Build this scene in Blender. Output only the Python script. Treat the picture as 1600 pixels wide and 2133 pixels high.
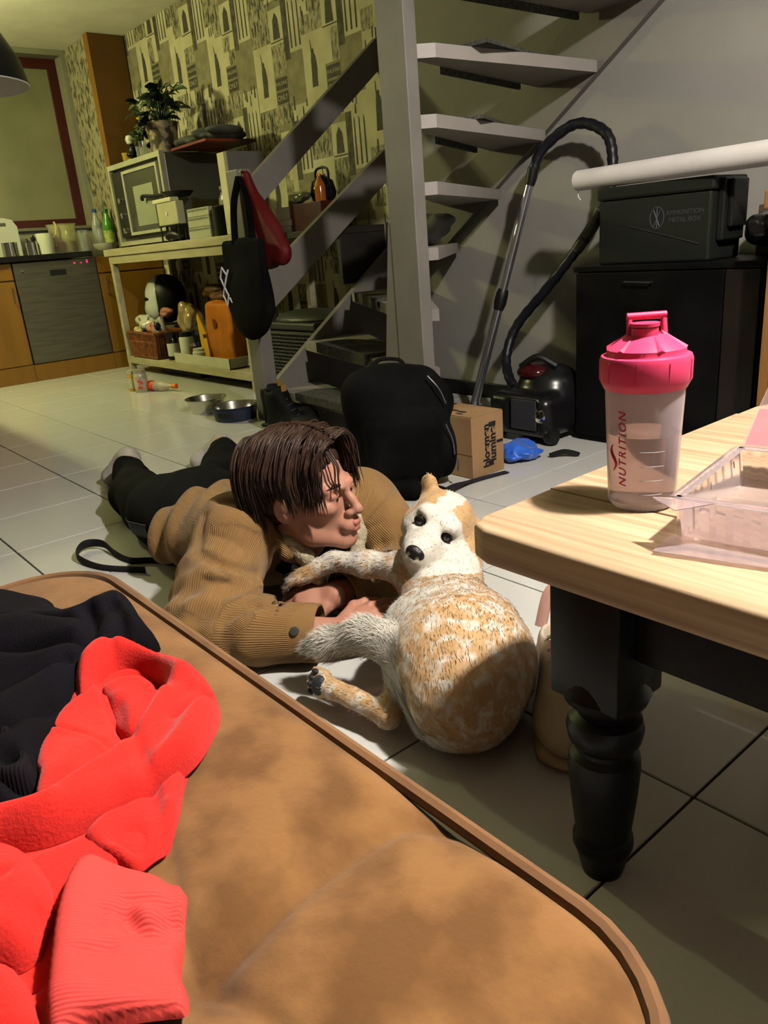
import bpy, bmesh, math, random
import numpy as np
from mathutils import Vector, Matrix

for o in list(bpy.data.objects):
    bpy.data.objects.remove(o, do_unlink=True)
scene = bpy.context.scene
COL = scene.collection
random.seed(7)
RNG = np.random.default_rng(11)

# ---------------------------------------------------------------- camera
CAM_RIGHT = Vector((0.6452, 0.7599, -0.0791))
CAM_UP = Vector((-0.2047, 0.2718, 0.9403))
CAM_RIGHT.normalize()
CAM_FWD = CAM_UP.cross(CAM_RIGHT).normalized()
CAM_UP = CAM_RIGHT.cross(CAM_FWD).normalized()
cam_data = bpy.data.cameras.new('camera')
cam_data.sensor_fit = 'HORIZONTAL'
cam_data.sensor_width = 36.0
cam_data.lens = 36.0 * 1602.0 / 1600.0
cam_data.clip_start = 0.02
cam = bpy.data.objects.new('camera', cam_data)
COL.objects.link(cam)
m3 = Matrix((CAM_RIGHT, CAM_UP, -CAM_FWD)).transposed()
cam.matrix_world = Matrix.Translation((0, 0, 0.8)) @ m3.to_4x4()
scene.camera = cam

# ---------------------------------------------------------------- world, exposure
world = bpy.data.worlds.new('world')
scene.world = world
world.use_nodes = True
world.node_tree.nodes['Background'].inputs[0].default_value = (0.5, 0.52, 0.6, 1)
world.node_tree.nodes['Background'].inputs[1].default_value = 0.0015
vs = scene.view_settings
vs.view_transform = 'Standard'
vs.look = 'None'
vs.gamma = 1.0
vs.use_curve_mapping = False
vs.exposure = 0.0

KEY_POWER = 420.0           # pendant over the coffee table
KITCHEN_POWER = 320.0       # lamp in the kitchen
KEY_COLOR = (1.0, 0.93, 0.84)
KITCHEN_COLOR = (1.0, 0.98, 0.42)

# ---------------------------------------------------------------- helpers
ALB = 0.5            # overall reflectance of painted and woven surfaces
def lin(c, k=1.0):
    c = [x / 255.0 for x in c]
    return tuple(k * (x / 12.92 if x <= 0.04045 else ((x + 0.055) / 1.055) ** 2.4) for x in c)

MATS = {}
def M(name, col=(128, 128, 128), rough=0.55, metal=0.0, col2=None, nscale=6.0, stretch=None, bump=0.0, bscale=60.0,
      spec=0.3, trans=0.0, ior=1.45, sheen=0.0, coat=0.0, emit=None, estr=0.0, alpha=1.0, sss=0.0, ramp=(0.35, 0.65), detail=4.0, alb=None):
    if name in MATS:
        return MATS[name]
    m = bpy.data.materials.new(name)
    m.use_nodes = True
    nt = m.node_tree
    b = nt.nodes['Principled BSDF']
    kk = alb if alb else (1.0 if (trans > 0.3 or metal > 0.5 or emit) else ALB)
    c1 = lin(col, kk)
    b.inputs['Base Color'].default_value = (*c1, 1)
    b.inputs['Roughness'].default_value = rough
    b.inputs['Metallic'].default_value = metal
    b.inputs['Specular IOR Level'].default_value = spec
    b.inputs['Transmission Weight'].default_value = trans
    b.inputs['IOR'].default_value = ior
    b.inputs['Sheen Weight'].default_value = sheen
    b.inputs['Coat Weight'].default_value = coat
    b.inputs['Alpha'].default_value = alpha
    if sss:
        b.inputs['Subsurface Weight'].default_value = sss
        b.inputs['Subsurface Radius'].default_value = (0.012, 0.005, 0.003)
    if emit:
        b.inputs['Emission Color'].default_value = (*lin(emit), 1)
        b.inputs['Emission Strength'].default_value = estr
    tc = nt.nodes.new('ShaderNodeTexCoord')
    mp = nt.nodes.new('ShaderNodeMapping')
    if stretch:
        mp.inputs['Scale'].default_value = stretch
    nt.links.new(tc.outputs['Object'], mp.inputs['Vector'])
    n = nt.nodes.new('ShaderNodeTexNoise')
    n.inputs['Scale'].default_value = nscale
    n.inputs['Detail'].default_value = detail
    nt.links.new(mp.outputs['Vector'], n.inputs['Vector'])
    r = nt.nodes.new('ShaderNodeValToRGB')
    c2 = lin(col2, kk) if col2 else tuple(min(1, x * 1.12 + 0.002) for x in c1)
    r.color_ramp.elements[0].position, r.color_ramp.elements[1].position = ramp
    r.color_ramp.elements[0].color = (*c1, 1)
    r.color_ramp.elements[1].color = (*c2, 1)
    nt.links.new(n.outputs['Fac'], r.inputs['Fac'])
    nt.links.new(r.outputs['Color'], b.inputs['Base Color'])
    if bump:
        n2 = nt.nodes.new('ShaderNodeTexNoise')
        n2.inputs['Scale'].default_value = bscale
        n2.inputs['Detail'].default_value = 3
        nt.links.new(mp.outputs['Vector'], n2.inputs['Vector'])
        bp = nt.nodes.new('ShaderNodeBump')
        bp.inputs['Strength'].default_value = bump
        bp.inputs['Distance'].default_value = 0.004
        nt.links.new(n2.outputs['Fac'], bp.inputs['Height'])
        nt.links.new(bp.outputs['Normal'], b.inputs['Normal'])
    MATS[name] = m
    return m

def mesh_obj(name, verts, faces, mat=None, parent=None, smooth=False):
    me = bpy.data.meshes.new(name)
    me.from_pydata([tuple(map(float, v)) for v in verts], [], [tuple(map(int, f)) for f in faces])
    return link_mesh(name, me, mat, parent, smooth)

def link_mesh(name, me, mat=None, parent=None, smooth=False):
    o = bpy.data.objects.new(name, me)
    COL.objects.link(o)
    if mat:
        if isinstance(mat, (list, tuple)):
            for x in mat:
                me.materials.append(x)
        else:
            me.materials.append(mat)
    if smooth:
        me.shade_smooth()
    if parent is not None:
        o.parent = parent
        o.matrix_parent_inverse = parent.matrix_world.inverted() if parent.type != 'EMPTY' else parent_inv(parent)
    return o

def parent_inv(p):
    m = Matrix.Translation(p.location) @ p.rotation_euler.to_matrix().to_4x4()
    return m.inverted()

def tag(o, label, cat, group=None, kind=None):
    if label:
        o['label'] = label
    if cat:
        o['category'] = cat
    if group:
        o['group'] = group
    if kind:
        o['kind'] = kind
    return o

def thing(name, label, cat, loc=(0, 0, 0), group=None):
    o = bpy.data.objects.new(name, None)
    COL.objects.link(o)
    o.location = loc
    o.empty_display_size = 0.05
    return tag(o, label, cat, group)

class B:
    """collects shapes into one mesh"""
    def __init__(s):
        s.bm = bmesh.new()
    def box(s, lo, hi, bev=0.0, seg=2, rot=None, mi=0):
        lo, hi = Vector(lo), Vector(hi)
        r = bmesh.ops.create_cube(s.bm, size=1.0)
        vs = r['verts']
        c, d = (lo + hi) / 2, hi - lo
        bmesh.ops.scale(s.bm, vec=d, verts=vs)
        if bev > 0:
            es = list({e for v in vs for e in v.link_edges})
            r2 = bmesh.ops.bevel(s.bm, geom=es, offset=min(bev, min(d) * 0.49), segments=seg, profile=0.5, affect='EDGES')
            vs = list({v for f in r2['faces'] for v in f.verts} | {v for v in vs if v.is_valid})
        if rot is not None:
            bmesh.ops.rotate(s.bm, cent=(0, 0, 0), matrix=rot, verts=vs)
        bmesh.ops.translate(s.bm, vec=c, verts=vs)
        if mi:
            for f in {f for v in vs for f in v.link_faces}:
                f.material_index = mi
        return s
    def lathe(s, prof, c=(0, 0, 0), seg=28, rot=None, sx=1.0, sy=1.0):
        """prof: list of (radius, height); revolved about z"""
        rings = []
        c = Vector(c)
        for r, h in prof:
            ring = []
            if r < 1e-5:
                p = Vector((0, 0, h))
                if rot is not None: p = rot @ p
                ring = [s.bm.verts.new(c + p)]
            else:
                for i in range(seg):
                    a = 2 * math.pi * i / seg
                    p = Vector((r * math.cos(a) * sx, r * math.sin(a) * sy, h))
                    if rot is not None: p = rot @ p
                    ring.append(s.bm.verts.new(c + p))
            rings.append(ring)
        for a, b in zip(rings, rings[1:]):
            if len(a) == 1 and len(b) == 1: continue
            for i in range(seg):
                j = (i + 1) % seg
                if len(a) == 1: f = (a[0], b[j], b[i])
                elif len(b) == 1: f = (a[i], a[j], b[0])
                else: f = (a[i], a[j], b[j], b[i])
                s.bm.faces.new(f)
        return s
    def tube(s, pts, rad, seg=10, cap=True, flat=None):
        """swept circle along pts; rad number or list; flat=(w,h) makes a ribbon of that cross-section"""
        pts = [Vector(p) for p in pts]
        n = len(pts)
        rads = rad if isinstance(rad, (list, tuple, np.ndarray)) else [rad] * n
        up = Vector((0, 0, 1))
        rings = []
        prev = None
        for i, p in enumerate(pts):
            t = (pts[min(i + 1, n - 1)] - pts[max(i - 1, 0)])
            if t.length < 1e-9: t = Vector((0, 0, 1))
            t.normalize()
            if prev is None:
                a = t.cross(up) if abs(t.dot(up)) < 0.95 else t.cross(Vector((1, 0, 0)))
                a.normalize()
            else:
                a = prev - t * prev.dot(t)
                if a.length < 1e-6: a = t.cross(up)
                a.normalize()
            prev = a
            b = t.cross(a)
            ring = []
            for k in range(seg):
                th = 2 * math.pi * k / seg
                if flat:
                    q = a * (math.copysign(abs(math.cos(th)) ** 0.5, math.cos(th)) * flat[0] / 2) + b * (math.copysign(abs(math.sin(th)) ** 0.5, math.sin(th)) * flat[1] / 2)
                else:
                    q = (a * math.cos(th) + b * math.sin(th)) * rads[i]
                ring.append(s.bm.verts.new(p + q))
            rings.append(ring)
        for a, b in zip(rings, rings[1:]):
            for k in range(seg):
                j = (k + 1) % seg
                s.bm.faces.new((a[k], a[j], b[j], b[k]))
        if cap:
            try:
                s.bm.faces.new(list(reversed(rings[0])))
                s.bm.faces.new(rings[-1])
            except ValueError:
                pass
        return s
    def prism(s, poly, axis, lo, hi):
        """extrude polygon (2D list) along axis from lo to hi; axis 0: poly=(y,z), 1: poly=(x,z), 2: poly=(x,y)"""
        def mk(p, t):
            return {0: (t, p[0], p[1]), 1: (p[0], t, p[1]), 2: (p[0], p[1], t)}[axis]
        a = [s.bm.verts.new(mk(p, lo)) for p in poly]
        b = [s.bm.verts.new(mk(p, hi)) for p in poly]
        n = len(poly)
        s.bm.faces.new(a)
        s.bm.faces.new(list(reversed(b)))
        for i in range(n):
            j = (i + 1) % n
            s.bm.faces.new((a[j], a[i], b[i], b[j]))
        return s
    def quadpoly(s, pts3, th, nrm):
        """thin plate from 3D polygon pts, thickness th along nrm"""
        nrm = Vector(nrm).normalized() * th
        a = [s.bm.verts.new(Vector(p)) for p in pts3]
        b = [s.bm.verts.new(Vector(p) + nrm) for p in pts3]
        n = len(a)
        s.bm.faces.new(a)
        s.bm.faces.new(list(reversed(b)))
        for i in range(n):
            j = (i + 1) % n
            s.bm.faces.new((a[j], a[i], b[i], b[j]))
        return s
    def build(s, name, mat=None, parent=None, smooth=False, angle=None):
        bmesh.ops.recalc_face_normals(s.bm, faces=s.bm.faces)
        me = bpy.data.meshes.new(name)
        s.bm.to_mesh(me)
        s.bm.free()
        o = link_mesh(name, me, mat, parent, smooth)
        if smooth and angle is None: angle = 40
        if smooth:
            try:
                me.set_sharp_from_angle(angle=math.radians(angle))
            except Exception:
                pass
        return o

def box_obj(name, lo, hi, mat, parent=None, bev=0.003):
    return B().box(lo, hi, bev).build(name, mat, parent)

def catmull(pts, n=8):
    P = [np.array(p, float) for p in pts]
    P = [2 * P[0] - P[1]] + P + [2 * P[-1] - P[-2]]
    out = []
    for i in range(1, len(P) - 2):
        for k in range(n):
            t = k / n
            p0, p1, p2, p3 = P[i - 1:i + 3]
            out.append(0.5 * ((2 * p1) + (-p0 + p2) * t + (2 * p0 - 5 * p1 + 4 * p2 - p3) * t * t + (-p0 + 3 * p1 - 3 * p2 + p3) * t ** 3))
    out.append(P[-2])
    return out

def text_obj(name, txt, size, mat, parent, origin, xdir, ydir, extrude=0.0003, align='CENTER', bold=0.0, shear=0.0, spacing=1.0):
    cu = bpy.data.curves.new(name, 'FONT')
    cu.body = txt
    cu.size = size
    cu.extrude = extrude
    cu.align_x = align
    cu.align_y = 'CENTER'
    cu.offset = bold
    cu.shear = shear
    cu.space_character = spacing
    t = bpy.data.objects.new(name + '_tmp', cu)
    COL.objects.link(t)
    dg = bpy.context.evaluated_depsgraph_get()
    me = bpy.data.meshes.new_from_object(t.evaluated_get(dg))
    bpy.data.objects.remove(t, do_unlink=True)
    x = Vector(xdir).normalized(); y = Vector(ydir).normalized(); z = x.cross(y)
    R = Matrix((x, y, z)).transposed().to_4x4()
    me.transform(Matrix.Translation(origin) @ R)
    return link_mesh(name, me, mat, parent)

# ---------------------------------------------------------------- signed-distance shapes meshed with surface nets
def s_caps(a, b, r1, r2):
    a, b = np.array(a, np.float32), np.array(b, np.float32)
    ba = b - a; L2 = float(ba @ ba) + 1e-12
    def f(p):
        t = np.clip(((p - a) @ ba) / L2, 0, 1)
        d = p - a - t[:, None] * ba
        return np.sqrt((d * d).sum(1)) - (r1 + (r2 - r1) * t)
    return f, (a + b) / 2, math.sqrt(L2) / 2 + max(r1, r2)

def s_ell(c, r, R=None):
    """R: 3x3 rows = local axes in world"""
    c, r = np.array(c, np.float32), np.array(r, np.float32)
    R = None if R is None else np.array(R, np.float32)
    def f(p):
        q = p - c
        if R is not None: q = q @ R.T
        k0 = np.sqrt(((q / r) ** 2).sum(1)); k1 = np.sqrt(((q / (r * r)) ** 2).sum(1)) + 1e-9
        return k0 * (k0 - 1) / k1
    return f, c, float(r.max())

def s_box(c, h, rad, R=None):
    c, h = np.array(c, np.float32), np.array(h, np.float32) - rad
    R = None if R is None else np.array(R, np.float32)
    def f(p):
        q = p - c
        if R is not None: q = q @ R.T
        q = np.abs(q) - h
        return np.sqrt((np.maximum(q, 0) ** 2).sum(1)) + np.minimum(q.max(1), 0) - rad
    return f, c, float(np.linalg.norm(h)) + rad

class SDF:
    def __init__(s):
        s.pr = []          # (fn, centre, radius, k, op)
        s.post = None
    def add(s, prim, k=0.02, op='u'):
        s.pr.append((prim[0], prim[1], prim[2], k, op)); return s
    def chain(s, pts, rads, k=0.02, op='u'):
        for i in range(len(pts) - 1):
            s.add(s_caps(pts[i], pts[i + 1], rads[i], rads[i + 1]), k, op)
        return s
    def ev(s, p, c=None, br=0.0):
        d = np.full(len(p), 1.0, np.float32)
        for fn, pc, prr, k, op in s.pr:
            if c is not None and np.linalg.norm(pc - c) - prr - br > 0.03 + k:
                continue
            e = fn(p)
            if op == 'u':
                h = np.clip(0.5 + 0.5 * (d - e) / k, 0, 1)
                d = d + (e - d) * h - k * h * (1 - h)
            elif op == 's':
                h = np.clip(0.5 - 0.5 * (d + e) / k, 0, 1)
                d = d + (-e - d) * h + k * h * (1 - h)
            else:           # intersect
                h = np.clip(0.5 - 0.5 * (d - e) / k, 0, 1)
                d = d + (e - d) * h + k * h * (1 - h)
        if s.post is not None:
            d = s.post(p, d)
        return d
    def mesh(s, lo, hi, h, BS=16):
        lo, hi = np.array(lo, float), np.array(hi, float)
        nb = np.ceil((hi - lo) / (h * BS)).astype(int)
        bi = np.stack(np.meshgrid(*[np.arange(n) for n in nb], indexing='ij'), -1).reshape(-1, 3)
        cen = (lo + (bi + 0.5) * BS * h).astype(np.float32)
        br = BS * h * 0.87
        d0 = np.concatenate([s.ev(cen[i:i + 20000]) for i in range(0, len(cen), 20000)])
        act = bi[np.abs(d0) < br * 1.25 + 0.004]
        n1 = BS + 1
        g = np.stack(np.meshgrid(*[np.arange(n1)] * 3, indexing='ij'), -1).reshape(-1, 3)
        KV, PV, Q = [], [], []
        S = (int(nb.max()) + 2) * BS + 8
        for blk in act:
            base = blk * BS
            p = (lo + (g + base) * h).astype(np.float32)
            c = lo + (base + BS / 2) * h
            d = s.ev(p, c, br).reshape(n1, n1, n1)
            if d.min() > 0 or d.max() < 0: continue
            sg = d < 0
            acc = np.zeros((BS, BS, BS, 3)); cnt = np.zeros((BS, BS, BS))
            for ax in range(3):
                for u in (0, 1):
                    for v in (0, 1):
                        o = [0, 0, 0]; a1, a2 = [(1, 2), (0, 2), (0, 1)][ax]
                        o[a1] = u; o[a2] = v
                        sl0 = tuple(slice(o[i], o[i] + BS) for i in range(3))
                        o2 = list(o); o2[ax] += 1
                        sl1 = tuple(slice(o2[i], o2[i] + BS) for i in range(3))
                        A, Bv = d[sl0], d[sl1]
                        x = (A < 0) != (Bv < 0)
                        t = np.where(x, A / np.where(x, A - Bv, 1), 0)
                        for i in range(3):
                            acc[..., i] += np.where(x, (t if i == ax else o[i]), 0)
                        cnt += x
            mk = cnt > 0
            ii = np.argwhere(mk)
            if len(ii) == 0: continue
            gi = ii + base
            KV.append((gi[:, 0] * S + gi[:, 1]) * S + gi[:, 2])
            PV.append(lo + (gi + acc[mk] / cnt[mk][:, None]) * h)
            for ax in range(3):
                sl0 = tuple(slice(0, BS) for i in range(3))
                sl1 = tuple(slice(1, BS + 1) if i == ax else slice(0, BS) for i in range(3))
                A, Bv = sg[sl0], sg[sl1]
                e = np.argwhere(A != Bv)
                if len(e) == 0: continue
                inside = A[tuple(e.T)]
                ge = e + base
                a1, a2 = [(1, 2), (2, 0), (0, 1)][ax]
                q = []
                for du, dv in ((0, 0), (-1, 0), (-1, -1), (0, -1)):
                    c4 = ge.copy(); c4[:, a1] += du; c4[:, a2] += dv
                    q.append((c4[:, 0] * S + c4[:, 1]) * S + c4[:, 2])
                q = np.stack(q, 1)
                q[~inside] = q[~inside][:, ::-1]
                Q.append(q)
        KV, PV, Q = np.concatenate(KV), np.concatenate(PV), np.concatenate(Q)
        KV, first = np.unique(KV, return_index=True)
        PV = PV[first]
        idx = np.searchsorted(KV, Q)
        idx = np.clip(idx, 0, len(KV) - 1)
        ok = (KV[idx] == Q).all(1)
        return PV, idx[ok]
    def build(s, name, lo, hi, h, mat, parent=None, smooth_it=1):
        V, F = s.mesh(lo, hi, h)
        if smooth_it:
            n = len(V)
            e = np.concatenate([F[:, [0, 1]], F[:, [1, 2]], F[:, [2, 3]], F[:, [3, 0]]])
            for _ in range(smooth_it):
                acc = np.zeros_like(V); cnt = np.zeros(n)
                np.add.at(acc, e[:, 0], V[e[:, 1]]); np.add.at(acc, e[:, 1], V[e[:, 0]])
                np.add.at(cnt, e[:, 0], 1); np.add.at(cnt, e[:, 1], 1)
                V = V * 0.5 + 0.5 * acc / np.maximum(cnt, 1)[:, None]
        return np_mesh(name, V, F, mat, parent)

def np_mesh(name, V, F, mat, parent=None, smooth=True):
    me = bpy.data.meshes.new(name)
    V = np.ascontiguousarray(V, np.float32); F = np.ascontiguousarray(F, np.int32)
    k = F.shape[1]
    me.vertices.add(len(V)); me.vertices.foreach_set('co', V.ravel())
    me.loops.add(F.size); me.loops.foreach_set('vertex_index', F.ravel())
    me.polygons.add(len(F)); me.polygons.foreach_set('loop_start', np.arange(0, F.size, k, dtype=np.int32))
    try:
        me.polygons.foreach_set('loop_total', np.full(len(F), k, np.int32))
    except Exception:
        pass
    me.update(calc_edges=True)
    me.validate()
    return link_mesh(name, me, mat, parent, smooth)

def vnoise(p, sc, seed=0):
    """smooth pseudo-noise from a few sines, about -1..1"""
    r = np.random.default_rng(seed)
    out = np.zeros(len(p))
    for i in range(6):
        k = r.normal(size=3); k /= np.linalg.norm(k)
        out += np.sin(p @ (k * sc * (0.7 + 0.25 * i)) + r.uniform(0, 6.28))
    return out / 3.0

# ================================================================ SETTING
ZC = 2.42
YB = 2.92
XW = -6.86
m_wall = M('grey_paint', (148, 146, 139), 0.8, col2=(158, 155, 147), nscale=2.5, bump=0.12, bscale=120)
m_wallw = M('white_paint', (120, 112, 100), 0.8, bump=0.1, bscale=120)
m_ceil = M('ceiling_paint', (236, 234, 222), 0.85, alb=0.8, bump=0.08, bscale=90)
m_grout = M('grout', (64, 60, 54), 0.9, bump=0.2, bscale=200)
m_tile = M('tile_glaze', (232, 231, 226), 0.14, col2=(228, 227, 222), nscale=3, spec=0.5, bump=0.015, bscale=9)
m_skirt = M('black_skirting', (14, 14, 15), 0.45)

# floor: grout bed with every tile its own piece
fl = tag(box_obj('floor', (-6.9, -2.2, -0.05), (1.7, YB, -0.0045), m_grout, None, 0), None, None, kind='structure')
TX, TY, OX, OY = 0.39313, 0.39743, -3.59593, 1.69064
tile_me = None
for ib in range(-8, 14):
    for ia in range(-4, 9):
        x0, y1 = OX + TX * ib, OY - TY * ia
        if y1 - TY > YB or x0 > 1.6 or x0 + TX < -6.8:
            continue
        if tile_me is None:
            b = B().box((0, 0, -0.0075), (TX - 0.005, TY - 0.005, 0.0), 0.0012, 1)
            bmesh.ops.recalc_face_normals(b.bm, faces=b.bm.faces)
            tile_me = bpy.data.meshes.new('tile')
            b.bm.to_mesh(tile_me); b.bm.free()
            tile_me.materials.append(m_tile)
        o = bpy.data.objects.new('tile', tile_me)
        COL.objects.link(o)
        o.location = (x0 + 0.0025, y1 - TY + 0.0025, 0.0)
        o.parent = fl

def wall(name, lo, hi, mat):
    return tag(box_obj(name, lo, hi, mat, None, 0), None, None, kind='structure')
wall('ceiling', (-6.9, -2.2, ZC), (1.7, YB + 0.1, ZC + 0.1), m_ceil)
wb = wall('wall_back', (-6.9, YB, -0.05), (1.7, YB + 0.1, ZC), m_wall)
wall('wall_front', (-6.9, -2.3, -0.05), (1.7, -2.2, ZC), m_wallw)
wall('wall_right', (1.7, -2.2, -0.05), (1.8, YB, ZC), m_wallw)
tag(box_obj('baseboard_back', (-3.32, YB - 0.016, 0.0), (-1.86, YB, 0.075), m_skirt, None, 0.003), None, None, kind='structure')

# kitchen wall with a window opening
wy0, wy1, wz0, wz1 = 1.05, 2.62, 1.12, 2.38
wl = B()
wl.box((XW - 0.25, -2.2, -0.05), (XW, wy0, ZC)).box((XW - 0.25, wy1, -0.05), (XW, YB, ZC))
wl.box((XW - 0.25, wy0, -0.05), (XW, wy1, wz0)).box((XW - 0.25, wy0, wz1), (XW, wy1, ZC))
m_reveal = M('kitchen_plaster', (150, 148, 128), 0.8, bump=0.1, bscale=80)
tag(wl.build('wall_left', m_reveal), None, None, kind='structure')
m_redframe = M('red_brown_paint', (74, 22, 18), 0.45)
win = tag(thing('window_1', None, None, (XW - 0.15, 1.8, wz0)), None, None, kind='structure')
fw = 0.07
B().box((XW - 0.20, wy0, wz1 - fw), (XW - 0.13, wy1, wz1)).box((XW - 0.20, wy0, wz0), (XW - 0.13, wy1, wz0 + fw)).box(
    (XW - 0.20, wy0, wz0 + fw), (XW - 0.13, wy0 + fw, wz1 - fw)).box((XW - 0.20, wy1 - fw, wz0 + fw), (XW - 0.13, wy1, wz1 - fw)).build('window_frame', m_redframe, win)
m_pane = M('misted_glass', (132, 132, 102), 0.35, col2=(156, 154, 122), nscale=2.2, spec=0.6, bump=0.03, bscale=30)
box_obj('pane', (XW - 0.175, wy0 + fw - 0.005, wz0 + fw - 0.005), (XW - 0.160, wy1 - fw + 0.005, wz1 - fw + 0.005), m_pane, win, 0)
box_obj('window_sill', (XW - 0.13, wy0, wz0 - 0.02), (XW + 0.03, wy1, wz0 + 0.004), M('stone_sill', (128, 124, 104), 0.5), win, 0.004)

# ---------------------------------------------------------------- printed wallpaper on the back wall (flat print, mosaic of small pictures)
WPY = YB - 0.002
m_wp = [M('paper_cream', (220, 213, 178), 0.8, col2=(202, 195, 160), nscale=9),
        M('paper_beige', (158, 150, 120), 0.8, col2=(138, 130, 102), nscale=14),
        M('paper_scribble', (186, 179, 146), 0.8, col2=(92, 86, 68), nscale=60, stretch=(1.0, 1.0, 0.4), ramp=(0.42, 0.66)),
        M('paper_street', (176, 169, 136), 0.8, col2=(70, 66, 54), nscale=44, stretch=(1.6, 1.0, 0.5), ramp=(0.42, 0.64)),
        M('paper_dark', (104, 97, 79), 0.8, col2=(66, 62, 52), nscale=30),
        M('paper_ink', (66, 62, 52), 0.8, col2=(92, 86, 70), nscale=60)]
wpo = tag(thing('trim_1', None, None, (-5, WPY, 0)), None, None, kind='structure')

def wp_rects(x0, x1, z0, z1, dep, rs, out):
    w, h = x1 - x0, z1 - z0
    if dep == 0 or (w < 0.13 and h < 0.16):
        out.append((x0, x1, z0, z1)); return
    if h > w * 1.1:
        t = z0 + h * rs.uniform(0.35, 0.65)
        wp_rects(x0, x1, z0, t, dep - 1, rs, out); wp_rects(x0, x1, t, z1, dep - 1, rs, out)
    else:
        t = x0 + w * rs.uniform(0.35, 0.65)
        wp_rects(x0, t, z0, z1, dep - 1, rs, out); wp_rects(t, x1, z0, z1, dep - 1, rs, out)

bases, inks = [], []     # (rect, material) ; polygons in ink
STAT = [(-0.028, 0.0), (0.026, 0.0), (0.024, 0.035), (0.030, 0.085), (0.026, 0.12), (0.020, 0.15), (0.010, 0.165), (0.010, 0.185), (-0.002, 0.19),
        (-0.008, 0.18), (-0.016, 0.235), (-0.020, 0.235), (-0.016, 0.165), (-0.022, 0.13), (-0.024, 0.06)]
def cell(cx, cz):
    """one 53 x 64 cm repeat, statue panel's upper left at cx, cz"""
    P = []
    P.append(((cx, cx + 0.20, cz - 0.34, cz), 0))                              # statue panel
    ox, oz = cx + 0.095, cz - 0.27
    inks.append([(ox + x, oz + z) for x, z in STAT])
    P.append(((cx + 0.20, cx + 0.335, cz - 0.02, cz + 0.16), 0))               # arch panel
    ax, az = cx + 0.235, cz + 0.005
    inks.append([(ax, az), (ax + 0.07, az), (ax + 0.062, az + 0.10), (ax + 0.035, az + 0.135), (ax + 0.008, az + 0.10)])
    inks.append([(ax - 0.03, az - 0.014), (ax + 0.10, az - 0.014), (ax + 0.10, az - 0.008), (ax - 0.03, az - 0.008)])
    P.append(((cx + 0.335, cx + 0.39, cz - 0.12, cz + 0.20), 4))               # dark tower
    P.append(((cx + 0.39, cx + 0.53, cz - 0.09, cz + 0.20), 0))
    for k in range(3):
        sx = cx + 0.405 + 0.042 * k
        inks.append([(sx, cz - 0.07), (sx + 0.013, cz - 0.07), (sx + 0.010, cz + 0.15), (sx + 0.002, cz + 0.17)])
    P.append(((cx + 0.20, cx + 0.335, cz - 0.18, cz - 0.02), 2))
    P.append(((cx + 0.20, cx + 0.335, cz - 0.34, cz - 0.18), 1))               # street signs
    for k in range(2):
        s0 = cz - 0.255 - 0.075 * k
        inks.append([(cx + 0.21, s0), (cx + 0.33, s0), (cx + 0.33, s0 + 0.062), (cx + 0.21, s0 + 0.062)])
    P.append(((cx + 0.335, cx + 0.39, cz - 0.36, cz - 0.12), 1))
    P.append(((cx + 0.39, cx + 0.53, cz - 0.36, cz - 0.09), 1))
    P.append(((cx, cx + 0.17, cz - 0.44, cz - 0.34), 2))
    P.append(((cx + 0.17, cx + 0.36, cz - 0.44, cz - 0.34), 3))
    P.append(((cx + 0.36, cx + 0.53, cz - 0.44, cz - 0.36), 0))
    P.append(((cx, cx + 0.20, cz, cz + 0.20), 2))
    return P
anch = [(-6.65, 2.40), (-6.12, 2.33), (-5.59, 2.22), (-5.07, 2.11), (-4.53, 1.95), (-4.02, 1.92), (-3.49, 1.62)]
rs = np.random.default_rng(5)
bm = bmesh.new()
wp_n = [0]
def wp_face(poly, y, mi):
    wp_n[0] += 1
    if mi != 5: y -= 1.2e-6 * wp_n[0]
    else: y -= 0.0012 + 4e-7 * wp_n[0]
    # clip to the papered area
    poly = [(min(max(x, -6.80), -3.30), min(max(z, 0.0), ZC)) for x, z in poly]
    xs = [p[0] for p in poly]; zs = [p[1] for p in poly]
    if max(xs) - min(xs) < 0.002 or max(zs) - min(zs) < 0.002: return
    try:
        f = bm.faces.new([bm.verts.new((x, y, z)) for x, z in poly])
        f.material_index = mi
        f.normal_update()
        if f.normal.y > 0: f.normal_flip()
    except ValueError:
        pass
wp_face([(-6.8, 0), (-3.30, 0), (-3.30, ZC), (-6.8, ZC)], WPY, 1)
words = []
for cx, cz in anch:
    for k in range(-4, 2):
        z = cz + 0.64 * k
        if z < -0.3 or z > ZC + 0.5: continue
        for (x0, x1, z0, z1), mi in cell(cx, z):
            sub = []
            if mi in (2, 3):
                wp_rects(x0, x1, z0, z1, 3, rs, sub)
            else:
                sub = [(x0, x1, z0, z1)]
            for a0, a1, b0, b1 in sub:
                mm = mi if mi not in (2, 3) else int(rs.choice([0, 2, 3, 2, 3]))
                wp_face([(a0, b0), (a1, b0), (a1, b1), (a0, b1)], WPY - 0.0004, mm)
        words.append((cx, z))
for poly in inks:
    wp_face(poly, WPY - 0.0008, 5)
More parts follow.
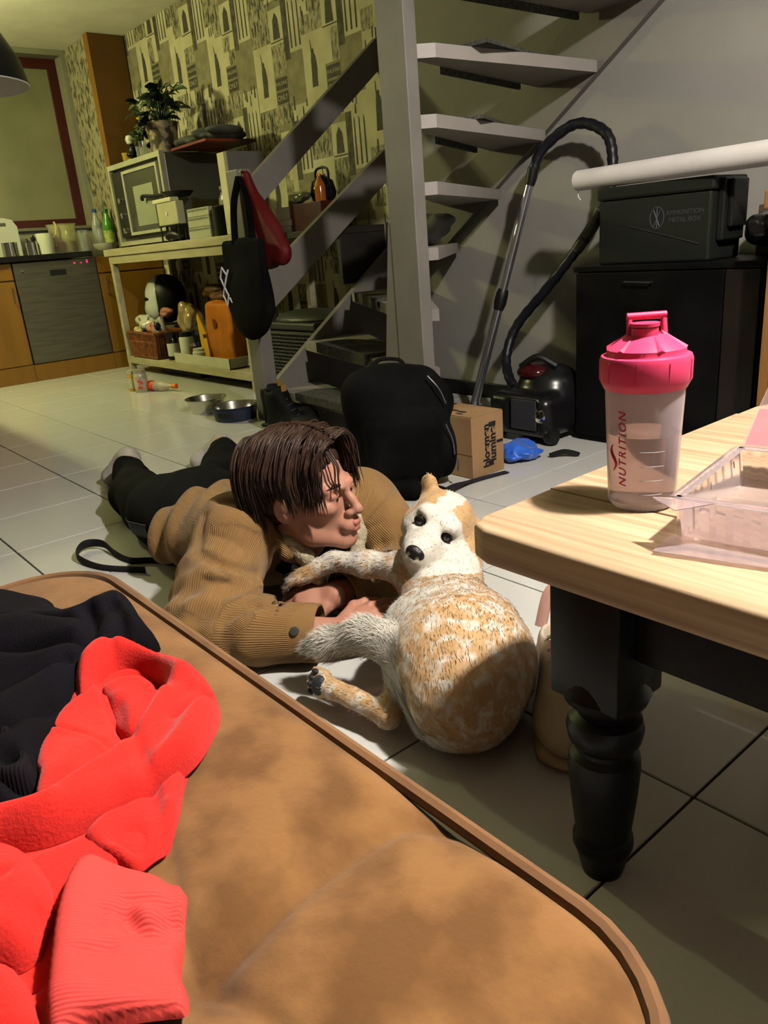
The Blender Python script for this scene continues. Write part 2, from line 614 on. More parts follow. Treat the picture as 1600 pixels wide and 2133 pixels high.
# little figures and window rows of the street pictures
for cx, z in words:
    for k in range(14):
        x = cx + rs.uniform(0, 0.5); zz = z - 0.40 + rs.uniform(-0.06, 0.02); w = rs.uniform(0.006, 0.018); h = rs.uniform(0.03, 0.09)
        wp_face([(x, zz), (x + w, zz), (x + w * 0.8, zz + h), (x + w * 0.3, zz + h)], WPY - 0.0009, 5)
    for k in range(8):
        x = cx + rs.uniform(0.01, 0.17); zz = z + rs.uniform(0.02, 0.16)
        wp_face([(x, zz), (x + 0.008, zz), (x + 0.008, zz + 0.05), (x, zz + 0.05)], WPY - 0.0009, 5)
me = bpy.data.meshes.new('wallpaper')
bm.to_mesh(me); bm.free()
link_mesh('wallpaper', me, m_wp, wpo)
m_cream_ink = M('paper_letter', (190, 184, 150), 0.8)
for i, (cx, z) in enumerate(words):
    if -6.5 < cx < -3.6 and 0.5 < z < 2.6:
        text_obj('sign_lettering', 'WALKING', 0.028, m_cream_ink, wpo, (cx + 0.27, WPY - 0.0035, z - 0.224), (1, 0, 0), (0, 0, 1), 0.0)
        text_obj('sign_lettering', 'ONLY', 0.040, m_cream_ink, wpo, (cx + 0.27, WPY - 0.0035, z - 0.299), (1, 0, 0), (0, 0, 1), 0.0)

# ---------------------------------------------------------------- lamps
m_black_enamel = M('black_enamel', (16, 16, 17), 0.4)
m_white_enamel = M('white_enamel', (252, 250, 242), 0.5)
m_cord = M('lamp_cord', (20, 20, 20), 0.6)
def pendant(label, c, z, r, on):
    t = thing('pendant_lamp', label, 'lamp', (c[0], c[1], ZC))
    prof = [(r, z), (r * 0.93, z + r * 0.36), (r * 0.74, z + r * 0.72), (r * 0.42, z + r * 0.98), (0.03, z + r * 1.08), (0.03, z + r * 1.3), (0, z + r * 1.3)]
    B().lathe([(p[0], p[1] + 0.002) for p in prof], (c[0], c[1], 0), 40).build('lamp_shade', m_black_enamel, t, True)
    B().lathe([(r + 0.0015, z + 0.003), (r - 0.002, z)] + [(p[0] * 0.985, p[1] - 0.004) for p in prof[1:5]] + [(0, z + r * 1.05)], (c[0], c[1], 0), 40).build('shade_lining', m_white_enamel, t, True)
    B().tube([(c[0], c[1], z + r * 1.3), (c[0], c[1], ZC)], 0.004, 6).build('cord', m_cord, t)
    B().lathe([(0, ZC), (0.05, ZC), (0.05, ZC - 0.025), (0, ZC - 0.03)], (c[0], c[1], 0), 20).build('ceiling_rose', m_black_enamel, t, True)
    B().lathe([(0, z + r * 0.3), (0.02, z + r * 0.32), (0.03, z + r * 0.45), (0.028, z + r * 0.6), (0.014, z + r * 0.8), (0.014, z + r)], (c[0], c[1], 0), 16).build(
        'bulb', M('bulb_off', (225, 222, 210), 0.3), t, True)
    if on:
        L = bpy.data.lights.new('key_light', 'POINT')
        L.energy = KEY_POWER; L.color = KEY_COLOR; L.shadow_soft_size = 0.05
        lo = bpy.data.objects.new('key_light', L)
        COL.objects.link(lo); lo.location = (c[0], c[1], z + r * 0.12); lo.parent = t; lo.matrix_parent_inverse = parent_inv(t)
    return t
pendant('black dome pendant lamp hanging in front of the kitchen window', (-3.2, 0.86), 1.415, 0.22, False)
pendant('black dome pendant lamp hung over the wooden coffee table', (0.08, 1.08), 2.04, 0.24, True)

gl = thing('ceiling_lamp', 'bare bulb ceiling lamp hung above the dining table', 'lamp', (-5.5, 0.62, ZC))
L = bpy.data.lights.new('kitchen_light', 'POINT')
L.energy = KITCHEN_POWER; L.color = KITCHEN_COLOR; L.shadow_soft_size = 0.07
lo = bpy.data.objects.new('kitchen_light', L)
COL.objects.link(lo); lo.location = (-5.5, 0.62, 2.12); lo.parent = gl; lo.matrix_parent_inverse = parent_inv(gl)
B().lathe([(0, 2.07), (0.03, 2.085), (0.045, 2.12), (0.03, 2.16), (0.015, 2.2), (0.015, 2.23)], (-5.5, 0.62, 0), 20).build('bulb', M('bulb_on', (255, 240, 200), 0.4, emit=(255, 236, 180), estr=3.0), gl, True)
B().tube([(-5.5, 0.62, 2.22), (-5.5, 0.62, ZC)], 0.012, 8).build('stem', m_white_enamel, gl)
B().lathe([(0, ZC), (0.07, ZC), (0.06, ZC - 0.03), (0, ZC - 0.03)], (-5.5, 0.62, 0), 24).build('ceiling_rose', m_white_enamel, gl, True)

# ---------------------------------------------------------------- staircase
m_stair = M('grey_stair_paint', (116, 112, 106), 0.55, col2=(126, 121, 114), nscale=5, bump=0.08, bscale=60)
st = thing('staircase', 'grey painted open winder staircase with wide rail boards and square post', 'stairs', (-2.6, 2.4, 0))
PX, PY = -2.12, 1.935
box_obj('post', (-2.20, 1.90, 0), (-2.065, 1.955, ZC), m_stair, st, 0.004)
B().prism([(-2.335, 0.0), (-2.20, 0.0), (-2.20, 0.86), (-2.215, 0.86)], 1, 1.905, 1.945).build('post_gusset', m_stair, st)
box_obj('newel', (-3.40, 1.96, 0), (-3.295, 2.035, 1.16), m_stair, st, 0.005)
def rail(name, pts, x0=-3.40, x1=-3.365):
    return B().prism(pts, 0, x0, x1).build(name, m_stair, st)
rail('rail_board', [(2.03, 0.95), (2.03, 1.095), (2.91, 1.77), (2.91, 1.625)])
rail('rail_board', [(2.03, 0.47), (2.03, 0.655), (2.91, 1.255), (2.91, 1.10)])
rail('stringer', [(2.03, 0.0), (2.03, 0.145), (2.91, 0.775), (2.91, 0.0)])
B().prism([(-3.30, 0.50), (-3.30, 0.80), (-2.9, 1.06), (-1.0, 2.36), (-0.85, 2.36), (-0.85, 2.165)], 1, 2.885, 2.915).build('stringer', m_stair, st)
LX, WY = -3.36, 2.885
def outer(t):
    """point on the outer boundary: t in 0..1 along the left side, then along the wall"""
    return t
noses = [((LX, 2.06)), ((LX, 2.27)), ((LX, 2.60)), ((-3.20, WY)), ((-2.90, WY)), ((-2.60, WY)), ((-2.33, WY))]
backs = [((LX, 2.32)), ((LX, 2.66)), ((-3.12, WY)), ((-2.83, WY)), ((-2.545, WY)), ((-2.29, WY)), ((-2.035, WY))]
zt = [0.135, 0.345, 0.555, 0.765, 0.98, 1.19, 1.40, 1.61, 1.82, 2.03]
m_tread = M('white_tread_paint', (168, 161, 155), 0.5, col2=(158, 151, 144), nscale=7)
TT = 0.042
def tread(poly, z):
    return B().prism(poly, 2, z - TT, z).build('tread', m_tread, st)
for i in range(7):
    n, bk = noses[i], backs[i]
    pin = (PX - 0.06, PY + 0.0) if i < 3 else (PX + 0.0, PY + 0.02)
    poly = [(pin[0] - (0.02 if i < 2 else 0), pin[1] - (0.0 if i else 0.0)), n]
    if n[0] == LX and bk[0] != LX: poly.append((LX, WY))
    poly += [bk, (PX + 0.055, PY + 0.03 + 0.012 * i)]
    tread(poly, zt[i])
for k in range(3):
    x = -2.08 + 0.25 * k
    tread([(x, 1.955), (x, WY), (x + 0.29, WY), (x + 0.29, 1.955)], zt[7 + k])
box_obj('stringer', (-2.06, 1.915, 1.72), (-1.10, 1.95, 2.0), m_stair, st, 0.003)

m_mat = M('charcoal_carpet', (98, 98, 90), 0.95, spec=0.05, col2=(66, 66, 60), nscale=90, bump=0.6, bscale=400)
def mat_piece(label, cpt, ndir, w, d, z, lip=0.05):
    """half-round stair mat: nose centre cpt, along ndir (unit, along the nose), depth d to the inside"""
    n = Vector((ndir[0], ndir[1], 0)).normalized(); q = Vector((-n.y, n.x, 0))
    if q.y < 0: q = -q
    c = Vector((cpt[0], cpt[1], 0)) - q * 0.010
    pl = [c + n * (-w / 2), c + n * (w / 2)]
    for k in range(9):
        a = math.pi * k / 8
        pl.append(c + n * (w / 2 * math.cos(a)) + q * (d * 0.45 + d * 0.55 * math.sin(a)))
    b = B().prism([(p.x, p.y) for p in pl], 2, z + 0.001, z + 0.017)
    if lip:
        a0, a1 = c + n * (-w / 2), c + n * (w / 2)
        b.quadpoly([(a0.x, a0.y, z + 0.017), (a1.x, a1.y, z + 0.017), (a1.x, a1.y, z - lip), (a0.x, a0.y, z - lip)], 0.012, -q)
    o = b.build('stair_mat', m_mat)
    return tag(o, label, 'mat', 'carpet mats on the stair treads')
mat_piece('charcoal carpet mat on the lowest stair tread, next to the black boots', (-2.70, 1.985), (-1, 0.10), 0.80, 0.22, 0.135, 0.02)
mat_piece('charcoal carpet mat on the second stair tread, above the lowest', (-2.84, 2.118), (-1, 0.30), 0.62, 0.22, 0.345, 0.03)
mat_piece('charcoal carpet mat on the third stair tread, partly behind the square post', (-2.9, 2.34), (-1, 0.56), 0.56, 0.2, 0.555, 0.03)
for k, (a, z, w) in enumerate([(5, 1.19, 0.52), (6, 1.40, 0.58)]):
    n = noses[a]
    dx, dy = n[0] - PX, n[1] - PY
    l = math.hypot(dx, dy); ux, uy = dx / l, dy / l
    cc = (PX + ux * l * 0.55 - uy * 0.0, PY + uy * l * 0.55)
    t = B()
    # mat strip with its lip hanging down over the front edge
    q = Vector((uy, -ux, 0))
    if q.x < 0: q = -q
    p0 = Vector((cc[0] - ux * w / 2, cc[1] - uy * w / 2, 0)); p1 = Vector((cc[0] + ux * w / 2, cc[1] + uy * w / 2, 0))
    t.quadpoly([p0 + Vector((0, 0, z + 0.001)), p1 + Vector((0, 0, z + 0.001)), p1 + q * 0.18 + Vector((0, 0, z + 0.001)), p0 + q * 0.18 + Vector((0, 0, z + 0.001))], 0.012, (0, 0, 1))
    t.quadpoly([p0 + Vector((0, 0, z + 0.012)), p1 + Vector((0, 0, z + 0.012)), p1 + Vector((0, 0, z - 0.062)), p0 + Vector((0, 0, z - 0.062))], 0.012, -q)
    tag(t.build('stair_mat', m_mat), ['charcoal carpet mat on the stair tread just above the crumpled cloth bag', 'charcoal carpet mat on the high stair tread, its lip hanging underneath'][k], 'mat', 'carpet mats on the stair treads')
t = B()
t.box((-2.09, 2.02, 1.612), (-1.86, 2.84, 1.624)).box((-2.098, 2.02, 1.545), (-2.086, 2.84, 1.622))
tag(t.build('stair_mat', m_mat), 'charcoal carpet mat on the topmost stair tread in view', 'mat', 'carpet mats on the stair treads')

# ================================================================ KITCHEN
XF = -6.25
m_orange = M('orange_beech', (150, 106, 30), 0.42, col2=(136, 94, 24), nscale=3, stretch=(1, 4, 0.4))
m_steel = M('brushed_steel', (104, 101, 84), 0.38, metal=0.85, col2=(90, 88, 74), nscale=5, stretch=(1, 1, 14))
m_chrome = M('chrome', (200, 200, 196), 0.12, metal=1.0)
m_counter = M('black_worktop', (18, 18, 17), 0.3, col2=(30, 29, 27), nscale=60)
m_black = M('black_plastic', (15, 15, 16), 0.42)
m_dark = M('dark_void', (6, 6, 6), 0.7)

def cabinet(label, y0, y1, doors, drawer=True):
    c = thing('base_cabinet', label, 'cabinet', (XF - 0.3, (y0 + y1) / 2, 0), 'orange kitchen base units')
    box_obj('body', (XW + 0.01, y0, 0.0), (XF - 0.02, y1, 0.865), m_orange, c, 0.001)
    box_obj('plinth', (XF - 0.019, y0, 0.0), (XF - 0.001, y1, 0.125), m_orange, c, 0.001)
    if drawer:
        d = box_obj('drawer_front', (XF - 0.019, y0 + 0.002, 0.745), (XF, y1 - 0.002, 0.86), m_orange, c, 0.003)
    n = doors
    for k in range(n):
        a, b_ = y0 + (y1 - y0) * k / n, y0 + (y1 - y0) * (k + 1) / n
        dr = box_obj('door', (XF - 0.019, a + 0.002, 0.13), (XF, b_ - 0.002, 0.735 if drawer else 0.86), m_orange, c, 0.003)
        hy = b_ - 0.035 if label.find('left') < 0 else b_ - 0.035
        if 'under the wooden' in label: hy = a + 0.05
        B().tube([(XF, hy, 0.585), (XF + 0.028, hy, 0.59), (XF + 0.028, hy, 0.69), (XF, hy, 0.695)], 0.005, 8).build('handle', m_chrome, dr, True)
    return c
cabinet('orange beech base cabinet beside the dishwasher, under the steel pans', 1.16, 1.733, 1)
cabinet('orange beech base cabinet under the wooden bench end, right of dishwasher', 2.362, 2.912, 1)

dw = thing('dishwasher', 'stainless steel dishwasher with lit red indicator lights', 'dishwasher', (XF - 0.3, 2.05, 0))
box_obj('body', (XW + 0.01, 1.737, 0.0), (XF - 0.02, 2.358, 0.865), m_dark, dw, 0)
box_obj('plinth', (XF - 0.019, 1.735, 0.0), (XF - 0.001, 2.36, 0.125), m_orange, dw, 0.001)
dd = box_obj('door', (XF - 0.02, 1.74, 0.13), (XF + 0.004, 2.355, 0.862), m_steel, dw, 0.006)
box_obj('grip_recess', (XF + 0.0035, 1.995, 0.755), (XF + 0.0065, 2.115, 0.795), m_dark, dd, 0.001)
m_redled = M('red_led', (255, 60, 90), 0.4, emit=(255, 40, 90), estr=3.0)
for k, y in enumerate((2.185, 2.235, 2.282)):
    B().box((XF + 0.004, y, 0.828), (XF + 0.0055, y + 0.012, 0.836 if k != 1 else 0.832)).build('indicator_light', m_redled, dd)
    if k == 2: B().box((XF + 0.004, y, 0.842), (XF + 0.0055, y + 0.012, 0.848)).build('indicator_light', m_redled, dd)
B().lathe([(0, 0), (0.012, 0), (0.012, 0.003), (0, 0.004)], (XF + 0.004, 1.80, 0.80), 16, rot=Matrix.Rotation(math.radians(90), 3, 'Y')).build('badge', m_chrome, dd, True)

wt = B().box((XW + 0.005, 1.16, 0.87), (XF + 0.03, 2.33, 0.91), 0.004).build('worktop', m_counter)
tag(wt, 'long black kitchen worktop above the dishwasher', 'worktop')
# tall boxed column in the corner with a papered side
colm = thing('corner_panel', 'tall orange panelled column between window and papered wall', 'column', (-6.55, 2.77, 0))
box_obj('panel', (XF - 0.06, 2.63, 0.912), (XF - 0.04, 2.91, ZC - 0.002), M('shaded_beech', (112, 76, 24), 0.5, col2=(102, 68, 20), nscale=3), colm, 0.002)  # dim face of the column: shade put into a darker beech colour
box_obj('core', (XW + 0.005, 2.655, 0.912), (XF - 0.06, 2.91, ZC - 0.002), M('column_paper', (182, 174, 140), 0.8, col2=(84, 80, 64), nscale=34, stretch=(1, 1, 0.5), ramp=(0.48, 0.62)), colm, 0)
box_obj('edge_strip', (XF - 0.12, 2.628, 0.912), (XF - 0.041, 2.656, ZC - 0.002), M('lit_beech_edge', (150, 106, 40), 0.45), colm, 0.002)  # lit narrow side: light put into a paler beech colour

# ---- things on the worktop
WZ = 0.911
m_glass = M('clear_glass', (235, 240, 232), 0.06, trans=0.92, ior=1.3)
m_pet = M('clear_pet', (225, 232, 228), 0.12, trans=0.85, ior=1.2)
m_white_pl = M('white_plastic', (214, 214, 204), 0.45)
def vessel(prof, c, rot=None, seg=24):
    return B().lathe(prof, c, seg, rot)

cb = B().prism([(1.70, WZ), (1.95, WZ), (1.95, WZ + 0.22), (1.92, WZ + 0.27), (1.86, WZ + 0.285), (1.79, WZ + 0.285), (1.73, WZ + 0.27), (1.70, WZ + 0.22)], 0, -6.66, -6.645)
tag(cb.build('cutting_board', m_white_pl), 'white plastic cutting board leaning at the kitchen window', 'cutting board')
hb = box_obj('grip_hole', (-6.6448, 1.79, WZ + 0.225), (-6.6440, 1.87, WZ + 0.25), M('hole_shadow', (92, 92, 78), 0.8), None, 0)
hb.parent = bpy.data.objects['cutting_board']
for (y, x, r, h, lab) in ((1.80, -6.42, 0.055, 0.10, 'small steel pan at the worktop edge, left of the whisk jar'), (1.955, -6.40, 0.042, 0.09, 'steel utensil jar holding cooking tools')):
    o = thing('steel_pot', lab, 'pot', (x, y, WZ))
    vessel([(0, WZ), (r, WZ), (r, WZ + h), (r - 0.003, WZ + h), (r - 0.003, WZ + 0.01), (0, WZ + 0.01)], (x, y, 0)).build('pot_wall', m_chrome, o, True)
    if r < 0.05:
        B().tube([(x, y, WZ + 0.02), (x + 0.01, y + 0.02, WZ + 0.14)], 0.006, 6).tube([(x, y, WZ + 0.02), (x, y - 0.03, WZ + 0.12)], 0.005, 6).box((x - 0.012, y + 0.0, WZ + 0.10), (x + 0.012, y + 0.035, WZ + 0.13), 0.008).build('cooking_tools', m_black, o, True)
def tumbler(lab, x, y, r, h, mat=None, group=None):
    o = vessel([(0, WZ), (r * 0.85, WZ), (r, WZ + h), (r - 0.004, WZ + h), (r * 0.85 - 0.003, WZ + 0.008), (0, WZ + 0.008)], (x, y, 0)).build('drinking_glass', mat or m_glass, None, True)
    return tag(o, lab, 'glass', group)
tumbler('milky plastic beaker standing in front of the big storage jar', -6.40, 2.06, 0.065, 0.15, M('milky_plastic', (196, 198, 176), 0.3, trans=0.35))
# big storage jar
j = thing('storage_jar', 'big clear storage jar with red and yellow food inside', 'jar', (-6.5, 2.25, WZ))
vessel([(0, WZ), (0.095, WZ), (0.10, WZ + 0.02), (0.10, WZ + 0.19), (0.115, WZ + 0.215), (0.11, WZ + 0.215), (0.095, WZ + 0.19), (0.095, WZ + 0.01), (0, WZ + 0.01)], (-6.52, 2.24, 0)).build('jar_wall', M('tinted_glass', (216, 214, 176), 0.08, trans=0.8, ior=1.25), j, True)
vessel([(0, WZ + 0.012), (0.09, WZ + 0.012), (0.09, WZ + 0.085), (0, WZ + 0.105)], (-6.52, 2.24, 0)).build('food', M('red_food', (196, 66, 36), 0.5, col2=(214, 176, 70), nscale=16), j, True)
B().tube([(-6.40, 2.13, WZ + 0.05), (-6.42, 2.17, WZ + 0.20), (-6.43, 2.16, WZ + 0.23)], 0.008, 6).build('spoon', M('pale_wood', (202, 180, 120), 0.6), j, True)
tumbler('tall clear glass between the storage jar and the small bottles', -6.45, 2.37, 0.036, 0.16)
def bottle(lab, x, y, r, h, mat, capm, liquid=None, lm=None, group=None, z0=None, label_m=None):
    z0 = WZ if z0 is None else z0
    t = thing('bottle', lab, 'bottle', (x, y, z0), group)
    vessel([(0, z0), (r, z0), (r, z0 + h * 0.55), (r * 0.9, z0 + h * 0.65), (r * 0.38, z0 + h * 0.86), (r * 0.36, z0 + h * 0.94), (0, z0 + h * 0.94)], (x, y, 0)).build('bottle_wall', mat, t, True)
    vessel([(r * 0.42, z0 + h * 0.92), (r * 0.42, z0 + h), (0, z0 + h)], (x, y, 0), seg=16).build('cap', capm, t, True)
    if label_m:
        vessel([(r * 1.01, z0 + h * 0.18), (r * 1.01, z0 + h * 0.48)], (x, y, 0)).build('paper_label', label_m, t, True)
    return t
m_blue = M('blue_cap', (30, 80, 150), 0.4)
bottle('small clear spice bottle with dark cap on the worktop', -6.60, 2.42, 0.028, 0.16, m_pet, m_black, label_m=M('pink_label', (206, 150, 140), 0.6))
bottle('small pale carton bottle beside the water bottle', -6.66, 2.48, 0.032, 0.15, M('pale_carton', (206, 190, 160), 0.6), m_white_pl)
bottle('tall clear water bottle beside the green bottle', -6.60, 2.555, 0.042, 0.32, m_pet, m_blue)
bottle('tall green soft drink bottle against the orange column', -6.48, 2.60, 0.045, 0.31, M('green_pet', (96, 168, 66), 0.1, trans=0.55, col2=(66, 130, 44), nscale=8), M('green_cap', (40, 120, 50), 0.4), label_m=M('green_label', (70, 140, 60), 0.5, col2=(200, 210, 120), nscale=22))
p = thing('baking_dish', 'pale oval baking dish at the right end of the worktop', 'dish', (-6.36, 2.60, WZ))
B().lathe([(0, 0), (0.10, 0), (0.13, 0.02), (0.145, 0.05), (0.138, 0.05), (0.12, 0.02), (0, 0.008)], (-6.33, 2.495, WZ), 28, sx=0.68, sy=0.70).build('dish_wall', M('pale_ceramic', (190, 186, 160), 0.3), p, True)
# dining table just outside the frame; its top shades the floor
dt = thing('dining_table', 'long wooden dining table under the bare bulb ceiling lamp', 'table', (-4.4, 0.2, 0))
m_dwood = M('dining_wood', (150, 112, 70), 0.5, col2=(126, 92, 56), nscale=4, stretch=(1, 8, 1))
box_obj('table_top', (-6.1, -0.7, 0.72), (-3.45, 0.895, 0.755), m_dwood, dt, 0.005)
for x in (-5.9, -3.60):
    for y in (-0.6, 0.55):
        box_obj('leg', (x - 0.035, y - 0.035, 0), (x + 0.035, y + 0.035, 0.72), m_dwood, dt, 0.004)

# ================================================================ WOODEN BENCH WITH SHELF
m_bench = M('pale_bench_wood', (196, 186, 150), 0.6, col2=(176, 166, 128), nscale=5, stretch=(1, 5, 5), bump=0.06, bscale=30)
be = thing('work_bench', 'pale wooden work bench with lower shelf against the papered wall', 'bench', (-5.0, 2.6, 0))
BX0, BX1, BY0, BY1 = -6.03, -4.06, 2.345, 2.885
box_obj('bench_top', (BX0, BY0, 0.855), (BX1, BY1, 0.905), m_bench, be, 0.004)
box_obj('apron', (BX0 + 0.05, BY0 + 0.012, 0.80), (BX1 - 0.01, BY0 + 0.03, 0.853), m_bench, be, 0.002)
for x in (BX0 + 0.055, BX1 - 0.05):
    for y in (BY0 + 0.012, BY1 - 0.06):
        box_obj('leg', (x, y, 0), (x + 0.045, y + 0.045, 0.853), m_bench, be, 0.003)
box_obj('shelf', (BX0 + 0.055, BY0 + 0.01, 0.065), (BX1, BY1, 0.115), m_bench, be, 0.003)
box_obj('upright', (-4.135, BY0, 0.906), (-4.06, BY0 + 0.04, 1.33), M('upright_wood', (214, 206, 166), 0.6), be, 0.003)
box_obj('upright_panel', (-4.06, BY0 + 0.002, 0.60), (-4.03, BY0 + 0.24, 1.33), m_stair, be, 0.002)
BZ = 0.906
# oven
ov = thing('table_oven', 'large stainless steel table oven with a glass door on the bench', 'oven', (-5.4, 2.65, BZ))
box_obj('casing', (-5.86, 2.46, BZ + 0.012), (-5.02, 2.90, 1.455), M('grey_oven_case', (84, 82, 74), 0.35, metal=0.6), ov, 0.012)
fr = B()
fr.box((-5.87, 2.425, BZ + 0.04), (-5.843, 2.46, 1.428)).box((-5.032, 2.425, BZ + 0.04), (-5.005, 2.46, 1.428)).box((-5.87, 2.425, 1.428), (-5.005, 2.46, 1.46)).box((-5.87, 2.425, BZ + 0.012), (-5.005, 2.46, BZ + 0.04))
m_ovs = M('oven_steel', (206, 204, 176), 0.3, metal=0.15, col2=(190, 188, 160))
fr.build('front_frame', m_ovs, ov)
dr = B()
dr.box((-5.62, 2.415, BZ + 0.095), (-5.595, 2.436, 1.38)).box((-5.08, 2.415, BZ + 0.095), (-5.055, 2.436, 1.38)).box((-5.62, 2.415, 1.38), (-5.055, 2.436, 1.40)).box((-5.62, 2.415, BZ + 0.075), (-5.055, 2.436, BZ + 0.095))
dr = dr.build('door_frame', m_ovs, ov)
box_obj('door_glass', (-5.594, 2.424, BZ + 0.096), (-5.081, 2.430, 1.379), M('oven_glass', (58, 60, 46), 0.1, spec=0.5), dr, 0)
box_obj('control_panel', (-5.828, 2.432, BZ + 0.07), (-5.63, 2.455, 1.41), M('oven_panel', (26, 26, 24), 0.25), ov, 0.002)
for k, z in enumerate((1.02, 1.12, 1.22)):
    B().lathe([(0, 0), (0.022, 0), (0.020, 0.02), (0, 0.022)], (-5.73, 2.431, z), 18, rot=Matrix.Rotation(math.radians(90), 3, 'X')).build('knob', m_chrome, ov, True)
box_obj('pale_panel', (-5.48, 2.4215, 1.035), (-5.17, 2.4235, 1.29), M('pale_grey', (150, 154, 130), 0.7), dr, 0)  # plain pale rectangle set on the door glass
for x in (-5.82, -5.08):
    for y in (2.48, 2.85):
        B().lathe([(0, BZ - 0.0005), (0.018, BZ - 0.0005), (0.018, BZ + 0.014), (0, BZ + 0.014)], (x, y, 0), 12).build('foot', m_black, ov)
OZ = 1.4605

# ---- things on top of the oven
m_leafd = M('dark_leaf', (30, 46, 22), 0.5, col2=(48, 72, 30), nscale=12)
m_leafp = M('pale_leaf', (120, 140, 92), 0.5, col2=(84, 112, 60), nscale=10)
def leaf_mesh(b, base, d, L, W, nrm):
    d = Vector(d).normalized(); nrm = Vector(nrm).normalized(); s = d.cross(nrm).normalized(); base = Vector(base)
    c = [base, base + d * L * 0.35 + s * W / 2 + nrm * 0.006, base + d * L * 0.7 + s * W * 0.4, base + d * L - nrm * L * 0.15, base + d * L * 0.7 - s * W * 0.4, base + d * L * 0.35 - s * W / 2 + nrm * 0.006]
    mid = [base + d * L * 0.35 - nrm * 0.003, base + d * L * 0.7 - nrm * 0.004]
    v = [b.bm.verts.new(x) for x in c]; m = [b.bm.verts.new(x) for x in mid]
    for q in ((v[0], v[1], m[0]), (v[1], v[2], m[1], m[0]), (v[2], v[3], m[1]), (v[3], v[4], m[1]), (v[4], v[5], m[0], m[1]), (v[5], v[0], m[0])):
        b.bm.faces.new(q)
pl = thing('potted_plant', 'bushy dark green plant in a patterned pot on the oven', 'plant', (-5.25, 2.62, OZ))
pc = Vector((-5.20, 2.57, OZ))
B().lathe([(0, 0), (0.082, 0), (0.105, 0.165), (0.11, 0.19), (0.10, 0.19), (0.095, 0.17), (0, 0.165)], pc, 28).build('pot', M('patterned_pot', (176, 160, 128), 0.4, col2=(70, 58, 46), nscale=18, ramp=(0.46, 0.56)), pl, True)
stems = B()
rl = random.Random(3)
tips = []
for k in range(26):
    a = rl.uniform(0, 6.28); R = rl.uniform(0.06, 0.23); h = rl.uniform(0.16, 0.36)
    if k < 4: a = [3.6, 3.9, 4.2, 3.3][k]; R = rl.uniform(0.16, 0.26); h = 0.10
    e = pc + Vector((math.cos(a) * R, math.sin(a) * R * 0.6, h)); mid = pc + Vector((math.cos(a) * R * 0.5, math.sin(a) * R * 0.3, h + 0.04 if k >= 4 else 0.25))
    stems.tube(catmull([pc + Vector((0, 0, 0.16)), mid, e], 4), 0.004, 5)
    tips.append((mid, e, a))
stems.build('stem', m_leafd, pl, True)
for k in range(120):
    mid, e, a = tips[k % len(tips)]
    t = rl.uniform(0.3, 1.0)
    base = mid.lerp(e, t)
    d = Vector((math.cos(a + rl.uniform(-1.2, 1.2)), math.sin(a + rl.uniform(-1.2, 1.2)) - 0.3, rl.uniform(-0.5, 0.6)))
    b = B(); leaf_mesh(b, base, d, rl.uniform(0.07, 0.115), rl.uniform(0.042, 0.066), (rl.uniform(-.4, .4), -0.5, 0.8))
    b.build('leaf', m_leafp if (k % len(tips)) in (0, 1, 2) or rl.random() < 0.08 else m_leafd, pl)
b = B(); leaf_mesh(b, pc + Vector((-0.12, -0.05, 0.37)), (0.1, 0, 1), 0.09, 0.05, (0, -1, 0.2)); b.build('leaf', m_leafd, pl)
b = B(); b.lathe([(0, 0), (0.018, 0.012), (0.022, 0.022), (0, 0.018)], pc + Vector((-0.27, -0.02, 0.24)), 12)
b.build('flower', M('yellow_petal', (226, 206, 30), 0.5), pl, True)

pn = thing('figurine', 'small black and white animal figurine beside the plant pot', 'figurine', (-5.56, 2.50, OZ))
m_fblack = M('glazed_black', (14, 14, 14), 0.25); m_fwhite = M('glazed_white', (206, 206, 190), 0.25)
s = SDF(); c0 = np.array([-5.55, 2.50, OZ])
s.add(s_ell(c0 + [0, 0, 0.055], (0.038, 0.034, 0.055)), 0.01).add(s_ell(c0 + [0.005, -0.02, 0.04], (0.03, 0.03, 0.02)), 0.01)
s.build('body', c0 - [.06, .06, .005], c0 + [.06, .06, .13], 0.005, m_fblack, pn)
B().lathe([(0, -0.034), (0.024, -0.026), (0.034, 0), (0.026, 0.024), (0, 0.034)], c0 + [0, -0.006, 0.135], 18).build('head', m_fwhite, pn, True)
for sx in (-1, 1):
    B().lathe([(0, -0.012), (0.012, 0), (0, 0.012)], c0 + [sx * 0.026, -0.004, 0.165], 10).build('ear', m_fblack, pn, True)
B().lathe([(0, 0), (0.045, 0), (0.045, 0.012), (0, 0.014)], c0, 20).build('base', m_fwhite, pn, True)
t = thing('candle_glass', 'small amber candle glass at the oven corner', 'candle holder', (-5.72, 2.50, OZ))
B().lathe([(0, OZ), (0.03, OZ), (0.036, OZ + 0.07), (0.032, OZ + 0.07), (0.027, OZ + 0.01), (0, OZ + 0.01)], (-5.70, 2.52, 0), 18).build('cup', M('amber_glass', (190, 160, 70), 0.1, trans=0.6), t, True)
for x, h in ((-5.42, 0.075), (-5.36, 0.10)):
    o = B().lathe([(0, OZ), (0.022, OZ), (0.024, OZ + h), (0.021, OZ + h), (0.02, OZ + 0.006), (0, OZ + 0.006)], (x, 2.49, 0), 16).build('tea_light_glass', m_glass, None, True)
    tag(o, ['shorter clear tea light glass next to the figurine on the oven', 'taller clear tea light glass next to the plant pot'][x > -5.4], 'glass', 'tea light glasses on the oven')
